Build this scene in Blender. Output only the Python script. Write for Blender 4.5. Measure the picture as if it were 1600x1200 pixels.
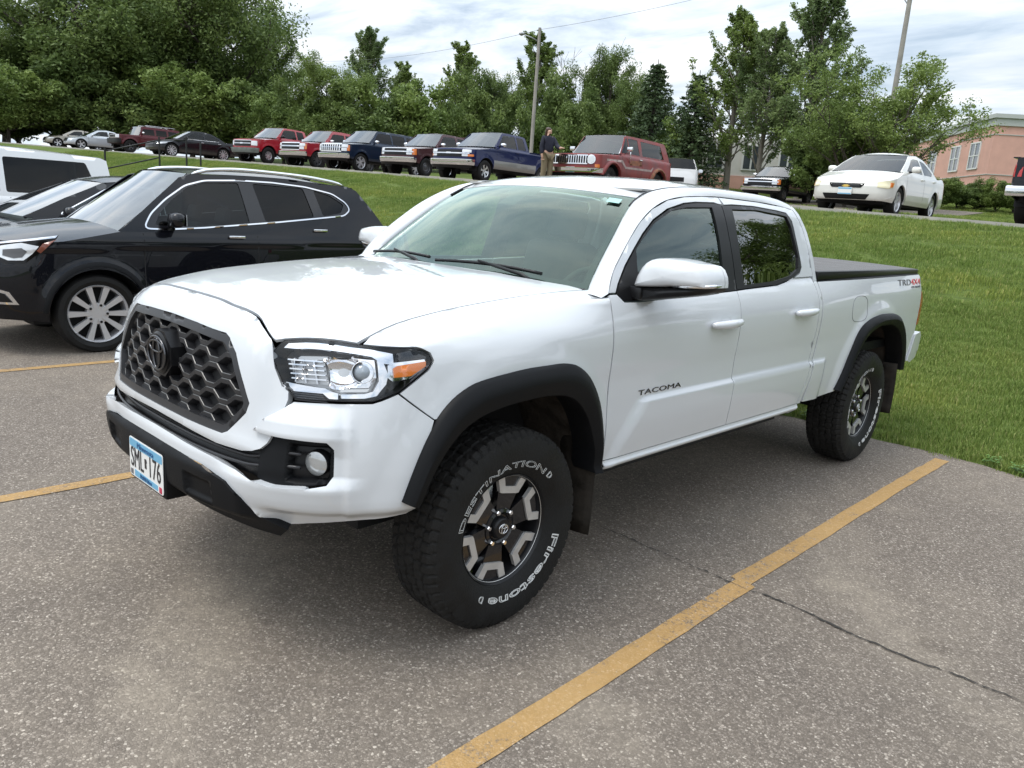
import bpy, bmesh, math, random
import numpy as np
from mathutils import Vector, Matrix, Euler, geometry as mgeo
R = math.radians
for o in list(bpy.data.objects): bpy.data.objects.remove(o)
scene = bpy.context.scene
COL = scene.collection
# ---------------------------------------------------------------- camera
cam_data = bpy.data.cameras.new('camera'); cam_data.sensor_fit = 'HORIZONTAL'; cam_data.sensor_width = 36.0
cam_data.lens = 27.533; cam_data.clip_start = .05; cam_data.clip_end = 3000
cam = bpy.data.objects.new('camera', cam_data); COL.objects.link(cam); scene.camera = cam
def _cam_matrix(loc, yaw, pitch, roll):
    cy, sy, cp, sp = math.cos(yaw), math.sin(yaw), math.cos(pitch), math.sin(pitch)
    f = Vector((-sy*cp, cy*cp, -sp)); r = Vector((cy, sy, 0)); u = r.cross(f)
    r2 = r*math.cos(roll)+u*math.sin(roll); u2 = -r*math.sin(roll)+u*math.cos(roll)
    m = Matrix((r2, u2, -f)).transposed().to_4x4(); m.translation = loc
    return m
cam.matrix_world = _cam_matrix(Vector((2.832, -2.058, 1.612)), R(43.42), R(12.77), R(4.01))
# ---------------------------------------------------------------- world, sun, exposure
SUN_EL, SUN_AZ = R(62), R(200)          # azimuth of the sun, clockwise from +Y
world = bpy.data.worlds.new('World'); scene.world = world; world.use_nodes = True
def build_world():
    nt = world.node_tree; nt.nodes.clear(); N = nt.nodes.new; L = nt.links.new
    out = N('ShaderNodeOutputWorld'); bg = N('ShaderNodeBackground'); L(bg.outputs[0], out.inputs[0])
    sky = N('ShaderNodeTexSky'); sky.sky_type = 'NISHITA'; sky.sun_disc = False
    sky.sun_elevation = SUN_EL; sky.sun_rotation = SUN_AZ; sky.air_density = 1.2; sky.dust_density = 2.0
    tc = N('ShaderNodeTexCoord'); sep = N('ShaderNodeSeparateXYZ'); L(tc.outputs['Generated'], sep.inputs[0])
    zc = N('ShaderNodeMath'); zc.operation = 'MAXIMUM'; zc.inputs[1].default_value = 0.0; L(sep.outputs['Z'], zc.inputs[0])
    za = N('ShaderNodeMath'); za.operation = 'ADD'; za.inputs[1].default_value = .10; L(zc.outputs[0], za.inputs[0])
    dx = N('ShaderNodeMath'); dx.operation = 'DIVIDE'; L(sep.outputs['X'], dx.inputs[0]); L(za.outputs[0], dx.inputs[1])
    dy = N('ShaderNodeMath'); dy.operation = 'DIVIDE'; L(sep.outputs['Y'], dy.inputs[0]); L(za.outputs[0], dy.inputs[1])
    cmb = N('ShaderNodeCombineXYZ'); L(dx.outputs[0], cmb.inputs[0]); L(dy.outputs[0], cmb.inputs[1])
    mp = N('ShaderNodeMapping'); mp.inputs['Rotation'].default_value = (0, 0, R(35)); mp.inputs['Scale'].default_value = (.50, .95, 1)
    L(cmb.outputs[0], mp.inputs[0])
    n1 = N('ShaderNodeTexNoise'); n1.inputs['Scale'].default_value = 2.5; n1.inputs['Detail'].default_value = 9
    n1.inputs['Roughness'].default_value = .58; n1.inputs['Distortion'].default_value = .35; L(mp.outputs[0], n1.inputs[0])
    n2 = N('ShaderNodeTexNoise'); n2.inputs['Scale'].default_value = .55; n2.inputs['Detail'].default_value = 6
    n2.inputs['Roughness'].default_value = .5; L(mp.outputs[0], n2.inputs[0])
    # cloud shade: grey undersides to white
    cr = N('ShaderNodeValToRGB'); e = cr.color_ramp.elements
    e[0].position = .33; e[0].color = (.36, .44, .54, 1); e[1].position = .62; e[1].color = (.80, .82, .84, 1)
    m = e.new(.46); m.color = (.57, .64, .715, 1)
    L(n1.outputs[0], cr.inputs[0])
    # cover: mostly closed, thin blue-ish gaps
    cv = N('ShaderNodeMapRange'); cv.inputs['From Min'].default_value = .34; cv.inputs['From Max'].default_value = .52
    cv.inputs['To Min'].default_value = .45; L(n2.outputs[0], cv.inputs[0])
    sk = N('ShaderNodeMixRGB'); sk.blend_type = 'MULTIPLY'; sk.inputs[0].default_value = 1; sk.inputs[2].default_value = (.10, .10, .10, 1)
    L(sky.outputs[0], sk.inputs[1])
    # overcast dome: brighter towards the zenith
    zb = N('ShaderNodeMapRange'); zb.inputs['To Min'].default_value = 1.0; zb.inputs['From Min'].default_value = .16; zb.inputs['From Max'].default_value = .85; zb.inputs['To Max'].default_value = 2.0; L(zc.outputs[0], zb.inputs[0])
    cz = N('ShaderNodeMixRGB'); cz.blend_type = 'MULTIPLY'; cz.inputs[0].default_value = 1; L(cr.outputs[0], cz.inputs[1]); L(zb.outputs[0], cz.inputs[2])
    mix = N('ShaderNodeMixRGB'); L(cv.outputs[0], mix.inputs[0]); L(sk.outputs[0], mix.inputs[1]); L(cz.outputs[0], mix.inputs[2])
    L(mix.outputs[0], bg.inputs[0]); bg.inputs[1].default_value = 1.0
build_world()
sun_data = bpy.data.lights.new('sun', 'SUN'); sun_data.energy = 1.2; sun_data.angle = R(24); sun_data.color = (1, .965, .91)
sun = bpy.data.objects.new('sun', sun_data); COL.objects.link(sun)
_sd = Vector((math.sin(SUN_AZ)*math.cos(SUN_EL), math.cos(SUN_AZ)*math.cos(SUN_EL), math.sin(SUN_EL)))
sun.rotation_euler = _sd.to_track_quat('Z', 'Y').to_euler(); sun.location = (0, 0, 30)
vs = scene.view_settings; vs.view_transform = 'Standard'; vs.look = 'None'; vs.exposure = 0.56; vs.gamma = 1.0; vs.use_curve_mapping = False
scene.render.engine = 'CYCLES'
try:
    scene.cycles.use_denoising = True; scene.cycles.denoiser = 'OPENIMAGEDENOISE'
except Exception: pass
scene.cycles.max_bounces = 8; scene.cycles.transparent_max_bounces = 24; scene.cycles.glossy_bounces = 4; scene.cycles.transmission_bounces = 6
scene.cycles.caustics_reflective = False; scene.cycles.caustics_refractive = False
# ---------------------------------------------------------------- materials
def new_mat(name):
    m = bpy.data.materials.new(name); m.use_nodes = True; nt = m.node_tree; nt.nodes.clear()
    out = nt.nodes.new('ShaderNodeOutputMaterial'); return m, nt, out
def mat(name, base, rough=.5, metal=0., coat=0., coat_rough=.03, var=0., var_scale=6., bump=0., bump_scale=80., spec=.5, emit=None, emit_s=0., dirt=None):
    """principled material with optional noise variation of colour and fine bump; dirt = (colour, height0, height1, strength) by object height"""
    m, nt, out = new_mat(name); N = nt.nodes.new; L = nt.links.new
    b = N('ShaderNodeBsdfPrincipled'); L(b.outputs[0], out.inputs[0])
    b.inputs['Base Color'].default_value = (*base, 1); b.inputs['Roughness'].default_value = rough; b.inputs['Metallic'].default_value = metal
    b.inputs['Coat Weight'].default_value = coat; b.inputs['Coat Roughness'].default_value = coat_rough; b.inputs['Specular IOR Level'].default_value = spec
    if emit: b.inputs['Emission Color'].default_value = (*emit, 1); b.inputs['Emission Strength'].default_value = emit_s
    tc = N('ShaderNodeTexCoord'); src = None
    if var:
        n = N('ShaderNodeTexNoise'); n.inputs['Scale'].default_value = var_scale; n.inputs['Detail'].default_value = 6; L(tc.outputs['Object'], n.inputs[0])
        mr = N('ShaderNodeMapRange'); mr.inputs['From Min'].default_value = .3; mr.inputs['From Max'].default_value = .7
        mr.inputs['To Min'].default_value = 1-var; mr.inputs['To Max'].default_value = 1+var; L(n.outputs[0], mr.inputs[0])
        mx = N('ShaderNodeMixRGB'); mx.blend_type = 'MULTIPLY'; mx.inputs[0].default_value = 1; mx.inputs[1].default_value = (*base, 1)
        L(mr.outputs[0], mx.inputs[2]); src = mx.outputs[0]
        rr = N('ShaderNodeMapRange'); rr.inputs['From Min'].default_value = .3; rr.inputs['From Max'].default_value = .7
        rr.inputs['To Min'].default_value = max(.02, rough*(1-var)); rr.inputs['To Max'].default_value = min(1, rough*(1+var)); L(n.outputs[0], rr.inputs[0])
        L(rr.outputs[0], b.inputs['Roughness'])
    if dirt:
        col, z0, z1, st = dirt
        sp = N('ShaderNodeSeparateXYZ'); L(tc.outputs['Object'], sp.inputs[0])
        n = N('ShaderNodeTexNoise'); n.inputs['Scale'].default_value = 7; n.inputs['Detail'].default_value = 8; n.inputs['Roughness'].default_value = .65; L(tc.outputs['Object'], n.inputs[0])
        mr = N('ShaderNodeMapRange'); mr.inputs['From Min'].default_value = z1; mr.inputs['From Max'].default_value = z0; L(sp.outputs['Z'], mr.inputs[0])
        ml = N('ShaderNodeMath'); ml.operation = 'MULTIPLY'; L(mr.outputs[0], ml.inputs[0]); L(n.outputs[0], ml.inputs[1])
        m2 = N('ShaderNodeMath'); m2.operation = 'MULTIPLY'; m2.inputs[1].default_value = st; m2.use_clamp = True; L(ml.outputs[0], m2.inputs[0])
        mx = N('ShaderNodeMixRGB'); L(m2.outputs[0], mx.inputs[0]); mx.inputs[1].default_value = (*base, 1); mx.inputs[2].default_value = (*col, 1)
        if src: L(src, mx.inputs[1])
        src = mx.outputs[0]
    if src: L(src, b.inputs['Base Color'])
    if bump:
        n = N('ShaderNodeTexNoise'); n.inputs['Scale'].default_value = bump_scale; n.inputs['Detail'].default_value = 4; L(tc.outputs['Object'], n.inputs[0])
        bp = N('ShaderNodeBump'); bp.inputs['Strength'].default_value = bump; bp.inputs['Distance'].default_value = .01; L(n.outputs[0], bp.inputs['Height']); L(bp.outputs[0], b.inputs['Normal'])
    return m
def glass(name, tint, rough=.0, ior=1.5, refl=1.0, gain=1.0):
    """thin pane: coloured see-through plus fresnel mirror"""
    m, nt, out = new_mat(name); N = nt.nodes.new; L = nt.links.new
    t = N('ShaderNodeBsdfTransparent'); t.inputs[0].default_value = (*tint, 1)
    g = N('ShaderNodeBsdfGlossy'); g.inputs['Roughness'].default_value = rough; g.inputs[0].default_value = (*refl, 1) if isinstance(refl, tuple) else (refl, refl, refl, 1)
    f = N('ShaderNodeFresnel'); ge = N('ShaderNodeNewGeometry'); mi = N('ShaderNodeMapRange'); mi.inputs['To Min'].default_value = ior; mi.inputs['To Max'].default_value = 1/ior
    L(ge.outputs['Backfacing'], mi.inputs[0]); L(mi.outputs[0], f.inputs[0])
    mu = N('ShaderNodeMath'); mu.operation = 'MULTIPLY'; mu.use_clamp = True; mu.inputs[1].default_value = gain; L(f.outputs[0], mu.inputs[0])
    mx = N('ShaderNodeMixShader'); L(mu.outputs[0], mx.inputs[0]); L(t.outputs[0], mx.inputs[1]); L(g.outputs[0], mx.inputs[2]); L(mx.outputs[0], out.inputs[0])
    return m
def paint(name, base, rough=.35, metal=0., dirt=None, flake=0.):
    return mat(name, base, rough, metal, coat=1. if max(base) > .2 else .6, coat_rough=.012, dirt=dirt, spec=.5 if max(base) > .2 else .12)
M = {}
M['white_paint'] = paint('white_paint', (.63, .65, .672), .35, dirt=((.30, .25, .20), .50, .66, .35))
M['black_plastic'] = mat('black_plastic', (.007, .0074, .0085), .5, spec=.15, bump=.12, bump_scale=400, var=.15)
M['satin_black'] = mat('satin_black', (.009, .009, .010), .32, spec=.3)
M['grille_grey'] = mat('grille_grey', (.035, .035, .038), .33, metal=.2)
M['grille_back'] = mat('grille_back', (.016, .016, .017), .6)
M['grille_highlight'] = mat('grille_highlight', (.10, .098, .095), .35, metal=.5)  # paler top edge of the bars: a highlight put into the colour
M['void'] = mat('void', (.008, .008, .009), .8)
M['chrome'] = mat('chrome', (.82, .82, .84), .06, metal=1.)
M['dull_chrome'] = mat('dull_chrome', (.62, .62, .64), .22, metal=1., var=.1)
M['dark_chrome'] = mat('dark_chrome', (.11, .11, .115), .14, metal=.9)
M['machined'] = mat('machined', (.60, .59, .575), .34, metal=.5, var=.08, var_scale=30)
M['rubber'] = mat('rubber', (.012, .0118, .0115), .62, spec=.25, bump=.25, bump_scale=120, var=.3, var_scale=9)
M['tread'] = mat('tread_rubber', (.018, .0172, .0162), .78, spec=.2, bump=.4, bump_scale=150, var=.35, var_scale=14)
M['letter_white'] = mat('letter_white', (.62, .62, .60), .6, var=.15, var_scale=40)
M['amber'] = mat('amber', (.75, .20, .03), .18, coat=1.)
M['red_lens'] = mat('red_lens', (.45, .015, .015), .15, coat=1.)
M['lamp_clear'] = glass('lamp_clear', (.96, .97, .98), ior=1.45)
M['glass_clear'] = glass('glass_clear', (.48, .58, .54), ior=1.5, gain=1.9, refl=(.88, 1., .95))
M['glass_wind'] = glass('glass_windshield', (.44, .59, .51), ior=1.5, gain=1.85, refl=(.84, 1., .92))
M['glass_dark'] = glass('glass_privacy', (.05, .055, .06), ior=1.55, gain=2.2)
M['lamp_dark'] = mat('lamp_dark', (.10, .10, .105), .3)
M['lamp_white'] = mat('lamp_white', (.72, .72, .72), .22, metal=.35)
M['projector_lens'] = mat('projector_lens', (.30, .34, .38), .03, coat=1.)
M['decal_navy'] = mat('decal_navy', (.03, .12, .28), .4)
M['fog_lens'] = mat('fog_lens', (.52, .53, .53), .12, metal=.45, coat=1.)
M['gloss_black'] = mat('gloss_black', (.009, .009, .011), .16, coat=.6, spec=.3)
M['interior'] = mat('interior_grey', (.09, .09, .092), .7, var=.2)
M['seat'] = mat('seat_cloth', (.12, .12, .125), .85, bump=.3, bump_scale=200, var=.2)
M['headliner'] = mat('headliner', (.35, .35, .34), .9)
M['mud'] = mat('muddy_liner', (.050, .040, .031), .9, bump=.6, bump_scale=30, var=.5, var_scale=10)
M['flap'] = mat('dirty_flap', (.028, .024, .020), .85, bump=.5, bump_scale=30, var=.5, var_scale=12, spec=.15)
M['vinyl'] = mat('tonneau_vinyl', (.095, .088, .086), .5, bump=.35, bump_scale=260, var=.2)
M['plate_white'] = mat('plate_white', (.80, .80, .78), .35)
M['plate_blue'] = mat('plate_blue', (.16, .42, .62), .35)
M['plate_ink'] = mat('plate_ink', (.02, .02, .025), .4)
M['plate_red'] = mat('plate_red', (.50, .03, .08), .4)
M['mirror_glass'] = mat('mirror_glass', (.7, .7, .72), .02, metal=1.)
M['sticker'] = mat('sticker', (.35, .62, .58), .5)
M['decal_red'] = mat('decal_red', (.55, .05, .05), .35)
M['decal_grey'] = mat('decal_grey', (.13, .13, .14), .35)
# ---------------------------------------------------------------- numeric surfaces
def pchip(k, v, q):
    """shape preserving cubic through knots k (n,) with values v (n,...) at q (m,)"""
    k = np.asarray(k, float); v = np.asarray(v, float); q = np.asarray(q, float)
    sh = v.shape[1:]; v2 = v.reshape(len(k), -1)
    h = np.diff(k); dl = np.diff(v2, axis=0) / h[:, None]
    m = np.zeros_like(v2)
    if len(k) > 2:
        w1 = (2*h[1:] + h[:-1])[:, None]; w2 = (h[1:] + 2*h[:-1])[:, None]
        a, b = dl[:-1], dl[1:]
        with np.errstate(divide='ignore', invalid='ignore'):
            hm = (w1 + w2) / (w1/a + w2/b)
        m[1:-1] = np.where(a*b > 0, hm, 0)
    m[0] = dl[0]; m[-1] = dl[-1]
    i = np.clip(np.searchsorted(k, q) - 1, 0, len(k)-2)
    t = ((q - k[i]) / h[i])[:, None]; hh = h[i][:, None]
    r = ((2*t**3-3*t**2+1)*v2[i] + (t**3-2*t**2+t)*hh*m[i] + (-2*t**3+3*t**2)*v2[i+1] + (t**3-t**2)*hh*m[i+1])
    lo = q < k[0]; hi = q > k[-1]
    if lo.any(): r[lo] = v2[0] + m[0]*(q[lo]-k[0])[:, None]
    if hi.any(): r[hi] = v2[-1] + m[-1]*(q[hi]-k[-1])[:, None]
    return r.reshape((len(q),)+sh)
def table2(ku, kv, V):
    """tensor pchip table: V[iu][iv] -> f(u, v)"""
    ku = np.asarray(ku, float); kv = np.asarray(kv, float); V = np.asarray(V, float)
    def f(u, v):
        u = np.asarray(u, float); v = np.asarray(v, float)
        R = pchip(kv, V.T, v)                      # (m, nu)
        i = np.clip(np.searchsorted(ku, u)-1, 0, len(ku)-2)
        h = np.diff(ku); dl = np.diff(R, axis=1)/h[None]
        m = np.zeros_like(R); a, b = dl[:, :-1], dl[:, 1:]
        w1 = 2*h[1:]+h[:-1]; w2 = h[1:]+2*h[:-1]
        with np.errstate(divide='ignore', invalid='ignore'):
            hm = (w1+w2)/(w1/a+w2/b)
        m[:, 1:-1] = np.where(a*b > 0, hm, 0); m[:, 0] = dl[:, 0]; m[:, -1] = dl[:, -1]
        r = np.arange(len(u)); t = np.clip((u-ku[i])/h[i], 0, 1)
        return ((2*t**3-3*t**2+1)*R[r, i] + (t**3-2*t**2+t)*h[i]*m[r, i]
                + (-2*t**3+3*t**2)*R[r, i+1] + (t**3-t**2)*h[i]*m[r, i+1])
    return f
def sstep(a, b, x):
    t = np.clip((x-a)/(b-a), 0, 1); return t*t*(3-2*t)
class Plan:
    """half outline of a vehicle seen from above, front centre -> round the corner -> back along the side"""
    def __init__(self, pts):
        p = np.asarray(pts, float); s = np.concatenate([[0], np.cumsum(np.hypot(*np.diff(p, axis=0).T))])
        self.s = s; self.p = p
    def at(self, s):
        s = np.asarray(s, float); p = pchip(self.s, self.p, np.abs(s)); p[:, 0] *= np.where(s < 0, -1, 1); return p
    def nrm(self, s):
        e = .006; t = self.at(s+e)-self.at(s-e); t /= np.linalg.norm(t, axis=1)[:, None]
        n = np.stack([-t[:, 1]*-1, t[:, 0]*-1], 1)    # rotate so that +x is outward on the side
        return n
    def s_of_y(self, y):
        ss = np.linspace(self.s[0], self.s[-1], 4000); return np.interp(y, self.at(ss)[:, 1], ss)
    def s_of_x(self, x):                              # valid on the front part only
        ss = np.linspace(0, self.s[-1], 4000); X = self.at(ss)[:, 0]; k = np.argmax(X)
        return np.interp(x, np.maximum.accumulate(X[:k+1]), ss[:k+1])
# ---------------------------------------------------------------- mesh helpers
def link(o, parent=None):
    COL.objects.link(o)
    if parent is not None: o.parent = parent
    return o
def thing(name, label=None, cat=None, loc=(0, 0, 0), rotz=0., group=None, kind=None, scale=None):
    o = bpy.data.objects.new(name, None); o.empty_display_size = .2; COL.objects.link(o)
    o.location = loc; o.rotation_euler = (0, 0, rotz)
    if scale: o.scale = scale
    tag(o, label, cat, group, kind); return o
def tag(o, label=None, cat=None, group=None, kind=None):
    for k, v in (('label', label), ('category', cat), ('group', group), ('kind', kind)):
        if v: o[k] = v
    return o
def mesh_obj(name, V, Fc, m, parent=None, smooth=None, mi=None):
    """smooth: None flat, True all smooth, number = sharp above that angle in degrees"""
    me = bpy.data.meshes.new(name); me.from_pydata([tuple(map(float, v)) for v in V], [], [tuple(int(i) for i in f) for f in Fc]); me.update()
    for x in (m if isinstance(m, (list, tuple)) else [m]): me.materials.append(x)
    if mi is not None: me.polygons.foreach_set('material_index', np.asarray(mi, np.int32))
    if smooth is not None:
        me.polygons.foreach_set('use_smooth', np.ones(len(me.polygons), bool))
        if smooth is not True: me.set_sharp_from_angle(angle=R(smooth))
    return link(bpy.data.objects.new(name, me), parent)
class MB:
    """collects simple solids and builds them as one mesh"""
    def __init__(self): self.V = []; self.F = []; self.mi = []
    def add(self, V, Fc, mi=0, mtx=None):
        n = len(self.V)
        if mtx is not None: V = [mtx @ Vector(v) for v in V]
        self.V += [tuple(v) for v in V]; self.F += [tuple(i+n for i in f) for f in Fc]; self.mi += [mi]*len(Fc); return self
    def box(self, a, b, mi=0, bev=0., mtx=None):
        (x0, y0, z0), (x1, y1, z1) = a, b
        if bev <= 0:
            V = [(x0, y0, z0), (x1, y0, z0), (x1, y1, z0), (x0, y1, z0), (x0, y0, z1), (x1, y0, z1), (x1, y1, z1), (x0, y1, z1)]
            return self.add(V, [(0, 3, 2, 1), (4, 5, 6, 7), (0, 1, 5, 4), (1, 2, 6, 5), (2, 3, 7, 6), (3, 0, 4, 7)], mi, mtx)
        bm = bmesh.new(); bmesh.ops.create_cube(bm, size=1)
        for v in bm.verts: v.co = Vector(((x0+x1)/2+v.co.x*(x1-x0), (y0+y1)/2+v.co.y*(y1-y0), (z0+z1)/2+v.co.z*(z1-z0)))
        bmesh.ops.bevel(bm, geom=bm.edges[:], offset=bev, segments=2, affect='EDGES', profile=.5)
        bm.verts.index_update(); V = [v.co[:] for v in bm.verts]; Fc = [[v.index for v in f.verts] for f in bm.faces]; bm.free()
        return self.add(V, Fc, mi, mtx)
    def tube(self, pts, r, n=8, mi=0, cap=True, closed=False):
        pts = [Vector(p) for p in pts]; k = len(pts); rr = r if isinstance(r, (list, tuple)) else [r]*k
        V = []; up = None
        for i, p in enumerate(pts):
            a = pts[i-1] if (i > 0 or closed) else p; b = pts[(i+1) % k] if (i < k-1 or closed) else p
            t = (b-a).normalized() if (b-a).length > 1e-9 else Vector((0, 0, 1))
            if up is None or abs(up.dot(t)) > .99: up = Vector((0, 0, 1)) if abs(t.z) < .9 else Vector((1, 0, 0))
            s = t.cross(up).normalized(); u = s.cross(t).normalized(); up = u
            for j in range(n):
                q = 2*math.pi*j/n; V.append(p+(s*math.cos(q)+u*math.sin(q))*rr[i])
        Fc = []
        for i in range(k if closed else k-1):
            for j in range(n):
                a = i*n+j; b = i*n+(j+1) % n; c = ((i+1) % k)*n+(j+1) % n; d = ((i+1) % k)*n+j; Fc.append((a, b, c, d))
        if cap and not closed: Fc += [tuple(reversed(range(n))), tuple(range((k-1)*n, k*n))]
        return self.add(V, Fc, mi)
    def lathe(self, prof, n=32, axis='x', c=(0, 0, 0), mi=0, a0=0., a1=2*math.pi, cap=False):
        """prof: list of (axial, radius)"""
        full = abs(a1-a0-2*math.pi) < 1e-6; m = n if full else n+1; V = []
        for (u, r) in prof:
            for j in range(m):
                q = a0+(a1-a0)*j/n; k1, k2 = r*math.cos(q), r*math.sin(q)
                V.append({'x': (c[0]+u, c[1]+k1, c[2]+k2), 'y': (c[0]+k2, c[1]+u, c[2]+k1), 'z': (c[0]+k1, c[1]+k2, c[2]+u)}[axis])
        Fc = []
        for i in range(len(prof)-1):
            for j in range(n):
                a = i*m+j; b = i*m+(j+1) % m; Fc.append((a, b, b+m, a+m))
        if cap: Fc += [tuple(reversed(range(m))), tuple(range((len(prof)-1)*m, len(prof)*m))]
        return self.add(V, Fc, mi)
    def prism(self, poly, d, axis='x', at=0., mi=0, mtx=None):
        """extrude a 2D polygon; axis x: poly in (y,z); y: (x,z); z: (x,y)"""
        n = len(poly); f = {'x': lambda p, q: (q, p[0], p[1]), 'y': lambda p, q: (p[0], q, p[1]), 'z': lambda p, q: (p[0], p[1], q)}[axis]
        V = [f(p, at) for p in poly]+[f(p, at+d) for p in poly]
        Fc = [tuple(reversed(range(n))), tuple(range(n, 2*n))]+[(i, (i+1) % n, n+(i+1) % n, n+i) for i in range(n)]
        return self.add(V, Fc, mi, mtx)
    def build(self, name, m, parent=None, smooth=None, fix=True):
        o = mesh_obj(name, self.V, self.F, m, parent, None, self.mi)
        if fix:
            bm = bmesh.new(); bm.from_mesh(o.data); bmesh.ops.recalc_face_normals(bm, faces=bm.faces[:]); bm.to_mesh(o.data); bm.free()
        if smooth is not None:
            o.data.polygons.foreach_set('use_smooth', np.ones(len(o.data.polygons), bool))
            if smooth is not True: o.data.set_sharp_from_angle(angle=R(smooth))
        return o
def copy_tree(o, parent=None, mirror=False):
    c = o.copy(); COL.objects.link(c); c.parent = parent
    for ch in list(o.children): copy_tree(ch, c)
    return c
def poly_area(p):
    p = np.asarray(p); return .5*np.sum(p[:, 0]*np.roll(p[:, 1], -1)-np.roll(p[:, 0], -1)*p[:, 1])
def round_poly(pts, r, n=5):
    """round every corner of a closed polygon; r a number, or per-point list"""
    P = [np.asarray(p, float) for p in pts]; out = []; k = len(P)
    for i in range(k):
        a, b, c = P[i-1], P[i], P[(i+1) % k]; rr = r[i] if isinstance(r, (list, tuple)) else r
        u = a-b; v = c-b; lu, lv = np.linalg.norm(u), np.linalg.norm(v)
        if rr <= 0 or lu < 1e-6 or lv < 1e-6: out.append(b); continue
        d = min(rr, lu*.45, lv*.45); p0 = b+u/lu*d; p1 = b+v/lv*d
        if abs((u[0]*v[1]-u[1]*v[0])/(lu*lv)) < .08: out.append(b); continue
        for t in np.linspace(0, 1, n): out.append((1-t)**2*p0+2*t*(1-t)*b+t*t*p1)
    return np.array(out)
def resample(P, step):
    P = np.asarray(P, float); out = []
    for i in range(len(P)):
        a, b = P[i], P[(i+1) % len(P)]; n = max(1, int(math.ceil(np.linalg.norm(b-a)/step)))
        for j in range(n): out.append(a+(b-a)*j/n)
    return np.array(out)
def inset_poly(P, d):
    """move a closed polygon inward by d (outward for negative d)"""
    P = np.asarray(P, float); sg = 1 if poly_area(P) > 0 else -1
    e0 = P-np.roll(P, 1, 0); e1 = np.roll(P, -1, 0)-P
    e0 /= np.linalg.norm(e0, axis=1)[:, None]+1e-12; e1 /= np.linalg.norm(e1, axis=1)[:, None]+1e-12
    n0 = np.stack([-e0[:, 1], e0[:, 0]], 1)*sg; n1 = np.stack([-e1[:, 1], e1[:, 0]], 1)*sg
    b = n0+n1; b /= np.maximum(.35, 1+np.sum(n0*n1, 1))[:, None]
    return P+b*d
def in_poly(q, P):
    x, y = q[:, 0], q[:, 1]; r = np.zeros(len(q), bool); j = len(P)-1
    for i in range(len(P)):
        xi, yi = P[i]; xj, yj = P[j]
        c = ((yi > y) != (yj > y)) & (x < (xj-xi)*(y-yi)/((yj-yi) if yj != yi else 1e-12)+xi); r ^= c; j = i
    return r
def edge_dist(q, P):
    d = np.full(len(q), 1e9); A = np.asarray(P); B = np.roll(A, -1, 0)
    for a, b in zip(A, B):
        ab = b-a; t = np.clip(((q-a)@ab)/(ab@ab+1e-12), 0, 1); d = np.minimum(d, np.linalg.norm(q-(a+t[:, None]*ab), axis=1))
    return d
def tri_region(outline, holes, step, estep):
    """triangulate a 2D region with inner points; returns points, triangles and boundary loops"""
    loops = [resample(outline, estep)]+[resample(h, estep) for h in holes]
    pts = []; edges = []; li = []
    for lp in loops:
        n0 = len(pts); pts += [tuple(p) for p in lp]; k = len(lp); idx = list(range(n0, n0+k)); li.append(idx)
        edges += [(idx[i], idx[(i+1) % k]) for i in range(k)]
    o = loops[0]; lo, hi = o.min(0), o.max(0)
    xs = np.arange(lo[0], hi[0]+step, step); ys = np.arange(lo[1], hi[1]+step, step*.866)
    g = np.array([(x+(step/2 if j % 2 else 0), y) for j, y in enumerate(ys) for x in xs])
    if len(g):
        k = in_poly(g, o)
        for h in loops[1:]: k &= ~in_poly(g, h)
        g = g[k]
        if len(g):
            k = np.ones(len(g), bool)
            for lp in loops: k &= edge_dist(g, lp) > .55*min(step, max(estep, step*.6))
            pts += [tuple(p) for p in g[k]]
    v, e, f, ov, oe, of = mgeo.delaunay_2d_cdt([Vector(p) for p in pts], edges, [], 0, 1e-7)
    v = np.array([p[:] for p in v]); f = np.array([t[:] for t in f if len(t) == 3])
    c = v[f].mean(1); k = in_poly(c, o)
    for h in loops[1:]: k &= ~in_poly(c, h)
    f = f[k]; a = v[f]; ar = (a[:, 1, 0]-a[:, 0, 0])*(a[:, 2, 1]-a[:, 0, 1])-(a[:, 1, 1]-a[:, 0, 1])*(a[:, 2, 0]-a[:, 0, 0])
    f[ar < 0] = f[ar < 0][:, ::-1]
    # boundary loops in the new numbering
    mp = {}
    for i, src in enumerate(ov):
        for s in src: mp[s] = i
    bl = [[mp[i] for i in idx if i in mp] for idx in li]
    return v, f, bl
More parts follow.
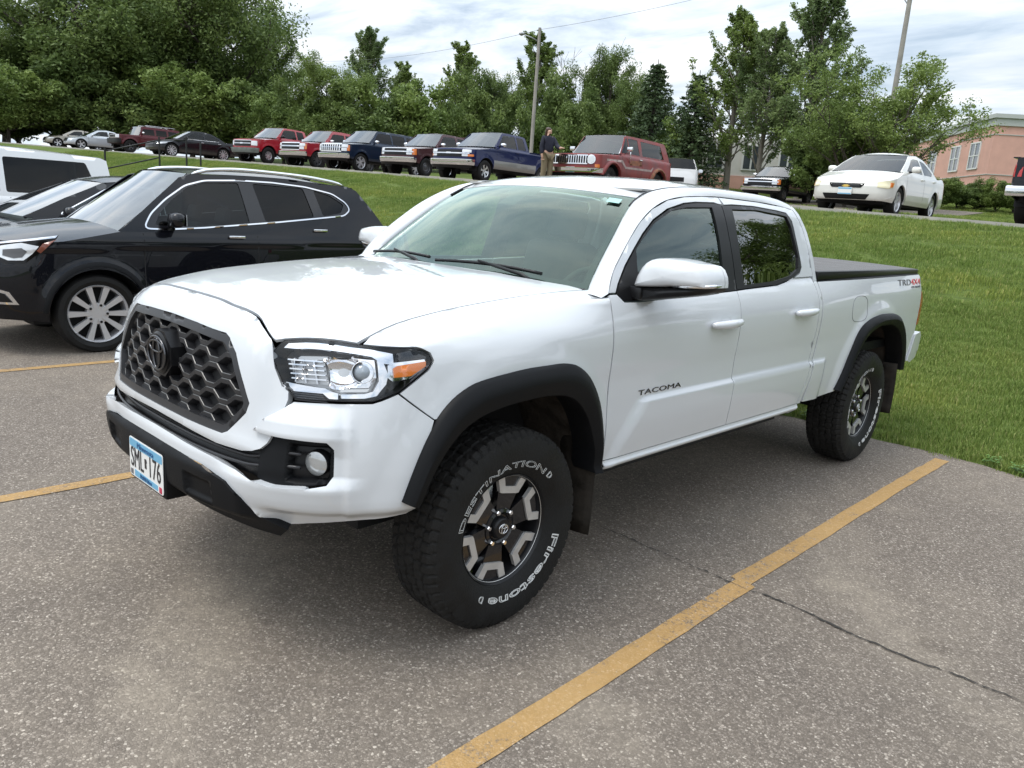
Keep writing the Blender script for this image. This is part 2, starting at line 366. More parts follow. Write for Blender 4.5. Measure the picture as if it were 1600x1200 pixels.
def panel(name, F, outline, holes=(), m=None, parent=None, mirror=False, step=.03, estep=.02, lip=.018, gap=.0032, off=0., rnd=0., hrnd=0., label=None, flip=False, hgap=None):
    """a thin sheet cut from surface F(a,b) along a 2D outline, its edges turned in by lip"""
    o = round_poly(outline, rnd) if rnd else np.asarray(outline, float)
    hs = [round_poly(h, hrnd) if hrnd else np.asarray(h, float) for h in holes]
    if gap: o = inset_poly(o, gap)
    hg = gap if hgap is None else hgap
    if hg: hs = [inset_poly(h, -hg) for h in hs]
    v, f, bl = tri_region(o, hs, step, estep)
    a, b = v[:, 0], v[:, 1]; P = F(a, b, off); e = .002
    du = F(a+e, b, off)-F(a-e, b, off); dv = F(a, b+e, off)-F(a, b-e, off)
    n = np.cross(du, dv); n /= np.linalg.norm(n, axis=1)[:, None]+1e-12
    if flip: n = -n; f = f[:, ::-1]
    V = [tuple(p) for p in P]; Fc = [tuple(t) for t in f]; LN = [n[i] for t in f for i in t]
    if lip:
        for lp in bl:
            k = len(lp); n0 = len(V); V += [tuple(P[i]-n[i]*lip) for i in lp]
            ar = poly_area(v[lp]); sg = (1 if ar > 0 else -1)*(1 if lp is bl[0] else -1)
            for i in range(k):
                j = (i+1) % k; ed = v[lp[j]]-v[lp[i]]; ox, oy = ed[1]*sg, -ed[0]*sg
                ref = du[lp[i]]*ox+dv[lp[i]]*oy
                q = (lp[i], n0+i, n0+j, lp[j]); p0, p1, p2 = np.array(V[q[0]]), np.array(V[q[1]]), np.array(V[q[2]])
                nn = np.cross(p1-p0, p2-p0); nn /= np.linalg.norm(nn)+1e-12
                if nn@ref < 0: q = q[::-1]; nn = -nn
                Fc.append(q); LN += [nn]*4
    V = np.array(V); LN = np.array(LN)
    if mirror:
        V[:, 0] *= -1; LN[:, 0] *= -1; Fn = []; L2 = []; q = 0
        for t in Fc:
            k = len(t); Fn.append(tuple(reversed(t))); L2.append(LN[q:q+k][::-1]); q += k
        Fc = Fn; LN = np.concatenate(L2)
    ob = mesh_obj(name, V, Fc, m, parent)
    me = ob.data; me.polygons.foreach_set('use_smooth', np.ones(len(me.polygons), bool))
    me.normals_split_custom_set([tuple(x) for x in LN])
    if label: ob['label'] = label
    return ob
def both(name, *a, **k):
    """a part and its mirror twin"""
    return panel(name, *a, **k), panel(name, *a, mirror=True, **k)
def grid_surf(name, G, m, parent=None, smooth=True, closed_u=False, thick=0.):
    """mesh from a grid of points G[i][j]"""
    G = np.asarray(G, float); nu, nv = G.shape[:2]; V = G.reshape(-1, 3); Fc = []
    for i in range(nu if closed_u else nu-1):
        for j in range(nv-1):
            Fc.append((i*nv+j, i*nv+j+1, ((i+1) % nu)*nv+j+1, ((i+1) % nu)*nv+j))
    return mesh_obj(name, V, Fc, m, parent, smooth)
def mirror_x(o, name=None, parent='same'):
    """a mirrored twin of a mesh object (new mesh data), x -> -x in its own frame"""
    me = o.data.copy(); n = len(me.vertices); co = np.empty(n*3, np.float32); me.vertices.foreach_get('co', co); co = co.reshape(-1, 3); co[:, 0] *= -1
    me.vertices.foreach_set('co', co.ravel()); me.flip_normals(); me.update()
    t = bpy.data.objects.new(o.name.split('.')[0] if name is None else name, me); link(t, o.parent if parent == 'same' else parent); return t
def text_mesh(body, size=1., align='CENTER', extrude=0., outline=0., font=None, shear=0., space=1.):
    """vertices and faces of a line of lettering in its own xy plane"""
    c = bpy.data.curves.new('lettering', 'FONT'); c.body = body; c.size = size; c.align_x = align; c.align_y = 'CENTER'; c.extrude = extrude; c.shear = shear
    c.space_character = space; c.resolution_u = 3
    if outline: c.fill_mode = 'NONE'; c.bevel_depth = outline; c.bevel_resolution = 0
    o = bpy.data.objects.new('lettering', c); COL.objects.link(o); dg = bpy.context.evaluated_depsgraph_get(); dg.update()
    e = o.evaluated_get(dg); me = e.to_mesh(); V = [tuple(v.co) for v in me.vertices]; Fc = [tuple(p.vertices) for p in me.polygons]; e.to_mesh_clear()
    bpy.data.objects.remove(o); bpy.data.curves.remove(c); return V, Fc
# ---------------------------------------------------------------- ground surfaces
def zup(x): return 1.96-.0262*(np.clip(x, -80, 25)+4)
def H(x, y):
    """terrain height: lower lot, grass bank, upper lot, rising ground beyond"""
    x = np.asarray(x, float); y = np.asarray(y, float)
    t = np.clip((y-4.33)/10.4, 0, 1); ramp = t*.55+.45*(t*t*(3-2*t))
    zu = zup(x)+np.clip(y-17, 0, 20)*.021+np.clip(y-37, 0, 25)*.075
    return np.where(y < 4.33, 0, ramp*zu)
def nz(nt, scale, detail=6, rough=.55, src=None, vec='Object', kind='Noise'):
    tc = nt.nodes.get('TC') or nt.nodes.new('ShaderNodeTexCoord'); tc.name = 'TC'
    n = nt.nodes.new('ShaderNodeTex'+kind); n.inputs['Scale'].default_value = scale
    if kind == 'Noise': n.inputs['Detail'].default_value = detail; n.inputs['Roughness'].default_value = rough
    nt.links.new(src if src is not None else tc.outputs[vec], n.inputs['Vector']); return n
def ramp(nt, fac, stops):
    r = nt.nodes.new('ShaderNodeValToRGB'); e = r.color_ramp.elements
    while len(e) < len(stops): e.new(.5)
    for el, (p, c) in zip(e, stops): el.position = p; el.color = (*c, 1) if len(c) == 3 else c
    nt.links.new(fac, r.inputs[0]); return r
def mixc(nt, fac, a, b, mode='MIX'):
    m = nt.nodes.new('ShaderNodeMixRGB'); m.blend_type = mode
    for i, v in ((0, fac), (1, a), (2, b)):
        if hasattr(v, 'is_output') or hasattr(v, 'links'): nt.links.new(v, m.inputs[i])
        elif isinstance(v, (int, float)): m.inputs[i].default_value = v if i == 0 else (v, v, v, 1)
        else: m.inputs[i].default_value = (*v, 1)
    return m.outputs[0]
def asphalt_nodes(nt):
    """returns colour, roughness-ready and bump height sockets of weathered asphalt"""
    L = nt.links.new
    v = nz(nt, 112, kind='Voronoi'); v.feature = 'F1'
    stone = nt.nodes.new('ShaderNodeSeparateColor'); L(v.outputs['Color'], stone.inputs[0])
    sc = ramp(nt, stone.outputs[0], [(0, (.120, .103, .089)), (.40, (.172, .149, .129)), (.72, (.235, .206, .180)), (.92, (.31, .277, .245)), (1, (.46, .42, .375))])
    edge = nz(nt, 112, kind='Voronoi'); edge.feature = 'DISTANCE_TO_EDGE'
    binder = ramp(nt, edge.outputs['Distance'], [(0, (0, 0, 0)), (.16, (1, 1, 1))])
    c = mixc(nt, binder.outputs[0], (.118, .101, .087), sc.outputs[0])
    v2 = nz(nt, 330, kind='Voronoi'); s2 = nt.nodes.new('ShaderNodeSeparateColor'); L(v2.outputs['Color'], s2.inputs[0])
    r2 = ramp(nt, s2.outputs[1], [(0, (.75, .75, .75)), (1, (1.25, 1.24, 1.22))]); c = mixc(nt, .8, c, r2.outputs[0], 'MULTIPLY')
    # fines packed between the stones make worn, dusty tan patches
    n1 = nz(nt, .55, 8, .6); d1 = ramp(nt, n1.outputs[0], [(.42, (0, 0, 0)), (.62, (1, 1, 1))])
    n2 = nz(nt, 7, 8, .7); d2 = ramp(nt, n2.outputs[0], [(.35, (.2, .2, .2)), (.7, (1, 1, 1))])
    dm = mixc(nt, 1., d1.outputs[0], d2.outputs[0], 'MULTIPLY')
    ds = nt.nodes.new('ShaderNodeMath'); ds.operation = 'MULTIPLY'; ds.inputs[1].default_value = .65; L(dm, ds.inputs[0])
    c = mixc(nt, ds.outputs[0], c, (.265, .230, .190))
    # arcs of fine dust left by turning tyres
    tc = nt.nodes['TC']; ds3 = nt.nodes.new('ShaderNodeVectorMath'); ds3.operation = 'DISTANCE'; ds3.inputs[1].default_value = (2.9, 2.3, 0); L(tc.outputs['Object'], ds3.inputs[0])
    nn = nz(nt, 1.3, 5, .6); ad = nt.nodes.new('ShaderNodeMath'); ad.operation = 'MULTIPLY_ADD'; ad.inputs[1].default_value = .55; L(nn.outputs[0], ad.inputs[0]); L(ds3.outputs['Value'], ad.inputs[2])
    wv = nt.nodes.new('ShaderNodeMath'); wv.operation = 'SINE'; ml = nt.nodes.new('ShaderNodeMath'); ml.operation = 'MULTIPLY'; ml.inputs[1].default_value = 4.6; L(ad.outputs[0], ml.inputs[0]); L(ml.outputs[0], wv.inputs[0])
    ar = ramp(nt, wv.outputs[0], [(.55, (0, 0, 0)), (1, (1, 1, 1))]); am = mixc(nt, 1., ar.outputs[0], d2.outputs[0], 'MULTIPLY'); a2 = mixc(nt, 1., am, d1.outputs[0], 'MULTIPLY')
    as_ = nt.nodes.new('ShaderNodeMath'); as_.operation = 'MULTIPLY'; as_.inputs[1].default_value = .8; L(a2, as_.inputs[0])
    c = mixc(nt, as_.outputs[0], c, (.29, .255, .21))
    # grains stay visible through the dust
    gr = ramp(nt, stone.outputs[0], [(0, (.84, .84, .84)), (.6, (1.0, 1.0, 1.0)), (.93, (1.14, 1.14, 1.13)), (1, (1.32, 1.32, 1.30))]); c = mixc(nt, dm, c, mixc(nt, 1., c, gr.outputs[0], 'MULTIPLY'))
    # broad tone
    n3 = nz(nt, .22, 4, .5); t3 = ramp(nt, n3.outputs[0], [(.3, (.93, .905, .875)), (.7, (1.16, 1.125, 1.08))]); c = mixc(nt, 1., c, t3.outputs[0], 'MULTIPLY')
    # oil and rust spots
    v3 = nz(nt, .9, kind='Voronoi'); sp = ramp(nt, v3.outputs['Distance'], [(.0, (1, 1, 1)), (.045, (1, 1, 1)), (.075, (0, 0, 0))]); n4 = nz(nt, 9, 3, .6)
    sm = mixc(nt, .55, (0, 0, 0), mixc(nt, 1., sp.outputs[0], n4.outputs[0], 'MULTIPLY')); c = mixc(nt, sm, c, (.055, .040, .030))
    hs = nt.nodes.new('ShaderNodeMath'); hs.operation = 'MULTIPLY'; L(binder.outputs[0], hs.inputs[0]); L(stone.outputs[1], hs.inputs[1])
    return c, hs.outputs[0]
def asphalt_mat(name, yellow=False):
    m, nt, out = new_mat(name); L = nt.links.new
    b = nt.nodes.new('ShaderNodeBsdfPrincipled'); L(b.outputs[0], out.inputs[0]); b.inputs['Roughness'].default_value = .88; b.inputs['Specular IOR Level'].default_value = .3
    c, h = asphalt_nodes(nt)
    if yellow:
        n = nz(nt, 16, 8, .7); n2 = nz(nt, 90, 4, .7); n3 = nz(nt, 1.1, 3, .5)
        s = nt.nodes.new('ShaderNodeMath'); s.operation = 'ADD'; L(n.outputs[0], s.inputs[0]); L(n2.outputs[0], s.inputs[1])
        s2 = nt.nodes.new('ShaderNodeMath'); s2.operation = 'MULTIPLY_ADD'; s2.inputs[1].default_value = .7; L(n3.outputs[0], s2.inputs[0]); L(s.outputs[0], s2.inputs[2])
        f = ramp(nt, s2.outputs[0], [(.96/1.0 if False else .0, (1, 1, 1)), (1., (1, 1, 1))])
        mr = nt.nodes.new('ShaderNodeMapRange'); mr.inputs['From Min'].default_value = 1.08; mr.inputs['From Max'].default_value = 1.30; L(s2.outputs[0], mr.inputs[0])
        yc = mixc(nt, n3.outputs[0], (.47, .265, .075), (.57, .345, .11))
        pe = mixc(nt, .35, yc, c, 'MIX')
        c = mixc(nt, mr.outputs[0], c, pe)
    L(c, b.inputs['Base Color'])
    bp = nt.nodes.new('ShaderNodeBump'); bp.inputs['Strength'].default_value = .55; bp.inputs['Distance'].default_value = .006; L(h, bp.inputs['Height']); L(bp.outputs[0], b.inputs['Normal'])
    return m
M['asphalt'] = asphalt_mat('asphalt'); M['line_paint'] = asphalt_mat('worn_yellow_paint', True)
def soil_mat(name, c0, c1, c2, scale=3.):
    m, nt, out = new_mat(name); L = nt.links.new; b = nt.nodes.new('ShaderNodeBsdfPrincipled'); L(b.outputs[0], out.inputs[0]); b.inputs['Roughness'].default_value = .95; b.inputs['Specular IOR Level'].default_value = .1
    n = nz(nt, scale, 10, .65); n2 = nz(nt, .25, 4, .5); c = ramp(nt, n.outputs[0], [(.3, c0), (.5, c1), (.7, c2)])
    t = ramp(nt, n2.outputs[0], [(.3, (.8, .82, .75)), (.7, (1.15, 1.12, 1.05))]); L(mixc(nt, 1., c.outputs[0], t.outputs[0], 'MULTIPLY'), b.inputs['Base Color']); return m
M['lawn'] = soil_mat('lawn_ground', (.065, .090, .026), (.095, .132, .036), (.12, .158, .046), 14.)
M['verge'] = soil_mat('far_ground', (.02, .04, .012), (.035, .06, .018), (.05, .075, .025), 1.2)
def sheet(name, xs, ys, m, dz=0., kind='structure', hf=H):
    X, Y = np.meshgrid(xs, ys, indexing='ij'); Z = hf(X, Y)+dz; o = grid_surf(name, np.stack([X, Y, Z], -1), m, None, True); o['kind'] = kind; return o
# lower lot with a slightly ragged edge against the grass
ex = np.linspace(-60, 40, 800); rng = np.random.default_rng(3)
ey = 4.36-.045*ex.clip(-3, 3)+.05*np.sin(ex*1.7)+.03*np.sin(ex*5.1+1)+rng.normal(0, .012, 800)
V = [(x, y, 0.) for x, y in zip(ex, ey)]+[(x, -60., 0.) for x in ex]
o = mesh_obj('parking_lot', V, [(800+i, 801+i, i+1, i) for i in range(799)], M['asphalt']); o['kind'] = 'structure'
# one terrain sheet under everything
xs = np.concatenate([np.linspace(-900, -110, 12), np.linspace(-100, 60, 110), np.linspace(70, 600, 10)]); ys = np.concatenate([np.linspace(-500, -40, 8), np.linspace(-30, 3, 8), np.linspace(3.9, 16, 50), np.linspace(17, 60, 30), np.linspace(70, 900, 14)])
sheet('ground', xs, ys, M['lawn'], -.012)
# upper lot and the drive on the right
sheet('upper_lot', np.linspace(-75, -6.5, 60), np.linspace(14.9, 31.5, 18), M['asphalt'], .006)
sheet('drive', np.linspace(-6.5, 40, 50), np.linspace(14.9, 19.2, 8), M['asphalt'], .006)
sheet('side_lot', np.linspace(-22, -8, 20), np.linspace(32.5, 42, 10), M['asphalt'], .008)
# kerb along the drive edge
mb = MB(); kx = np.linspace(-75, 40, 160)
for i in range(159):
    a, b = kx[i], kx[i+1]; za, zb = float(H(a, 14.9)), float(H(b, 14.9))
    mb.add([(a, 14.72, za-.1), (b, 14.72, zb-.1), (b, 14.9, zb-.1), (a, 14.9, za-.1), (a, 14.73, za+.055), (b, 14.73, zb+.055), (b, 14.9, zb+.055), (a, 14.9, za+.055)], [(0, 1, 5, 4), (4, 5, 6, 7), (2, 3, 7, 6)])
M['concrete'] = mat('concrete', (.36, .34, .31), .9, var=.15, var_scale=3, bump=.3)
o = mb.build('kerb', M['concrete']); o['kind'] = 'structure'
# parking lines
def parking_line(x0, y0, x1, y1, label, w=.097, bend=False):
    n = 60; t = np.linspace(0, 1, n); r2 = np.random.default_rng(int(abs(x0*100))); j = np.cumsum(r2.normal(0, .0010, n)); j -= np.linspace(0, j[-1], n)
    xx = x0+(x1-x0)*t; yy = y0+(y1-y0)*t
    if bend: n = 64; yy = np.concatenate([np.linspace(-1.9, 1.128, 32), np.linspace(1.136, 4.2, 32)]); xx = np.interp(yy, [-1.9, 1.13, 1.134, 4.2], [1.418, 1.380, 1.352, 1.333]); j = np.cumsum(r2.normal(0, .0010, n)); j -= np.linspace(0, j[-1], n)
    A = np.stack([xx-w/2+j+r2.normal(0, .0016, n), yy, np.full(n, .004)], 1); B = np.stack([xx+w/2+j+r2.normal(0, .0016, n), yy, np.full(n, .004)], 1)
    o = grid_surf('parking_line', np.stack([A, B], 1)[:, ::-1], M['line_paint'], None, None); return tag(o, label, 'parking line', 'parking stall lines')
parking_line(1.415, -1.9, 1.335, 4.20, 'yellow stall line right of the pickup, crossed by the crack', bend=True)
parking_line(-1.53, -1.9, -1.53, 4.2, 'yellow stall line emerging left of the number plate')
parking_line(-4.53, -1.9, -4.50, 4.2, 'faded yellow stall line before the black crossover wheel')
parking_line(-7.5, -1.9, -7.5, 4.2, 'yellow stall line between black crossover and dark hatchback')
# crack: a ragged dark groove
rc = np.random.default_rng(5); cx = np.linspace(.55, 4.6, 260); cy = 1.118+.03*(cx-.8)+.012*np.sin(cx*6)+np.cumsum(rc.normal(0, .0042, 260)); cw = np.clip(.0050+.003*np.sin(cx*4)+rc.normal(0, .0028, 260), .0012, .014)*.75*np.interp(cx, [.55, .8, 1.2, 3.2, 4.6], [.3, .8, 1.1, .8, .8])
M['crack'] = mat('crack_dirt', (.035, .031, .027), .95)
o = grid_surf('pavement_crack', np.stack([np.stack([cx, cy-cw, np.full(260, .0055)], 1), np.stack([cx, cy+cw, np.full(260, .0055)], 1)], 1)[:, ::-1], M['crack'], None, None); tag(o, 'thin dark crack crossing the pavement and the yellow line', 'crack')
# ---------------------------------------------------------------- grass
def blade_clump(name, n, rad, h, w, seed, m):
    rg = random.Random(seed); V = []; Fc = []
    for k in range(n):
        a = rg.uniform(0, 2*math.pi); r = rad*math.sqrt(rg.random()); x, y = r*math.cos(a), r*math.sin(a); d = rg.uniform(0, 2*math.pi); hh = h*rg.uniform(.55, 1.15); ln = hh*rg.uniform(.15, .75); ww = w*rg.uniform(.7, 1.3)
        dx, dy = math.cos(d), math.sin(d); px, py = -dy*ww/2, dx*ww/2; i = len(V)
        V += [(x-px, y-py, -.01), (x+px, y+py, -.01), (x+px*.8+dx*ln*.35, y+py*.8+dy*ln*.35, hh*.6), (x-px*.8+dx*ln*.35, y-py*.8+dy*ln*.35, hh*.6), (x+dx*ln, y+dy*ln, hh)]
        Fc += [(i, i+1, i+2, i+3), (i+3, i+2, i+4)]
    me = bpy.data.meshes.new(name); me.from_pydata(V, [], Fc); me.materials.append(m); return me
def grass_mat():
    m, nt, out = new_mat('grass_blades'); L = nt.links.new; b = nt.nodes.new('ShaderNodeBsdfPrincipled'); b.inputs['Roughness'].default_value = .6; b.inputs['Specular IOR Level'].default_value = .25
    oi = nt.nodes.new('ShaderNodeObjectInfo'); ge = nt.nodes.new('ShaderNodeNewGeometry')
    c = ramp(nt, ge.outputs['Random Per Island'], [(0, (.112, .168, .034)), (.45, (.178, .250, .055)), (.85, (.262, .328, .082)), (1, (.42, .39, .17))])
    n = nz(nt, .5, 4, .6, src=ge.outputs['Position']); t = ramp(nt, n.outputs[0], [(.30, (.66, .78, .66)), (.5, (1.0, 1.0, 1.0)), (.72, (1.35, 1.18, 1.05))])
    c2 = mixc(nt, 1., c.outputs[0], t.outputs[0], 'MULTIPLY'); L(c2, b.inputs['Base Color'])
    tr = nt.nodes.new('ShaderNodeBsdfTranslucent'); L(c2, tr.inputs[0]); mx = nt.nodes.new('ShaderNodeMixShader'); mx.inputs[0].default_value = .35; L(b.outputs[0], mx.inputs[1]); L(tr.outputs[0], mx.inputs[2]); L(mx.outputs[0], out.inputs[0]); return m
M['grass'] = grass_mat()
def grass_field(name, label, xr, yr, n, clump, seed, smin=.8, smax=1.25, keep=None):
    """grass as ONE object: a point mesh with a clump instanced on every point"""
    rg = np.random.default_rng(seed); x = rg.uniform(*xr, n); y = rg.uniform(*yr, n)
    if keep is not None: k = keep(x, y); x, y = x[k], y[k]
    z = H(x, y)-.012
    me = bpy.data.meshes.new(name); me.from_pydata(np.stack([x, y, z], 1).tolist(), [], []); o = link(bpy.data.objects.new(name, me)); tag(o, label, 'grass', None, 'stuff')
    src = bpy.data.objects.new(name+'_clump', clump)      # not linked to the scene: only the instances show
    ng = bpy.data.node_groups.new(name, 'GeometryNodeTree'); ng.interface.new_socket('Geometry', in_out='INPUT', socket_type='NodeSocketGeometry'); ng.interface.new_socket('Geometry', in_out='OUTPUT', socket_type='NodeSocketGeometry')
    N = ng.nodes.new; L = ng.links.new; gi = N('NodeGroupInput'); go = N('NodeGroupOutput'); ip = N('GeometryNodeInstanceOnPoints'); oi = N('GeometryNodeObjectInfo'); oi.inputs['Object'].default_value = src
    rr = N('FunctionNodeRandomValue'); rr.data_type = 'FLOAT_VECTOR'; rr.inputs['Max'].default_value = (.15, .15, 6.283); rr.inputs['Min'].default_value = (-.15, -.15, 0)
    rs = N('FunctionNodeRandomValue'); rs.data_type = 'FLOAT'
    ins = [i for i in rs.inputs if i.type == 'VALUE']; ins[0].default_value = smin; ins[1].default_value = smax
    mp = N('GeometryNodeMeshToPoints'); L(gi.outputs[0], mp.inputs[0]); L(mp.outputs[0], ip.inputs['Points']); L(oi.outputs['Geometry'], ip.inputs['Instance'])
    L(rr.outputs[0], ip.inputs['Rotation']); L([q for q in rs.outputs if q.type == 'VALUE'][0], ip.inputs['Scale']); L(ip.outputs[0], go.inputs[0])
    md = o.modifiers.new('grass', 'NODES'); md.node_group = ng; return o
_edge = lambda x: np.interp(x, ex, ey)
near_clump = blade_clump('near_clump', 55, .10, .046, .0048, 1, M['grass']); far_clump = blade_clump('far_clump', 110, .26, .044, .0065, 2, M['grass'])
grass_field('near_grass', 'mown grass at the foot of the bank beside the pavement edge', (-3.5, 5.5), (4.2, 9.0), 9500, near_clump, 4, keep=lambda x, y: (y > _edge(x)+.03+.05*np.sin(x*9)) & (x < 4.5) & (x > -2.6+.0*y))
grass_field('bank_grass', 'long green grass bank rising to the upper parking lot', (-48, 8), (5.6, 14.5), 17000, far_clump, 6, keep=lambda x, y: (y > 8.6) | (x < -3) | (x > 4.2))
grass_field('upper_lawn', 'lawn beyond the upper drive in front of the pink building', (-34, 14), (19.4, 60), 14000, far_clump, 7, 1., 1.9, keep=lambda x, y: ((x > -6.5) | (y > 31.8)) & ~((x > -22.3) & (x < -7.7) & (y > 32.2) & (y < 42.3)))
# clover-like weeds along the edge
M['weed'] = mat('weed_leaf', (.10, .20, .035), .6, var=.25, var_scale=20)
rg = random.Random(9); wi = 0
for (wx, n) in ((1.62, 40), (1.80, 50), (1.95, 36), (2.12, 30), (-.02, 34), (.18, 26)):
    mb = MB(); wy = float(_edge(wx))+.05
    for k in range(n):
        a = rg.uniform(0, 6.28); r = .065*math.sqrt(rg.random()); x, y, zz = wx+r*math.cos(a), wy+r*.7*math.sin(a), .02+rg.random()*.05; s = rg.uniform(.008, .017); t = rg.uniform(0, 6.28); c, d = math.cos(t)*s, math.sin(t)*s
        mb.add([(x-c, y-d, zz), (x+d, y-c, zz+.006), (x+c, y+d, zz+.002), (x-d, y+c, zz+.008)], [(0, 1, 2, 3)])
        if k % 4 == 0: mb.add([(x-.001, y, -.005), (x+.001, y, -.005), (x, y, zz)], [(0, 1, 2)])
    o = mb.build('weed_plant', M['weed'], None, None, False); wi += 1
    lab = ['leafy weed nearest the end of the yellow line', 'bushiest weed on the grass edge right of the yellow line', 'leafy weed between the bushiest weed and the frame edge', 'last leafy weed before the right frame edge', 'leafy weed under the pickup bed beside the rear wheel', 'small weed just behind the rear tyre'][wi-1]
    tag(o, lab, 'weed', 'weeds along the pavement edge')
# ---------------------------------------------------------------- the white pickup's surfaces (metres, front axle at y = 0, +x its left side)
HP = Plan([(0, -.965), (.2, -.961), (.4, -.943), (.55, -.912), (.68, -.862), (.78, -.79), (.855, -.70), (.905, -.60), (.93, -.50),
           (.94, -.40), (.945, -.25), (.945, 0), (.94, .5), (.937, 1.0), (.937, 2.0), (.935, 2.6), (.93, 3.2), (.93, 3.9), (.915, 4.4), (.885, 4.72), (.87, 4.8)])
S0 = float(HP.s_of_y(0.0))
def s_y(y): return HP.s_of_y(y)
_sk = [0, .30, .55, .75, .90, 1.02, 1.15, 1.33, 1.50, float(s_y(.2)), float(s_y(.55)), float(s_y(1.2)), float(s_y(2.5)), float(s_y(3.4)), float(s_y(4.3)), float(s_y(4.7))]
_zk = [.42, .52, .58, .66, .72, .78, .84, .92, 1.0, 1.08, 1.13, 1.17, 1.20, 1.24, 1.29, 1.33]
#        .42   .52   .58   .66   .72   .78   .84   .92   1.0   1.08  1.13  1.17  1.20  1.24  1.29  1.33
_f0 = [-.05, -.02, -.005, .0,  -.005, -.03, -.045,-.055,-.065,-.085,-.10, -.12, -.145,-.19, -.26, -.32]
_f1 = [-.05, -.02, -.005, .0,  -.005, -.03, -.045,-.055,-.065,-.085,-.10, -.12, -.145,-.19, -.26, -.32]
_f2 = [-.06, -.03, -.01,  .0,  -.005, -.025,-.045,-.06, -.075,-.095,-.115,-.14, -.17, -.22, -.29, -.35]
_f3 = [-.08, -.04, -.012, .0,  .0,    -.01, -.025,-.05, -.075,-.095,-.115,-.14, -.175,-.23, -.30, -.36]
_f4 = [-.08, -.04, -.012, .0,  .0,    -.005,-.015,-.035,-.06, -.08, -.10, -.13, -.165,-.22, -.30, -.36]
_f5 = [-.08, -.035,-.010, .0,  .0,    -.003,-.010,-.025,-.045,-.062,-.08, -.11, -.15, -.21, -.29, -.35]
_f6 = [-.07, -.03, -.008, .0,  .0,    -.002,-.006,-.016,-.03, -.045,-.062,-.09, -.135,-.20, -.28, -.34]
_f7 = [-.06, -.025,-.006, .0,  .0,     .0,  -.002,-.006,-.012,-.025,-.042,-.075,-.12, -.19, -.27, -.33]
_f8 = [-.05, -.02, -.005, .0,  .0,     .0,   .0,  -.002,-.004,-.009,-.022,-.050,-.085,-.15, -.23, -.30]
_f9 = [-.05, -.02, -.005, .0,  .0,     .0,   .0,   .0,  -.001,-.004,-.010,-.028,-.053,-.10, -.19, -.28]
_fa = [-.05, -.035,-.028, -.02,-.016, -.014,-.012,-.010,-.004,-.002,-.006,-.014,-.024,-.04, -.065,-.10]
_fb = [-.05, -.035,-.028, -.02,-.016, -.014,-.012,-.010,-.004,-.001,-.003,-.009,-.017,-.033,-.062,-.09]
_fd = [-.05, -.02, -.015, -.01,-.006, -.004,-.002,.0,   .0,   .0,  -.002,-.005,-.009,-.018,-.030,-.045]
hero_d0 = table2(_sk, _zk, [_f0, _f1, _f2, _f3, _f4, _f5, _f6, _f7, _f8, _f9, _fa, _fb, _fb, _fd, _fd, _fd])
def hero_d(s, z):
    d = hero_d0(s, z); y = s - S0
    # lower door section standing proud below the crease, its leading edge running diagonally
    bulge = .020*sstep(-.003, .024, .826 - z)*sstep(-.010, .075, (y - .575)*.79 - (z-.58)*.62)*(1-sstep(2.72, 2.80, y))
    tuck = .024*sstep(.66, .565, z)
    d = d + np.where(y > .4, bulge*(1 - .25*sstep(.75, .60, z)) - 0*tuck, 0)
    # sill ridge
    d = d + np.where((y > .45) & (y < 2.62), .016*np.exp(-((z-.548)/.012)**2), 0)
    # fender and bed bulges round the arches
    for yc, r0, am in ((0.0, .60, .010), (3.575, .62, .016)):
        rr = np.hypot((y-yc), (z-.48)*1.0)
        d = d + am*sstep(r0+.07, r0-.03, rr)*sstep(-1.3, -.9, y)*np.where(s > .9, 1, 0)
    return d
def HF(s, z, off=0.0):
    """outer skin of nose, fenders, doors and bed; domain (s, z)"""
    s = np.asarray(s, float); z = np.asarray(z, float)
    p = HP.at(s); n = HP.nrm(s); d = hero_d(s, z) + off
    return np.stack([p[:, 0]+n[:, 0]*d, p[:, 1]+n[:, 1]*d, z], 1)
# cab upper: x = f(y, z)
_cab = table2([.3, .9, 1.6, 2.3, 2.75], [1.24, 1.29, 1.36, 1.45, 1.55, 1.64, 1.70, 1.745, 1.775, 1.80],
   [[.885, .868, .842, .810, .772, .735, .700, .650, .59, .50],
    [.893, .876, .853, .824, .788, .752, .718, .668, .607, .52],
    [.895, .878, .857, .830, .795, .760, .727, .678, .617, .53],
    [.893, .876, .855, .828, .792, .756, .722, .672, .61, .52],
    [.885, .868, .845, .815, .775, .737, .700, .648, .58, .49]])
def CF(y, z, off=0.0):
    y = np.asarray(y, float); z = np.asarray(z, float)
    return np.stack([_cab(y, z)+off, y, z], 1)
# hood: z = f(x, y)
_hood = table2([0, .2, .36, .50, .62, .72, .80, .86], [-.86, -.80, -.72, -.60, -.40, -.15, .15, .40, .62],
   [[1.205, 1.228, 1.246, 1.262, 1.282, 1.302, 1.318, 1.328, 1.334],
    [1.203, 1.227, 1.245, 1.261, 1.281, 1.301, 1.317, 1.327, 1.333],
    [1.185, 1.211, 1.235, 1.255, 1.277, 1.298, 1.315, 1.325, 1.331],
    [1.135, 1.166, 1.200, 1.229, 1.258, 1.283, 1.304, 1.316, 1.322],
    [1.090, 1.120, 1.165, 1.203, 1.239, 1.268, 1.292, 1.306, 1.313],
    [1.065, 1.102, 1.143, 1.180, 1.217, 1.250, 1.278, 1.295, 1.303],
    [1.05, 1.08, 1.115, 1.150, 1.190, 1.228, 1.260, 1.280, 1.290],
    [1.00, 1.03, 1.065, 1.110, 1.155, 1.197, 1.235, 1.260, 1.272]])
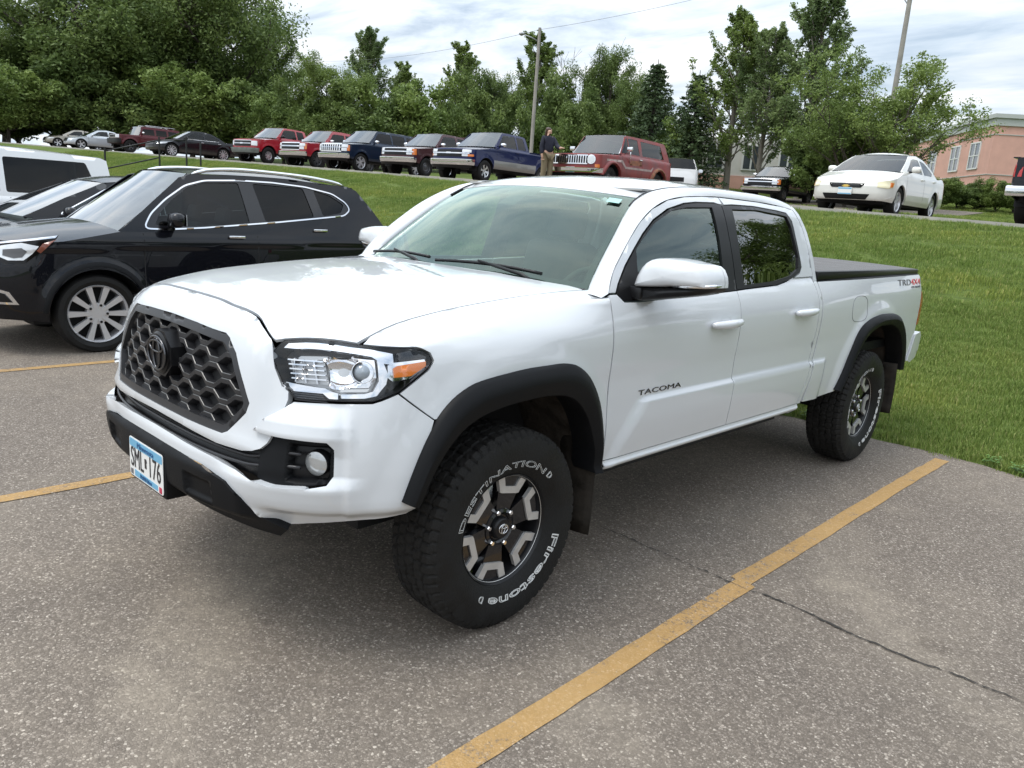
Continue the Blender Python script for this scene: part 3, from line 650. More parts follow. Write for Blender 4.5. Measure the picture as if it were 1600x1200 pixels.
def HOODF(x, y, off=0.0):
    x = np.asarray(x, float); y = np.asarray(y, float); ax = np.abs(x)
    z = _hood(ax, y)
    # raised centre: side creases and a shallow V at the rear
    e = np.minimum((.405 + .02*np.clip(y+.5, 0, .6)) - ax, (.04 + (.42-ax)*.36) - y)
    z = z + .007*sstep(-.022, .006, e)*sstep(-.74, -.50, y)
    return np.stack([x, y, z+off], 1)

def _junction():
    ss = np.linspace(.60, float(s_y(.60)), 200); zz = np.linspace(1.04, 1.33, 300); out = []
    for s in ss:
        P = HF(np.full(300, s), zz); g = HOODF(P[:, 0], P[:, 1])[:, 2] - zz
        k = np.where(g < 0)[0]; out.append(zz[k[0]] if len(k) else 1.3)
    out = np.array(out); k = np.ones(9)/9
    return ss, np.convolve(np.pad(out, 4, mode='edge'), k, 'valid')
_js, _jz = _junction()
def FENF(s, w, off=0.0):
    """fender skin: the side below the junction height, then rolling inward over the hood surface"""
    s = np.asarray(s, float); w = np.asarray(w, float); zj = np.interp(s, _js, _jz)
    A = HF(s, np.minimum(w, zj+.03)); J = HF(s, zj)
    e = w - zj; x = J[:, 0] - e; B = HOODF(x, J[:, 1]); B[:, 1] = J[:, 1]
    k = sstep(-.035, .035, e)[:, None]
    P = A*(1-k) + B*k
    if np.any(off):
        h = .003; du = FENF(s+h, w)-FENF(s-h, w); dv = FENF(s, w+h)-FENF(s, w-h)
        n = np.cross(du, dv); n /= np.linalg.norm(n, axis=1)[:, None]+1e-12
        P = P + n*off
    return P
def w_of_x(s, x):                                   # fender coordinate of a point at width x on its top
    s = np.asarray(s, float); zj = np.interp(s, _js, _jz); return zj + (HF(s, zj)[:, 0] - x)
# ---------------------------------------------------------------- the white pickup
truck = thing('pickup_truck', 'white four-door pickup with black fender flares, parked in the foreground', 'pickup truck')
WP, BP = M['white_paint'], M['black_plastic']
WB = 3.571
def sy(pts): return [(y+S0, z) for y, z in pts]
FLF_O = [(-.538, .648), (-.505, .738), (-.446, .856), (-.388, .931), (-.317, .985), (-.237, 1.016), (-.102, 1.033), (.047, 1.042), (.18, 1.042), (.275, 1.030), (.372, .978), (.450, .879), (.505, .735), (.530, .620), (.532, .545)]
FLF_I = [(-.478, .618), (-.426, .730), (-.358, .819), (-.291, .870), (-.200, .903), (-.058, .922), (.08, .927), (.18, .920), (.265, .894), (.355, .82), (.420, .72), (.462, .62), (.470, .545)]
FLR_O = [(2.974, .600), (3.036, .700), (3.105, .829), (3.189, .955), (3.287, 1.017), (3.438, 1.052), (3.60, 1.064), (3.77, 1.060), (3.93, 1.036), (4.06, .965), (4.15, .848), (4.215, .719), (4.245, .612)]
FLR_I = [(3.045, .580), (3.12, .691), (3.195, .80), (3.27, .885), (3.40, .955), (3.56, .985), (3.70, .985), (3.85, .958), (3.97, .895), (4.06, .80), (4.125, .70), (4.155, .612)]
def curve2(P, n):
    P = np.asarray(P, float); t = np.concatenate([[0], np.cumsum(np.hypot(*np.diff(P, axis=0).T))]); return pchip(t, P, np.linspace(0, t[-1], n))
def shrink(P, d):
    P = curve2(P, 40); t = np.gradient(P, axis=0); t /= np.linalg.norm(t, axis=1)[:, None]; return P+np.stack([t[:, 1], -t[:, 0]], 1)*d
# ---- fenders
FO_in = shrink(FLF_O, .035)
ss = np.linspace(.985, float(s_y(.552)), 18); zj = np.interp(ss, _js, _jz); Jp = HF(ss, zj)
XS = lambda y: np.interp(y, [-.64, -.52, -.42, -.2, .16, .42, .56], [.787, .762, .746, .742, .748, .765, .775])
xs = np.minimum(XS(Jp[:, 1]), Jp[:, 0]+.02); ws = w_of_x(ss, xs)
HLZ0 = lambda s: float(np.interp(s, _js, _jz)-.0015)
HL_back = [(1.109, 1.000), (1.168, 1.036), (1.224, 1.072), (1.246, 1.098), (1.238, 1.121), (1.176, 1.146), (1.043, max(1.149, HLZ0(1.043))), (.985, HLZ0(.985))]
fo = HL_back + [(a, b) for a, b in zip(ss[1:], ws[1:])] + sy([(.549, 1.285), (.533, 1.16), (.535, .95), (.549, .62), (.550, .552)]) + sy([tuple(p) for p in FO_in[::-1][1:32]]) + [(1.233, .905)]
both('front_fender', FENF, fo, m=WP, parent=truck, step=.024, estep=.016, lip=.014)
# ---- hood
hs_front = HF([.0, .1, .2, .32, .40, .436, .465, .493, .56, .600, .618], [1.225, 1.2245, 1.221, 1.213, 1.208, 1.204, 1.199, 1.189, 1.150, 1.126, 1.118])
_hs = np.array([.650, .685, .72, .76, .82, .90, .967]); _hz = np.interp(_hs, _js, _jz); hl_top = HF(_hs, _hz)
hs_front[0, 0] = 0.
_kf = (_js > .64) & (_js < 1.05); _hp = np.polyfit(_js[_kf], _jz[_kf], 2); _hz = np.polyval(_hp, _hs); hl_top = HF(_hs, _hz)
HLZ = lambda s: np.polyval(_hp, s)-.0030
seam = [(x, y) for x, y in zip(np.minimum(xs, Jp[:, 0]+.02), Jp[:, 1])]
rear = [(.70, .50), (.60, .445), (.45, .395), (.25, .362), (0, .352)]
half = [tuple(p[:2]) for p in hs_front]+[tuple(p[:2]) for p in hl_top]+[(float(a), float(b)) for a, b in seam[1:-1] if b < .49]+[(.768, .515)]+rear
outl = half+[(-x, y) for x, y in half[::-1] if abs(x) > 1e-3]
_He = np.stack([np.interp(np.linspace(0, 1, 80), np.linspace(0, 1, len(hl_top)), hl_top[:, c]) for c in range(3)], 1); _Hd = _He[:, 2]-HOODF(_He[:, 0], _He[:, 1])[:, 2]
def HOOD2(x, y, off=0.):
    P = HOODF(x, y, off); d2 = (np.abs(P[:, :1])-_He[None, :, 0])**2+(P[:, 1:2]-_He[None, :, 1])**2; k = d2.argmin(1); d = np.sqrt(d2[np.arange(len(k)), k])
    P[:, 2] += _Hd[k]*sstep(.07, 0., d); return P
panel('hood', HOOD2, outl, m=WP, parent=truck, step=.03, estep=.018, lip=.012, gap=.003)
# ---- nose: grille surround
GR = [(0, 1.142), (.20, 1.138), (.385, 1.129), (.41, 1.118), (.462, 1.076), (.535, .972), (.561, .932), (.552, .900), (.480, .826), (.455, .815), (.2, .817), (0, .818)]
def full(h): return list(h)+[(-a, b) for a, b in h[::-1] if abs(a) > 1e-4]
class _Sym: pass
def HFX(a, b, off=0.):
    """nose skin on both sides: negative a is the right half"""
    a = np.asarray(a, float); P = HF(np.abs(a), b, off); P[:, 0] *= np.where(a < 0, -1, 1); return P
def HFN(a, b, off=0.):
    """nose skin offset along its own normal"""
    a = np.asarray(a, float); b = np.asarray(b, float)
    P = HFX(a, b); h = .003; n = np.cross(HFX(a+h, b)-HFX(a-h, b), HFX(a, b+h)-HFX(a, b-h)); n /= np.linalg.norm(n, axis=1)[:, None]+1e-12
    return P+n*np.reshape(off, (-1, 1))
def surround(a, b, off=0.):
    ztop = np.interp(np.abs(a), [0, .2, .40, .465, .493, .56, .612], [1.222, 1.218, 1.204, 1.195, 1.184, 1.147, 1.105])
    e = np.asarray(off, float)+.018*sstep(.66, .54, np.abs(a))*sstep(.76, .80, b)*sstep(.004, .06, ztop-b)
    P = HFN(a, b, e); k = sstep(.05, .0, ztop-b)*sstep(.66, .60, np.abs(a))
    P[:, 2] += k*(HOODF(P[:, 0], P[:, 1])[:, 2]-P[:, 2]-.002)*.9; return P
SO = [(0, 1.222), (.2, 1.218), (.40, 1.204), (.436, 1.200), (.465, 1.195), (.493, 1.184), (.56, 1.147), (.600, 1.122), (.612, 1.105), (.640, 1.055), (.680, 1.003), (.712, .990), (.715, .965), (.700, .92), (.685, .88), (.668, .845), (.655, .820), (.632, .798), (.602, .785), (.557, .777), (.42, .774), (.2, .788), (0, .793)]
panel('grille_surround', surround, full(SO), [full(GR)], m=WP, parent=truck, step=.025, estep=.014, lip=.03, gap=.002)
# ---- grille
grille = panel('grille', lambda a, b, off=0.: HFN(a, b, off), inset_poly(np.array(full(GR)), -.004), [inset_poly(np.array(full(GR)), .026)], m=M['grille_grey'], parent=truck, step=.02, estep=.014, lip=.05, gap=0, off=.014)
grille['label'] = 'dark grey honeycomb grille in the white nose'
panel('grille_backing', lambda a, b, off=0.: HFN(a, b, off), full(GR), m=M['grille_back'], parent=grille, step=.05, estep=.03, lip=0, gap=0, off=-.034)
GI = inset_poly(resample(np.array(full(GR)), .01), .018)
def wave(a, row, P=.165, H=.0125):
    t = ((a/P + (.5 if row % 2 else 0.)) % 1.0)
    return H*np.interp(t, [0, .14, .36, .64, .86, 1.0], [1, 1, -1, -1, 1, 1])
for row in range(8):
    zc = .838+row*.0430
    aa = np.linspace(-.56, .56, 225); zz = zc+wave(aa, row)
    ok = in_poly(np.stack([aa, zz], 1), GI)
    if ok.sum() < 6: continue
    i0, i1 = np.where(ok)[0][[0, -1]]; zt_ = np.interp(np.abs(aa), [0, .2, .385, .462, .56], [1.142, 1.138, 1.129, 1.076, .932])-.016; zz = np.minimum(zz, np.maximum(zt_, zz*0+.83)); aa = aa[i0:i1+1]; zz = np.maximum(zz[i0:i1+1], .832)
    secs = [(-.0160, -.05), (-.0150, -.014), (-.007, -.002), (.0070, .0005), (.0095, -.0015), (.0110, -.05)]
    G = [HFN(aa, zz+dz, np.full(len(aa), of)) for dz, of in secs]
    V = np.concatenate(G); n = len(aa); Fc = []; mi = []
    for k in range(len(secs)-1):
        for i in range(n-1): Fc.append((k*n+i, k*n+i+1, (k+1)*n+i+1, (k+1)*n+i)); mi.append(1 if k == 3 else 0)
    mesh_obj('grille_bar', V, Fc, [M['grille_grey'], M['grille_highlight']], grille, 30, mi)
# emblem: bracket and three rings
def emblem_rings(name, parent, c, rx, rz, t, m, plane='y', tilt=0.):
    mb = MB(); cx, cy, cz = c
    def el(ax, az, ox, oz, n=40):
        pts = []
        for k in range(n):
            q = 2*math.pi*k/n; u, w = ox+ax*math.cos(q), oz+az*math.sin(q)
            pts.append((cx+u, cy+w*math.sin(tilt), cz+w) if plane == 'y' else (cx, cy+u, cz+w))
        mb.tube(pts, t, 6, closed=True)
    el(rx, rz, 0, 0); el(rx*.36, rz*.93, 0, 0); el(rx*.74, rz*.34, 0, rz*.42)
    return mb.build(name, m, parent, True)
mb = MB(); hexp = [(.102*math.cos(R(22.5+45*k)), 1.010+.088*math.sin(R(22.5+45*k))) for k in range(8)]
mb.prism(hexp, .075, 'y', -.925); eb = mb.build('emblem_bracket', M['satin_black'], grille, 30)
mb = MB(); mb.lathe([(-.935, 0.001), (-.935, .070), (-.928, .078), (-.90, .078)], 40, 'y', (0, 0, 1.010)); mb.build('emblem_disc', M['satin_black'], grille, 40)
emblem_rings('emblem', grille, (0, -.938, 1.010), .076, .060, .0048, M['dark_chrome'])
# ---- white bumper
def bump_feat(a, b):
    aa = np.abs(a)
    inn = np.minimum(.935-aa, b-.585)
    d = -.009*sstep(-.012, .018, inn)*sstep(.45, .7, aa)
    wing = .030*np.clip((.955-b)/.060, 0, 1)*np.clip((b-.800)/.06, 0, 1)*sstep(.98, .86, aa)
    ledge = .026*np.clip((.735-b)/.03, 0, 1)*np.clip((b-.56)/.13, 0, 1)*sstep(.40, .66, aa)*sstep(1.02, .86, aa)
    under = -.030*sstep(.625, .575, b)*sstep(.62, .70, aa)
    return d+wing+ledge+under
def bumperF(a, b, off=0.): return HFN(a, b, np.asarray(off, float)+bump_feat(np.asarray(a, float), np.asarray(b, float))+.004)
BW = [(.60, .850), (.645, .900), (.70, .936), (.735, .962), (.87, .968), (1.017, .971), (1.052, .980), (1.107, .999), (1.231, .906), (1.19, .80), (1.155, .70), (1.135, .648), (1.176, .618), (1.150, .582), (.936, .563), (.806, .547), (.736, .534), (.637, .571), (.579, .632), (.512, .672), (.383, .693), (.2, .702), (0, .705)]
BWi = [(0, .748), (.17, .745), (.42, .735), (.55, .721), (.64, .704), (.70, .698), (.80, .704), (.873, .717), (.892, .742), (.892, .826), (.872, .846), (.655, .846)]
bo = BW + [(-a, b) for a, b in BW[::-1][1:]] + [(-a, b) for a, b in BWi[::-1]] + BWi[1:]
panel('front_bumper', bumperF, bo, m=WP, parent=truck, step=.014, estep=.010, lip=.04, gap=.002)
# black lower bumper, its pockets, slot and fog bezels
def lowF(a, b, off=0.):
    aa = np.abs(a); e = np.asarray(off, float)+.022*sstep(.71, .685, b)*sstep(.545, .58, b)*sstep(.64, .56, aa)
    e = e - .016*sstep(.0, .012, np.minimum(np.minimum(aa-.285, .445-aa), np.minimum(b-.575, .655-b)))
    return HFN(a, b, e)
BL = [(0, .708), (.2, .705), (.383, .696), (.512, .675), (.579, .635), (.637, .574), (.736, .537), (.70, .505), (.45, .53), (.2, .548), (0, .55)]
panel('lower_bumper', lowF, full(BL), m=BP, parent=truck, step=.015, estep=.012, lip=.06, gap=.0)
panel('bumper_slot', lambda a, b, off=0.: HFN(a, b, off), full([(0, .80), (.55, .80), (.66, .86), (.90, .86), (.90, .70), (.67, .68), (.56, .70), (0, .73)]), m=M['satin_black'], parent=truck, step=.04, estep=.03, lip=0, gap=0, off=-.05)
for k, (z0, b0) in enumerate(((.768, 0), (.742, 0))):
    aa = np.linspace(-.78, .78, 90); P0 = HFN(aa, np.full(90, z0+.02*0)+.035*sstep(.55, .75, np.abs(aa))*(1 if k == 0 else .55), np.full(90, -.022))
    mb = MB(); mb.tube([tuple(p) for p in P0], .006, 6); mb.build('slot_bar', M['grille_grey'], truck, True)
def bezelF(a, b, off=0.):
    inn = np.minimum(np.minimum(a-.735, .882-a), np.minimum(b-.712, .836-b))
    return HFN(a, b, np.asarray(off, float)-.070*sstep(.0, .014, inn))
for sgn in (False, True):
    panel('fog_bezel', bezelF, [(.62, .834), (.66, .846), (.872, .848), (.894, .826), (.894, .742), (.873, .714), (.80, .700), (.70, .694), (.63, .706)], m=BP, parent=truck, mirror=sgn, step=.012, estep=.012, lip=.0, gap=0, off=-.010)
    c = HFN([.838], [.778], [-.058])[0]; sx = -1 if sgn else 1
    fl = thing('fog_light'); fl.parent = truck; fl.location = (c[0]*sx, c[1], c[2]); fl.rotation_euler = (0, 0, R(26)*sx)
    mb = MB(); mb.lathe([(.02, .043), (-.022, .043), (-.026, .040)], 28, 'y'); mb.build('housing', M['satin_black'], fl, 40)
    mb = MB(); mb.lathe([(-.022, .040), (-.004, .034), (.012, .022), (.016, .008), (.0, .007), (-.004, .0005)], 28, 'y'); mb.build('reflector', M['lamp_white'], fl, 40)
    mb = MB(); mb.lathe([(-.023, .041), (-.029, .030), (-.032, .015), (-.033, .0005)], 28, 'y'); mb.build('lens', M['fog_lens'], fl, True)
# ---- headlights
HLO = [(.610, 1.096), (.620, 1.112), (.650, float(HLZ(.650))), (.685, float(HLZ(.685))), (.74, float(HLZ(.74))), (.80, float(HLZ(.80))), (.88, float(HLZ(.88))), (.967, float(HLZ(.967))), (1.043, max(1.1455, float(HLZ(1.043)))), (1.176, 1.142), (1.234, 1.118), (1.240, 1.098), (1.221, 1.075), (1.165, 1.040), (1.107, 1.004), (1.052, .985), (1.017, .976), (.870, .974), (.742, .970), (.715, .996), (.682, 1.011), (.645, 1.058)]
def strip_on(F, poly, m, name, parent, mirror, off=0., lip=.006, step=.02):
    return panel(name, F, poly, m=m, parent=parent, mirror=mirror, step=step, estep=.012, lip=lip, gap=0, off=off)
FI = lambda a, b, off=0.: HFN(a, b, off)
def bowl(a, b, off=0., ca=.905, cb=1.066, ra=.085, rb=.052):
    q = np.clip(1-((np.asarray(a)-ca)/ra)**2-((np.asarray(b)-cb)/rb)**2, 0, 1); return HFN(a, b, np.asarray(off, float)-.040*np.sqrt(q))
for mir in (False, True):
    hl = panel('headlight', FI, HLO, m=M['lamp_dark'], parent=truck, mirror=mir, step=.025, estep=.014, lip=.02, gap=.001, off=-.075)
    hl['label'] = 'clear headlight with chrome trim and amber corner marker'
    panel('gasket', FI, HLO, [inset_poly(np.array(HLO), .0022)], m=M['satin_black'], parent=hl, mirror=mir, step=.02, estep=.012, lip=.07, gap=.0, off=.001)
    # silver inner housing
    strip_on(FI, [(.650, 1.090), (.70, 1.112), (.85, 1.122), (1.05, 1.118), (1.085, 1.10), (1.075, 1.03), (1.03, .990), (.905, .985), (.86, 1.0), (.715, 1.008)], M['lamp_white'], 'housing', hl, mir, -.060, .01)
    # wide chrome brow, chrome hook round the projector, chrome chin
    sb = np.linspace(.640, 1.100, 30); zt_b = np.minimum(np.polyval(_hp, sb)-.0060, np.interp(sb, [.64, 1.0, 1.05, 1.10], [2, 2, 1.1375, 1.132])); zl_b = zt_b-np.interp(sb, [.64, .70, 1.02, 1.06, 1.10], [.016, .022, .024, .038, .036])
    strip_on(FI, list(zip(sb, zl_b))+list(zip(sb[::-1], zt_b[::-1])), M['chrome'], 'chrome_trim', hl, mir, -.012, .03, .010)
    strip_on(FI, [(1.040, 1.112), (1.064, 1.097), (1.078, 1.060), (1.070, 1.030), (1.035, .994), (.990, .986), (.903, .984), (.899, .996), (.990, 1.000), (1.022, 1.008), (1.044, 1.040)], M['chrome'], 'chrome_trim', hl, mir, -.010, .03, .012)
    strip_on(FI, [(.905, 1.003), (1.000, 1.006), (1.010, 1.016), (.905, 1.012)], M['lamp_white'], 'light_bar', hl, mir, -.014, .02, .012)
    strip_on(FI, [(.662, 1.014), (.690, 1.018), (.80, 1.012), (.850, 1.011), (.875, 1.002), (.898, .999), (.898, .981), (.866, .981), (.842, .995), (.72, .993), (.685, .998)], M['chrome'], 'chrome_trim', hl, mir, -.009, .03, .012)
    # fluted day light panel
    strip_on(FI, [(.668, 1.090), (.822, 1.104), (.850, 1.022), (.712, 1.018)], M['lamp_white'], 'reflector', hl, mir, -.040, .02)
    for k in range(5):
        zb = 1.030+k*.0145; a0 = .704-.55*(zb-1.02)
        strip_on(FI, [(a0, zb), (.846-.36*(zb-1.03), zb+.004), (.846-.36*(zb-1.03), zb+.0085), (a0, zb+.0045)], M['chrome'], 'reflector_rib', hl, mir, -.024, .016, .03)
    for k in range(3):
        a0 = .715+.045*k; strip_on(FI, [(a0, 1.022), (a0+.006, 1.022), (a0-.018, 1.098), (a0-.024, 1.096)], M['dull_chrome'], 'reflector_rib', hl, mir, -.027, .012, .03)
    # main reflector bowl and projector
    strip_on(bowl, [(.832, 1.106), (.955, 1.112), (1.030, 1.108), (1.036, 1.05), (1.005, 1.018), (.93, 1.016), (.860, 1.020)], M['chrome'], 'reflector', hl, mir, -.022, .01, .010)
    c, c2 = HFN([.984], [1.068], [-.056])[0], HFN([.984], [1.068], [0.])[0]; d = Vector(c2-c).normalized(); sx = -1 if mir else 1
    pj = thing('projector'); pj.parent = hl; pj.location = (c[0]*sx, c[1], c[2])
    dd = Vector((d.x*sx, d.y, d.z)); pj.rotation_euler = dd.to_track_quat('Z', 'Y').to_euler()
    mb = MB(); mb.lathe([(-.02, .036), (.030, .0375), (.034, .036), (.031, .0315), (.016, .030)], 32, 'z'); mb.build('shroud', M['dark_chrome'], pj, 40)
    mb = MB(); mb.lathe([(.016, .0315), (.027, .028), (.035, .021), (.040, .011), (.042, .0005)], 32, 'z'); mb.build('lens', M['projector_lens'], pj, True)
    mb = MB(); mb.lathe([(.0325, .0365), (.0365, .0355), (.0355, .0335)], 32, 'z'); mb.build('bezel_ring', M['chrome'], pj, True)
    # outer corner: dark brow, amber marker in a chrome surround
    strip_on(FI, [(1.115, 1.128), (1.170, 1.136), (1.228, 1.114), (1.226, 1.108), (1.105, 1.100)], M['gloss_black'], 'corner_cover', hl, mir, -.012, .03)
    strip_on(FI, [(1.080, 1.090), (1.100, 1.099), (1.228, 1.107), (1.226, 1.080), (1.165, 1.045), (1.095, 1.038), (1.078, 1.050)], M['chrome'], 'marker_bezel', hl, mir, -.020, .02)
    strip_on(FI, [(1.097, 1.080), (1.113, 1.088), (1.224, 1.099), (1.222, 1.083), (1.163, 1.053), (1.099, 1.050)], M['amber'], 'amber_marker', hl, mir, -.013, .01)
    for k in range(4):
        strip_on(FI, [(.715+.007*k, .990-.0065*k), (.842+.006*k, .991-.0065*k), (.845+.006*k, .9875-.0065*k), (.717+.007*k, .9865-.0065*k)], M['grille_grey'], 'vent_slat', hl, mir, -.006, .02, .03)
    panel('lens', FI, inset_poly(np.array(HLO), .003), m=M['lamp_clear'], parent=hl, mirror=mir, step=.025, estep=.014, lip=0, gap=.0, off=.001)
# ---- number plate and holder
mb = MB(); mb.box((-.165, -.985, .505), (.165, -.90, .685), bev=.008); mb.build('plate_holder', BP, truck, 40)
plate = thing('license_plate', 'blue and white front number plate'); plate.parent = truck; plate.location = (0, -.9875, .5945)
mb = MB(); pl = round_poly([(-.152, -.076), (.152, -.076), (.152, .076), (-.152, .076)], .014); mb.prism([tuple(p) for p in pl], .002, 'y', -.002); mb.build('plate_body', M['plate_white'], plate, 30)
def flat_text(name, body, size, c, m, parent, sx=1., sz=1., plane='y', off=-.0032, ext=.0006, shear=0., space=1., mirror=False):
    V, Fc = text_mesh(body, size, extrude=ext, shear=shear, space=space)
    V2 = [((c[0]+x*sx), c[1]+off-z, c[2]+y*sz) for x, y, z in V]
    return mesh_obj(name, V2, Fc, m, parent)
mb = MB(); mb.prism([tuple(p) for p in round_poly([(-.147, .040), (.147, .040), (.147, .071), (-.147, .071)], .008)], .0008, 'y', -.0030)
mb.prism([(-.105, -.071), (.105, -.071), (.105, -.050), (-.105, -.046)], .0008, 'y', -.0030); mb.build('plate_band', M['plate_blue'], plate)
flat_text('plate_lettering', 'Minnesota', .036, (0, -.0012, .055), M['decal_navy'] if 'decal_navy' in M else M['plate_ink'], plate, 1.0, .8)
flat_text('plate_lettering', '10,000 lakes', .022, (0, -.0012, -.0595), M['decal_navy'] if 'decal_navy' in M else M['plate_ink'], plate)
flat_text('plate_number', 'SML', .112, (-.079, 0, -.003), M['plate_ink'], plate, .62, 1.)
flat_text('plate_number', '176', .112, (.079, 0, -.003), M['plate_ink'], plate, .68, 1.)
mb = MB(); mb.prism([(-.010, .020), (.004, .022), (.012, .012), (.006, .004), (.008, -.016), (-.009, -.016)], .0008, 'y', -.0032); mb.build('plate_symbol', M['plate_ink'], plate)
mb = MB(); mb.box((.118, -.0034, -.072), (.140, -.002, -.050)); mb.build('plate_sticker', M['plate_red'], plate)
mb = MB(); mb.box((-.142, -.0034, -.070), (-.120, -.002, -.050)); mb.build('plate_sticker', M['decal_grey'], plate)
# ---- doors
FD = sy([(.552, .572), (.551, .62), (.537, .95), (.535, 1.16), (.551, 1.285), (.602, 1.285), (.640, 1.253), (.746, 1.250), (1.212, 1.262), (1.605, 1.273), (1.600, 1.1), (1.598, .93), (1.597, .825), (1.599, .68), (1.606, .572)])
RD = sy([(1.606, .572), (1.599, .68), (1.597, .825), (1.598, .93), (1.600, 1.1), (1.605, 1.273), (1.690, 1.277), (2.063, 1.288), (2.20, 1.305), (2.26, 1.318), (2.30, 1.325), (2.548, 1.325), (2.552, 1.20), (2.552, 1.05), (2.545, .90), (2.525, .82), (2.505, .72), (2.455, .572)])
doors = []
for mir in (False, True):
    d1 = panel('front_door', HF, FD, m=WP, parent=truck, mirror=mir, step=.013, estep=.012, lip=.014)
    d2 = panel('rear_door', HF, RD, m=WP, parent=truck, mirror=mir, step=.022, estep=.018, lip=.014)
    doors.append((d1, d2, mir))
    # sill
    panel('rocker_sill', HF, sy([(.556, .572), (2.46, .572), (2.44, .535), (.552, .535)]), m=WP, parent=truck, mirror=mir, step=.012, estep=.03, lip=.08, gap=.0005)
    # frames on the cab surface
    fo_ = [(.551, 1.287), (.611, 1.378), (.753, 1.503), (.865, 1.585), (.979, 1.644), (1.127, 1.690), (1.288, 1.713), (1.462, 1.724), (1.625, 1.729), (1.622, 1.690), (1.585, 1.692), (1.549, 1.697), (1.368, 1.691), (1.256, 1.680), (1.10, 1.647), (.966, 1.595), (.864, 1.532), (.784, 1.471), (.697, 1.398), (.627, 1.323), (.602, 1.287)]
    panel('door_frame', CF, fo_, m=WP, parent=d1, mirror=mir, step=.02, estep=.015, lip=.02)
    ro_ = [(1.625, 1.729), (2.049, 1.726), (2.363, 1.713), (2.470, 1.700), (2.525, 1.60), (2.548, 1.47), (2.552, 1.325), (2.30, 1.325), (2.373, 1.35), (2.408, 1.382), (2.400, 1.487), (2.396, 1.640), (2.352, 1.680), (2.238, 1.688), (1.969, 1.699), (1.731, 1.696), (1.640, 1.690)]
    panel('door_frame', CF, ro_, m=WP, parent=d2, mirror=mir, step=.02, estep=.015, lip=.02)
    fg = [(.778, 1.288), (.778, 1.386), (.791, 1.465), (.86, 1.515), (.972, 1.583), (1.138, 1.644), (1.267, 1.663), (1.505, 1.674), (1.508, 1.517), (1.490, 1.289)]
    rg = [(1.690, 1.298), (1.690, 1.45), (1.705, 1.673), (1.989, 1.681), (2.264, 1.667), (2.335, 1.660), (2.360, 1.603), (2.376, 1.435), (2.357, 1.376), (2.253, 1.338), (2.041, 1.312)]
    tf = [(.602, 1.284), (.627, 1.320), (.697, 1.395), (.784, 1.468), (.864, 1.529), (.966, 1.592), (1.10, 1.644), (1.256, 1.677), (1.368, 1.688), (1.549, 1.694), (1.606, 1.689), (1.606, 1.5), (1.604, 1.274), (1.212, 1.263), (.746, 1.252), (.642, 1.255)]
    tr_ = [(1.610, 1.689), (1.731, 1.693), (1.969, 1.696), (2.238, 1.685), (2.350, 1.677), (2.393, 1.638), (2.397, 1.487), (2.405, 1.383), (2.371, 1.352), (2.246, 1.318), (2.063, 1.292), (1.690, 1.280), (1.609, 1.277)]
    panel('window_trim', CF, tf, [fg], m=M['satin_black'], parent=d1, mirror=mir, step=.02, estep=.014, lip=.012, gap=.001, off=.003, hgap=0)
    panel('window_trim', CF, tr_, [rg], m=M['satin_black'], parent=d2, mirror=mir, step=.02, estep=.014, lip=.012, gap=.001, off=.003, hgap=0)
    panel('window_glass', CF, inset_poly(np.array(fg), -.006), m=M['glass_clear'], parent=d1, mirror=mir, step=.06, estep=.05, lip=0, gap=0, off=-.006)
    panel('window_glass', CF, inset_poly(np.array(rg), -.006), m=M['glass_dark'], parent=d2, mirror=mir, step=.06, estep=.05, lip=0, gap=0, off=-.006)
    # handles: bar, mount and recessed cup rim
    for (y0, y1, zz, pd) in ((1.303, 1.576, 1.121, d1), (2.216, 2.476, 1.136, d2)):
        sx = -1 if mir else 1; mb = MB(); n = 15; hd_pts = []; rr = []
        for k in range(n):
            t = k/(n-1); y = y0+(y1-y0)*t; b = HF([S0+y], [zz])[0]
            lift = .040*math.sin(math.pi*min(1, max(0, t*.94+.03)))**.45
            hd_pts.append(((b[0]+lift)*sx, y, zz+.004*t)); rr.append(.0165+.005*math.sin(math.pi*t) if .06 < t < .94 else .010)
        mb.tube(hd_pts, rr, 12); o = mb.build('door_handle', WP, pd, True)
        cy = y0+.56*(y1-y0); cup = []
        ang = np.linspace(0, 2*np.pi, 28, endpoint=False); ycup = cy+.062*np.cos(ang); zcup = zz-.004+.047*np.sin(ang)
        rim = HF(S0+ycup, zcup, .0012); mid = HF(S0+cy+.050*np.cos(ang), zz-.004+.037*np.sin(ang), .0010); 
        G = np.stack([rim, mid], 0); G[..., 0] *= sx
        V = G.reshape(-1, 3); n = 28; mesh_obj('handle_cup', V, [(i, (i+1) % n, n+(i+1) % n, n+i) for i in range(n)], WP, pd, True)
# ---- cab: side rails with A and C pillars, roof, windshield
Dc = [(.551, 1.287), (.580, 1.338), (.611, 1.378), (.753, 1.503), (.865, 1.585), (.979, 1.644), (1.127, 1.690), (1.288, 1.713), (1.462, 1.724), (1.669, 1.731), (2.049, 1.728), (2.363, 1.715), (2.475, 1.703)]
Ic = [(.768, .545, 1.290), (.748, .600, 1.345), (.733, .648, 1.392), (.685, .800, 1.518), (.648, .912, 1.606), (.615, 1.030, 1.678), (.612, 1.110, 1.712), (.622, 1.25, 1.743), (.630, 1.43, 1.760), (.634, 1.66, 1.768), (.634, 2.03, 1.768), (.622, 2.33, 1.756), (.612, 2.45, 1.742)]
t13 = np.linspace(0, 1, 13); tt = np.linspace(0, 1, 80)
Dd = pchip(t13, np.array(Dc), tt); D3 = CF(Dd[:, 0], Dd[:, 1]); I3 = pchip(t13, np.array(Ic), tt)
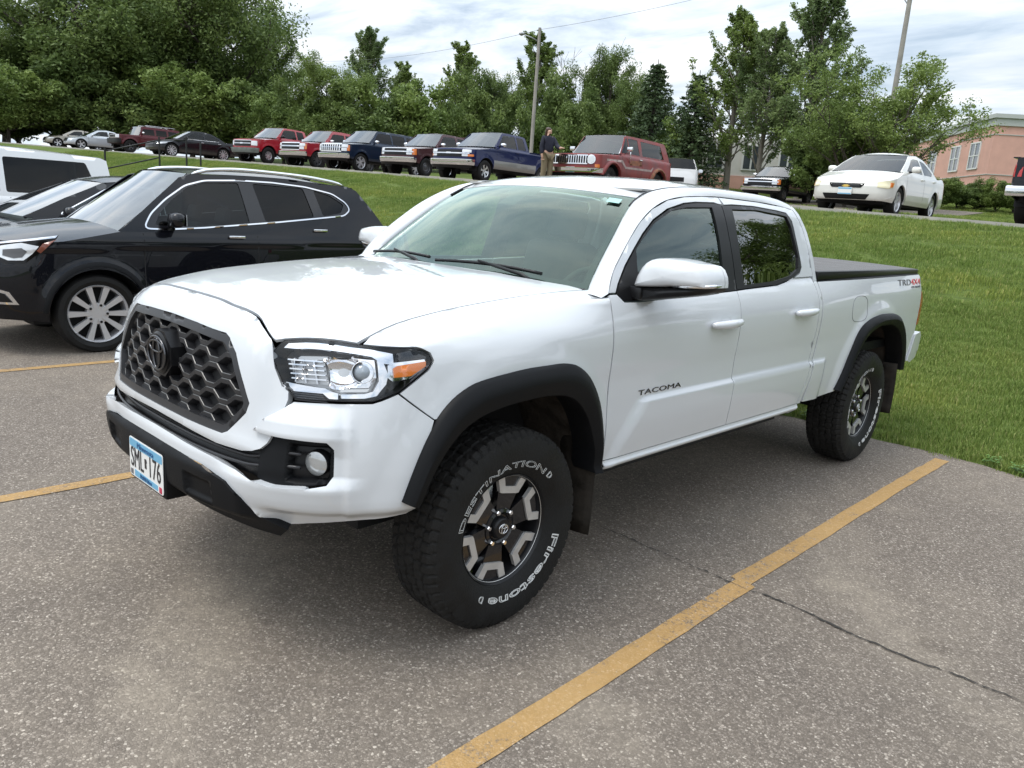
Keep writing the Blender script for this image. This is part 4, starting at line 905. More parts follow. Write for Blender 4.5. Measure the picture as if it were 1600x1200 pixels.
roof_z = lambda y: pchip([.9, 1.05, 1.2, 1.45, 1.75, 2.1, 2.35, 2.5, 2.56], np.array([1.690, 1.738, 1.775, 1.805, 1.816, 1.810, 1.790, 1.762, 1.735]), np.atleast_1d(y))
for mir in (False, True):
    sx = -1 if mir else 1; vv = np.linspace(0, 1, 9)
    tan = np.gradient(D3, axis=0); across = I3-D3; nn = np.cross(across, tan); nn /= np.linalg.norm(nn, axis=1)[:, None]
    nn *= np.sign(nn[:, :1]+nn[:, 2:3]+1e-9)
    G = np.stack([D3*(1-v)+I3*v+nn*(.018*math.sin(math.pi*v)**.8) for v in vv], 1)
    lipD = D3.copy(); lipD[:, 0] -= .02; lipI = I3-nn*.012+across*.02
    G = np.concatenate([lipD[:, None], G, lipI[:, None]], 1); G = np.concatenate([G[:1]+np.array((0, -.045, -.016)), G], 0); G[..., 0] *= sx
    grid_surf('cab_side_rail', G, WP, truck, 50)
    # C pillar corner between rear door and bed
    co = [(2.475, 1.704), (2.552, 1.325), (2.552, 1.28)]
    cp = [(2.474, 1.702), (2.529, 1.60), (2.552, 1.47), (2.556, 1.30), (2.598, 1.30), (2.600, 1.434), (2.585, 1.575), (2.535, 1.68), (2.50, 1.725)]
    panel('cab_corner', CF, cp, m=WP, parent=truck, mirror=mir, step=.02, estep=.015, lip=.05, gap=.001)
    panel('cab_corner', HF, sy([(2.556, 1.30), (2.556, 1.05), (2.549, .90), (2.529, .82), (2.509, .72), (2.458, .572), (2.50, .572), (2.545, .70), (2.566, .81), (2.588, .90), (2.594, 1.1), (2.597, 1.30)]), m=WP, parent=truck, mirror=mir, step=.015, estep=.015, lip=.05, gap=.001)
    # roof ditch moulding
    mb = MB(); P = I3[30:].copy(); mb.tube([(p[0]*sx, p[1], p[2]-.001) for p in P], .0065, 6); mb.build('roof_moulding', M['satin_black'], truck, True)
# windshield: bulged pane between the pillar edges
wt = np.linspace(0, 1, 25); We = I3[:36]; We = We[We[:, 1] < 1.065]; wk = np.linspace(0, 1, len(We)); Wl = np.stack([np.interp(np.linspace(0, 1, 25), wk, We[:, c]) for c in range(3)], 1)
G = []
for r, p in enumerate(Wl):
    row = []; bul = .145-.045*r/24
    for x in np.linspace(-1, 1, 31): row.append((x*(p[0]-.004), p[1]-bul*(1-x*x), p[2]+(.018+.012*r/24)*(1-x*x)-.004))
    G.append(row)
WG = np.array(G)
# roof, its front edge following the top of the glass
ys = np.linspace(0, 1, 46); G = []; ux = np.linspace(-1, 1, 31); top = WG[-1]
edge = lambda y: pchip(I3[28:, 1], I3[28:, [0, 2]], np.array([y]))[0]
for t in ys:
    row = []
    for j, x in enumerate(ux):
        k = abs(x); y = top[j, 1]+.003+(2.50-top[j, 1])*t; ex, ez = edge(min(max(y, 1.065), 2.449)); ex -= .006
        zc = float(roof_z(y)[0]); ez = min(ez, zc-.02) if y > 2.44 else ez
        zz = zc-(zc-ez)*(k**2.4); f = float(sstep(0, .05, t)); xx = x*(ex+.007)*f+top[j, 0]*(1-f)*1.022
        z0 = top[j, 2]+.003+t*.62*(1-.15*k)
        row.append((xx, y, zz*f+min(z0, zz+.03)*(1-f)))
    G.append(row)
G.insert(0, [(p[0], p[1]+.004, p[2]-.02) for p in G[0]])
G.append([(p[0]*.995, p[1]+.035, p[2]-.035) for p in G[-1]]); G.append([(p[0], p[1]+.03, p[2]-.09) for p in G[-1]])
grid_surf('roof', np.array(G), WP, truck, 60)
grid_surf('windshield', WG, M['glass_wind'], truck, True)
# black ceramic border just inside the glass
def wpt(u, v): # u across -1..1, v up 0..1
    j = (u+1)/2*30; i = v*24; i0, j0 = min(int(i), 23), min(int(j), 29); a, b = i-i0, j-j0
    return (WG[i0, j0]*(1-a)*(1-b)+WG[i0+1, j0]*a*(1-b)+WG[i0, j0+1]*(1-a)*b+WG[i0+1, j0+1]*a*b)+np.array((0, .006, -.005))
def wstrip(u0, u1, v0, v1, n, m, mb):
    us = np.linspace(u0, u1, n+1); vs_ = np.linspace(v0, v1, m+1); V = [tuple(wpt(u, v)) for v in vs_ for u in us]
    mb.add(V, [(j*(n+1)+i, j*(n+1)+i+1, (j+1)*(n+1)+i+1, (j+1)*(n+1)+i) for j in range(m) for i in range(n)])
mb = MB(); wstrip(-1, 1, 0, .10, 30, 2, mb); wstrip(-1, 1, .955, 1, 30, 1, mb); wstrip(-1, -.955, .1, .955, 1, 20, mb); wstrip(.955, 1, .1, .955, 1, 20, mb)
wstrip(-.17, .17, .86, .955, 8, 3, mb); wstrip(-.09, .09, .74, .86, 6, 3, mb); mb.build('windshield_border', M['satin_black'], truck)
mb = MB(); wstrip(.83, .93, .86, .915, 2, 2, mb); o = mb.build('windshield_sticker', M['sticker'], truck)
for v in o.data.vertices: v.co += Vector((0, -.014, .012))
# cowl and wipers
mb = MB(); V = []
for u in np.linspace(-1, 1, 31):
    p = wpt(u, 0); V += [(p[0], p[1]-.01, p[2]+.012), (p[0]*.985, p[1]-.12, p[2]-.035)]
mb.add(V, [(2*i, 2*i+2, 2*i+3, 2*i+1) for i in range(30)]); mb.build('cowl', M['satin_black'], truck)
for (u0, u1) in ((-.93, -.14), (-.06, .74)):
    wp = thing('wiper'); wp.parent = truck
    P = [wpt(u0+(u1-u0)*t, .045+.05*math.sin(math.pi*t*.8)+.01)+np.array((0, -.030, .022)) for t in np.linspace(0, 1, 14)]
    mb = MB(); mb.tube([tuple(p) for p in P], .008, 6); mb.build('wiper_blade', M['satin_black'], wp, True)
    piv = wpt(u1+.02, .0)+np.array((0, -.055, .0)); mid = P[6]+np.array((0, -.014, .012))
    mb = MB(); mb.tube([tuple(piv), tuple(piv*.75+mid*.25+np.array((0, -.004, .02))), tuple(mid)], [.012, .009, .006], 6); mb.build('wiper_arm', M['satin_black'], wp, True)
# cab rear wall with window
mb = MB(); mb.box((-.80, 2.50, .60), (.80, 2.56, 1.32)); mb.box((-.72, 2.50, 1.32), (-.55, 2.555, 1.68)); mb.box((.55, 2.50, 1.32), (.72, 2.555, 1.68)); mb.box((-.62, 2.46, 1.66), (.62, 2.52, 1.735)); mb.build('cab_back', WP, truck)
mb = MB(); mb.box((-.55, 2.525, 1.32), (.55, 2.53, 1.66)); mb.build('rear_window', M['glass_dark'], truck)
# ---- bed
BO = [(2.607, 1.298), (3.0, 1.302), (3.5, 1.308), (4.0, 1.314), (4.43, 1.318), (4.462, 1.302), (4.468, 1.18), (4.462, 1.0), (4.45, .87), (4.36, .665), (4.30, .632), (4.235, .632)]
FR_in = shrink(FLR_O, .03)
BO2 = BO+[tuple(p) for p in FR_in[::-1][1:-1]]+[(2.99, .585), (2.90, .572), (2.70, .566), (2.53, .572), (2.552, .70), (2.575, .81), (2.597, .90), (2.603, 1.1)]
both('bed_side', HF, sy(BO2), m=WP, parent=truck, step=.024, estep=.018, lip=.016)
for mir in (False, True):
    sx = -1 if mir else 1
    # bed rail cap and inner wall
    yy = np.linspace(2.61, 4.44, 30); P = HF(S0+yy, np.interp(yy, [2.6, 4.45], [1.296, 1.316])); G = np.stack([P, P+np.array((-.012, 0, .006)), P+np.array((-.085, 0, .008)), P+np.array((-.09, 0, -.3))], 1); G[..., 0] *= sx
    grid_surf('bed_rail', G, BP, truck, 40)
    # tail light, rear bumper corner
    panel('tail_light', HF, sy([(4.468, 1.19), (4.50, 1.18), (4.53, 1.12), (4.52, .94), (4.468, .93)]), m=M['red_lens'], parent=truck, mirror=mir, step=.03, estep=.02, lip=.05, gap=.001)
    panel('rear_bumper_end', HF, sy([(4.455, .86), (4.60, .87), (4.66, .84), (4.66, .72), (4.60, .66), (4.46, .635), (4.375, .655)]), m=WP, parent=truck, mirror=mir, step=.03, estep=.02, lip=.04, gap=.002, off=.012)
mb = MB(); mb.box((-.80, 4.46, .66), (.80, 4.66, .86), bev=.03); mb.build('rear_bumper', M['chrome'], truck, 40)
mb = MB(); mb.box((-.78, 4.42, .80), (.78, 4.47, 1.315), bev=.01); mb.build('tailgate', WP, truck, 40)
mb = MB(); mb.box((-.83, 2.63, .78), (.83, 4.42, .84)); mb.build('bed_floor', BP, truck)
# fuel door outline ring on the left side only
ang = np.linspace(0, 2*np.pi, 40, endpoint=False); yf, zf = 3.20, 1.115
sq = lambda q: np.sign(np.cos(q))*np.abs(np.cos(q))**.6
mb = MB(); ring = HF(S0+yf+.125*np.sign(np.cos(ang))*np.abs(np.cos(ang))**.7, zf+.083*np.sign(np.sin(ang))*np.abs(np.sin(ang))**.7, .0004)
mb.tube([tuple(p) for p in ring], .0018, 5, closed=True); mb.build('fuel_door_seam', M['decal_grey'], truck, True)
# tonneau cover: vinyl top, side rails
mb = MB()
for sx in (-1, 1):
    mb.box((min(sx*.865, sx*.79), 2.615, 1.305), (max(sx*.865, sx*.79), 4.43, 1.355), bev=.006)
mb.box((-.80, 4.39, 1.305), (.80, 4.44, 1.358), bev=.006); mb.build('cover_rail', M['satin_black'], truck, 40)
G = []
for y in np.linspace(2.61, 4.43, 40):
    G.append([(x, y, 1.356+.012*(1-(x/.84)**2)+.0035*math.cos((y-2.61)/1.82*2*math.pi*4)*(1-(x/.84)**4)) for x in np.linspace(-.845, .845, 25)])
grid_surf('tonneau_cover', np.array(G), M['vinyl'], truck, True)
# ---- flares
def flare(O, I, mir, name='wheel_flare'):
    O = curve2(O, 60); I = curve2(I, 60); sx = -1 if mir else 1
    prof = [(0, .0), (.02, .010), (.10, .021), (.30, .032), (.47, .038), (.54, .037), (.80, .028), (.97, .020), (1.0, .012), (1.0, -.03), (.98, -.10)]
    rows = []
    for f, of in prof:
        P = O*(1-f)+I*f; rows.append(HF(S0+P[:, 0], np.maximum(P[:, 1], .545), np.full(60, of)))
    G = np.stack(rows, 1); e0 = G[:1].copy(); e0[..., 0] = np.minimum(e0[..., 0], .92); e1 = G[-1:].copy(); e1[..., 0] = np.minimum(e1[..., 0], .90)
    G = np.concatenate([e0, G, e1], 0); G[..., 0] *= sx; return grid_surf(name, G, BP, truck, 32)
for mir in (False, True): flare(FLF_O, FLF_I, mir); flare(FLR_O, FLR_I, mir)
# ---- wheel wells, underbody, mud flaps
for mir in (False, True):
    sx = -1 if mir else 1
    for yc, I in ((0., FLF_I), (WB, FLR_I)):
        C2 = curve2(I, 40); G = np.stack([np.stack([np.full(40, x)*sx, C2[:, 0]+(C2[:, 0]-yc)*.03, C2[:, 1]+.015], 1) for x in (.905, .80, .66, .52)], 1)
        grid_surf('wheel_liner', G, M['mud'] if yc else M['mud'], truck, True)
        mb = MB(); mb.box((min(sx*.50, sx*.53), yc-.42, .44), (max(sx*.50, sx*.53), yc+.56, 1.0)); mb.build('inner_well', M['void'], truck)
    for (yc, x0, x1, z0, z1) in ((.485, .70, .925, .25, .74), (4.135, .73, .93, .27, .66)):
        G = []
        for t in np.linspace(0, 1, 8):
            zz = z1+(z0-z1)*t; G.append([(sx*(x0+(x1-x0)*u), yc+.03*math.sin(t*2.4)-.02*math.sin(u*3.1), zz) for u in np.linspace(0, 1, 7)])
        o = grid_surf('mud_flap', np.array(G), M['flap'], truck, True); md = o.modifiers.new('thick', 'SOLIDIFY'); md.thickness = .012
mb = MB(); mb.box((-.52, -.66, .46), (.52, -.40, .62)); mb.box((-.50, -.40, .36), (.50, 4.30, .58)); mb.box((-.80, .62, .45), (.80, 2.45, .60)); mb.box((-.80, 2.6, .58), (.80, 2.95, .72)); mb.box((-.45, 4.2, .5), (.45, 4.55, .7))
mb.tube([(-.75, 0, .385), (.75, 0, .385)], .05, 10); mb.tube([(-.75, WB, .385), (.75, WB, .385)], .06, 10); mb.lathe([(-.12, .03), (-.08, .13), (.08, .13), (.12, .03)], 16, 'x', (0, WB, .385))
mb.build('underbody', M['void'], truck)
# ---- mirrors
def mirror_part(mir):
    sx = -1 if mir else 1; mr = thing('side_mirror'); mr.parent = truck
    top = [(.868, 1.316), (.880, 1.362), (.900, 1.402), (.918, 1.424), (.938, 1.437), (.960, 1.443), (1.005, 1.446), (1.07, 1.442), (1.133, 1.433), (1.172, 1.427), (1.190, 1.414), (1.206, 1.386), (1.211, 1.362), (1.212, 1.342)]
    bot = [(1.055, 1.330), (1.018, 1.325), (.875, 1.309)]
    poly = np.array(top+bot); c = np.array((1.03, 1.372))
    # cap: stacked rings shrinking to the front
    rings = []
    for f, y in ((1.0, .885), (1.0, .83), (.985, .785), (.94, .752), (.86, .728), (.72, .712), (.50, .703), (.25, .699), (.01, .698)):
        q = c+(poly-c)*np.array((f, f)); yo = .030*(q[:, 0]-1.03)/.18
        rings.append(np.stack([q[:, 0]*sx, y+yo, q[:, 1]], 1))
    G = np.stack(rings, 1); G = np.concatenate([G, G[:1]], 0); grid_surf('mirror_cap', G, WP, mr, 50)
    lowp = np.array([(.868, 1.309), (1.018, 1.325), (1.055, 1.330), (1.212, 1.342), (1.208, 1.330), (1.180, 1.314), (1.13, 1.300), (1.02, 1.276), (.90, 1.252), (.86, 1.247), (.84, 1.27)]); c2 = np.array((1.02, 1.302)); rings = []
    for f, y in ((1.0, .875), (1.0, .80), (.97, .765), (.85, .742), (.55, .730), (.01, .726)):
        q = c2+(lowp-c2)*np.array((f, f)); yo = .030*(q[:, 0]-1.03)/.18; rings.append(np.stack([q[:, 0]*sx, y+yo, q[:, 1]], 1))
    G = np.stack(rings, 1); G = np.concatenate([G, G[:1]], 0); grid_surf('mirror_base', G, M['satin_black'], mr, 50)
    mb = MB(); mb.tube([(sx*1.06, .738, 1.334), (sx*1.13, .748, 1.340), (sx*1.19, .772, 1.347), (sx*1.210, .80, 1.350), (sx*1.213, .85, 1.352)], [.004, .008, .0095, .009, .006], 8); mb.build('turn_signal', M['chrome'], mr, True)
    mb = MB(); mb.prism([(sx*x, zz) for x, zz in poly], .004, 'y', .886); mb.build('mirror_glass', M['mirror_glass'], mr)
    mb = MB(); mb.box((min(sx*.84, sx*.93), .70, 1.262), (max(sx*.84, sx*.93), .82, 1.315), bev=.012); mb.build('mirror_arm', M['satin_black'], mr, 40)
    return mr
mirror_part(False); mirror_part(True)
# ---- badges on the left side
def side_text(name, body, y0, y1, z0, h, m, mir, off=.002, shear=0., ext=.0015):
    V, Fc = text_mesh(body, 1., extrude=0., shear=shear); A = np.array(V); lo, hi = A.min(0), A.max(0)
    u = (A[:, 0]-lo[0])/(hi[0]-lo[0]); w = (A[:, 1]-lo[1])/(hi[1]-lo[1])
    if mir: u = 1-u
    P = HF(S0+y0+(y1-y0)*u, z0+h*w, np.full(len(A), off)); 
    if mir: P[:, 0] *= -1
    o = mesh_obj(name, P, Fc, m, truck); md = o.modifiers.new('thick', 'SOLIDIFY'); md.thickness = .003; md.offset = 0
    return o
for mir in (False, True):
    side_text('door_badge', 'TACOMA', .765, 1.112, .838, .023, M['dark_chrome'], mir)
    side_text('bed_decal', 'TRD', 3.90, 4.19, 1.245, .042, M['decal_grey'], mir, .0015)
    side_text('bed_decal', '4X4', 4.20, 4.43, 1.245, .042, M['decal_red'], mir, .0015)
    side_text('bed_decal', 'OFF ROAD', 4.20, 4.43, 1.222, .015, M['decal_grey'], mir, .0015)
# ---- interior
mb = MB(); mb.box((-.74, .62, 1.02), (.74, .98, 1.20), bev=.03); mb.box((-.72, .40, 1.10), (.72, .70, 1.235), bev=.02); mb.build('dashboard', M['interior'], truck, 40)
mb = MB(); mb.box((-.80, .50, .60), (.80, 2.52, .66)); mb.build('cab_floor', M['interior'], truck)
mb = MB(); mb.box((-.60, 1.1, 1.725), (.60, 2.45, 1.735)); mb.build('headliner', M['headliner'], truck)
def seat_part(x, y, w, name='seat'):
    s = thing(name); s.parent = truck; s.location = (x, y, 0)
    mb = MB(); mb.box((-w/2, -.26, .72), (w/2, .26, .88), bev=.05); mb.build('cushion', M['seat'], s, 40)
    mb = MB(); mt = Matrix.Translation((0, .25, .84)) @ Matrix.Rotation(R(-14), 4, 'X'); mb.box((-w/2, -.06, 0), (w/2, .07, .60), bev=.05, mtx=mt); mb.build('backrest', M['seat'], s, 40)
    for hx in ((0,) if w < .7 else (-w*.3, w*.3)):
        mb = MB(); mb.box((hx-.13, -.05, .62), (hx+.13, .06, .80), bev=.04, mtx=mt); mb.build('headrest', M['seat'], s, 40)
    return s
seat_part(.37, 1.30, .52); seat_part(-.37, 1.30, .52); seat_part(0, 2.12, 1.30, 'rear_bench')
sw = thing('steering_wheel'); sw.parent = truck; sw.location = (.37, 1.02, 1.16); sw.rotation_euler = (R(65), 0, 0)
mb = MB(); mb.tube([(.19*math.cos(q), .19*math.sin(q), 0) for q in np.linspace(0, 2*math.pi, 36, endpoint=False)], .016, 8, closed=True); mb.build('wheel_rim', M['interior'], sw, True)
mb = MB(); mb.box((-.18, -.03, -.02), (.18, .03, .01), bev=.008); mb.lathe([(-.02, .07), (.02, .06), (.025, .001)], 20, 'z'); mb.build('wheel_hub', M['interior'], sw, 40)
mb = MB(); mb.box((-.12, 1.06, 1.60), (.12, 1.09, 1.67), bev=.012); mb.build('rear_view_mirror', M['satin_black'], truck, 40)
# ---------------------------------------------------------------- the pickup's wheels (built once, outer face towards +x, copied)
def tyre_mesh(name, Ro, Rr, w, m_side, m_tread, parent, nT=300, tread=True):
    """lathe with tread blocks: profile runs from the inner bead over the tread to the outer bead"""
    hw = w/2; sh = Ro-Rr
    prof = [(-hw*.72, Rr), (-hw*.95, Rr+.22*sh), (-hw*1.0, Rr+.45*sh), (-hw*.985, Rr+.70*sh), (-hw*.93, Rr+.86*sh)]
    tr = [(-hw*.86, Ro-.020), (-hw*.80, Ro-.010)]+[(x*hw, Ro-.004*(x/.75)**2) for x in np.linspace(-.76, .76, 34)]+[(hw*.80, Ro-.010), (hw*.86, Ro-.020)]
    prof = prof+tr+[(-a, r) for a, r in prof[::-1]]
    V = []; P = np.array(prof); n = len(P); pitch = 2*math.pi/58
    for j in range(nT):
        th = 2*math.pi*j/nT
        for (u, r) in prof:
            g = 0.
            if tread and r > Ro-.03:
                x = u/hw
                for gx in (-.50, -.17, .17, .50):
                    if abs(x-gx-.03*math.sin(th/pitch*2*math.pi*.5+gx*9)) < .030: g = .010
                ph = (th/pitch + (.5 if abs(x) < .17 else (.25 if abs(x) < .5 else 0)) + .55*abs(x)*(1 if x > 0 else -1)) % 1.0
                if ph < .20: g = max(g, .009 if abs(x) > .5 else .007)
            V.append((u, (r-g)*math.cos(th), (r-g)*math.sin(th)))
    Fc = []; mi = []
    for j in range(nT):
        for i in range(n-1):
            a = j*n+i; b = ((j+1) % nT)*n+i; Fc.append((a, a+1, b+1, b)); mi.append(1 if min(P[i, 1], P[i+1, 1]) > Ro-.035 else 0)
    return mesh_obj(name, V, Fc, [m_side, m_tread], parent, 35, mi)
def arc_text(name, body, r, a0, a1, h, x, m, parent, outline=.0011, bulge=None):
    """lettering along a circle in the yz plane seen from +x; angles clockwise from the top as the viewer sees them"""
    V, Fc = text_mesh(body, 1., outline=.026 if outline > .0015 else .016); A = np.array(V); lo, hi = A.min(0), A.max(0)
    u = (A[:, 0]-lo[0])/(hi[0]-lo[0]); w = (A[:, 1]-lo[1])/(hi[1]-lo[1])-.5; q = a0+(a1-a0)*u; rr = r+h*w
    X = x+A[:, 2]*.05
    if bulge is not None: X = X+bulge(rr)
    # seen from +x with z up, right is +y for the left side of a vehicle that faces -y
    P = np.stack([X, rr*np.sin(q), rr*np.cos(q)], 1)
    return mesh_obj(name, P, Fc, m, parent)
def hero_wheel():
    w = thing('wheel'); w.parent = truck; Ro, Rr, wd = .400, .222, .262
    ty = tyre_mesh('tyre', Ro, Rr, wd, M['rubber'], M['tread'], w)
    hw = wd/2; sh = Ro-Rr
    bul = lambda r: np.interp(r, [Rr, Rr+.22*sh, Rr+.45*sh, Rr+.70*sh, Rr+.86*sh], [hw*.72, hw*.95, hw, hw*.985, hw*.93])
    lt = arc_text('tyre_lettering', 'DESTINATION', .272, R(-88), R(27), .027, .001, M['letter_white'], ty, .0011, bul)
    arc_text('tyre_lettering', 'Firestone', .278, R(94), R(190), .036, .0015, M['letter_white'], ty, .002, bul)
    for aq in (R(34), R(199)):
        arc_text('tyre_lettering', 'D', .275, aq-R(2.6), aq+R(2.6), .026, .0015, M['letter_white'], ty, .002, bul)
    mb = MB(); mb.lathe([(-.10, .205), (.070, .205), (.088, .214), (.098, .222), (.092, .226), (.080, .224)], 72, 'x'); mb.build('rim_barrel', M['satin_black'], w, 40)
    mb = MB(); mb.lathe([(.0865, .2125), (.092, .2185), (.0955, .2215)], 72, 'x'); mb.build('rim_edge', M['machined'], w, True)
    mb = MB(); mb.lathe([(-.03, .001), (-.03, .15), (-.035, .16)], 40, 'x'); mb.build('brake_disc', M['dull_chrome'], w, 40)
    mb = MB()
    for k in range(6):
        q = R(60*k); mt = Matrix.Rotation(q, 4, 'X')
        # black spoke from the hub to the U plate, with pockets beside it
        sp = [(-.030, .040), (.030, .040), (.050, .130), (.070, .205), (.040, .212), (-.040, .212), (-.070, .205), (-.050, .130)]
        V = [(.060 if r < .06 else .066 if r < .15 else .072, y, r) for y, r in sp]; V2 = [(.030, y*.9, r) for y, r in sp]; n = len(sp)
        mb.add(V+V2, [tuple(range(n)), tuple(reversed(range(n, 2*n)))]+[(i, n+i, n+(i+1) % n, (i+1) % n) for i in range(n)], 0, mt)
    mb.lathe([(.045, .078), (.066, .074), (.070, .062), (.060, .050), (.060, .001)], 36, 'x'); mb.build('spokes', M['gloss_black'], w, 30)
    for k in range(6):
        q = R(60*k); mt = Matrix.Rotation(q, 4, 'X')
        U = [(-.082, .203), (-.050, .213), (-.030, .168), (.030, .168), (.050, .213), (.082, .203), (.052, .142), (.040, .140), (-.040, .140), (-.052, .142)]
        n = len(U); V = [(.0785 if r > .17 else .076, y, r) for y, r in U]; V2 = [(.060, y, r) for y, r in U]
        mb = MB(); mb.add(V+V2, [(0, 1, 2, 9), (2, 8, 9), (2, 3, 7, 8), (3, 4, 5, 6), (3, 6, 7)]+[(i, n+i, n+(i+1) % n, (i+1) % n) for i in range(n)], 0, mt)
        mb.build('spoke_plate', M['machined'], w)
    for k in range(6):
        q = R(60*k+30); mb = MB(); mb.lathe([(.055, .011), (.076, .011), (.080, .008), (.080, .0005)], 6, 'x', (0, .0695*math.sin(q), .0695*math.cos(q))); mb.build('lug_nut', M['chrome'], w, 30)
    mb = MB(); mb.lathe([(.055, .047), (.078, .044), (.084, .038), (.086, .001)], 32, 'x'); mb.build('centre_cap', M['satin_black'], w, 40)
    emblem_rings('cap_emblem', w, (.0865, 0, 0), .024, .019, .0021, M['chrome'], 'x')
    return w
def place_wheel(w, x, y, z, right, steer=0., spin=0.):
    w.location = (x, y, z); w.rotation_euler = Euler((spin, 0, (math.pi if right else 0)+steer), 'XYZ'); return w
wh = hero_wheel()
_src = wh; WX = .807
for i, (x, y, r, sp) in enumerate(((WX, 0, False, R(-12)), (WX, WB, False, R(25)), (-WX, 0, True, R(40)), (-WX, WB, True, 0))):
    o = wh if i == 0 else copy_tree(wh, truck)
    place_wheel(o, x, y, .396, r, 0., sp)
# ---------------------------------------------------------------- other vehicles: one parametric builder
# local frame: front axle at y = 0, nose towards -y, left side +x, ground z = 0
def wheel_car(parent, x, y, r, w, rim_r, style, right, m_rim, spin=0., n=5):
    wh = thing('wheel'); wh.parent = parent; wh.location = (x, y, r*.985); wh.rotation_euler = (spin, 0, math.pi if right else 0)
    hw = w/2; sh = r-rim_r
    mb = MB(); mb.lathe([(-hw*.8, rim_r), (-hw, rim_r+.4*sh), (-hw*.95, rim_r+.8*sh), (-hw*.8, r-.006), (-hw*.3, r), (hw*.3, r), (hw*.8, r-.006), (hw*.95, rim_r+.8*sh), (hw, rim_r+.4*sh), (hw*.8, rim_r)], 40, 'x'); mb.build('tyre', M['rubber'], wh, 40)
    rim = MB(); rim.lathe([(-hw*.7, rim_r*.93), (hw*.55, rim_r*.93), (hw*.8, rim_r), (hw*.86, rim_r*.985), (hw*.70, rim_r*.93)], 40, 'x')
    hx = hw*.62
    if style == 'steel':
        rim.lathe([(hx*.6, rim_r*.93), (hx*.9, rim_r*.7), (hx*.7, rim_r*.5), (hx*1.0, rim_r*.3), (hx, .001)], 28, 'x')
    else:
        for k in range(n):
            for off in ((-1, 1) if style == 'split' else (0,)):
                mt = Matrix.Rotation(2*math.pi*k/n+off*.20, 4, 'X'); w0, w1 = (rim_r*.09, rim_r*.075) if style == 'split' else (rim_r*.13, rim_r*.20)
                if style == 'multi': w0, w1 = rim_r*.055, rim_r*.105
                a, b = rim_r*.16, rim_r*.955
                rim.add([(hx, -w0, a), (hx, w0, a), (hx*1.22, w1, b), (hx*1.22, -w1, b), (hx*.4, -w0, a), (hx*.4, w0, a), (hx*.6, w1, b), (hx*.6, -w1, b)], [(0, 1, 2, 3), (0, 3, 7, 4), (1, 5, 6, 2), (4, 7, 6, 5)], 0, mt)
        k_ = 1.75 if style == 'multi' else 1.; rim.lathe([(hx*.4, rim_r*.22*k_), (hx*.92, rim_r*.21*k_), (hx*1.0, rim_r*.13), (hx*1.0, .001)], 24, 'x')
    rim.build('rim', m_rim, wh, 35)
    if style == 'multi':
        for k in range(5):
            q = 2*math.pi*(k+.5)/5; mb = MB(); mb.lathe([(hx*.9, .012), (hx*1.14, .012), (hx*1.14, .001)], 8, 'x', (0, rim_r*.30*math.sin(q), rim_r*.30*math.cos(q))); mb.build('lug_nut', M['satin_black'], wh)
    mb = MB(); mb.lathe([(-hw*.25, rim_r*.9), (-hw*.2, .001)], 24, 'x'); mb.build('brake', M['void'], wh)
    return wh
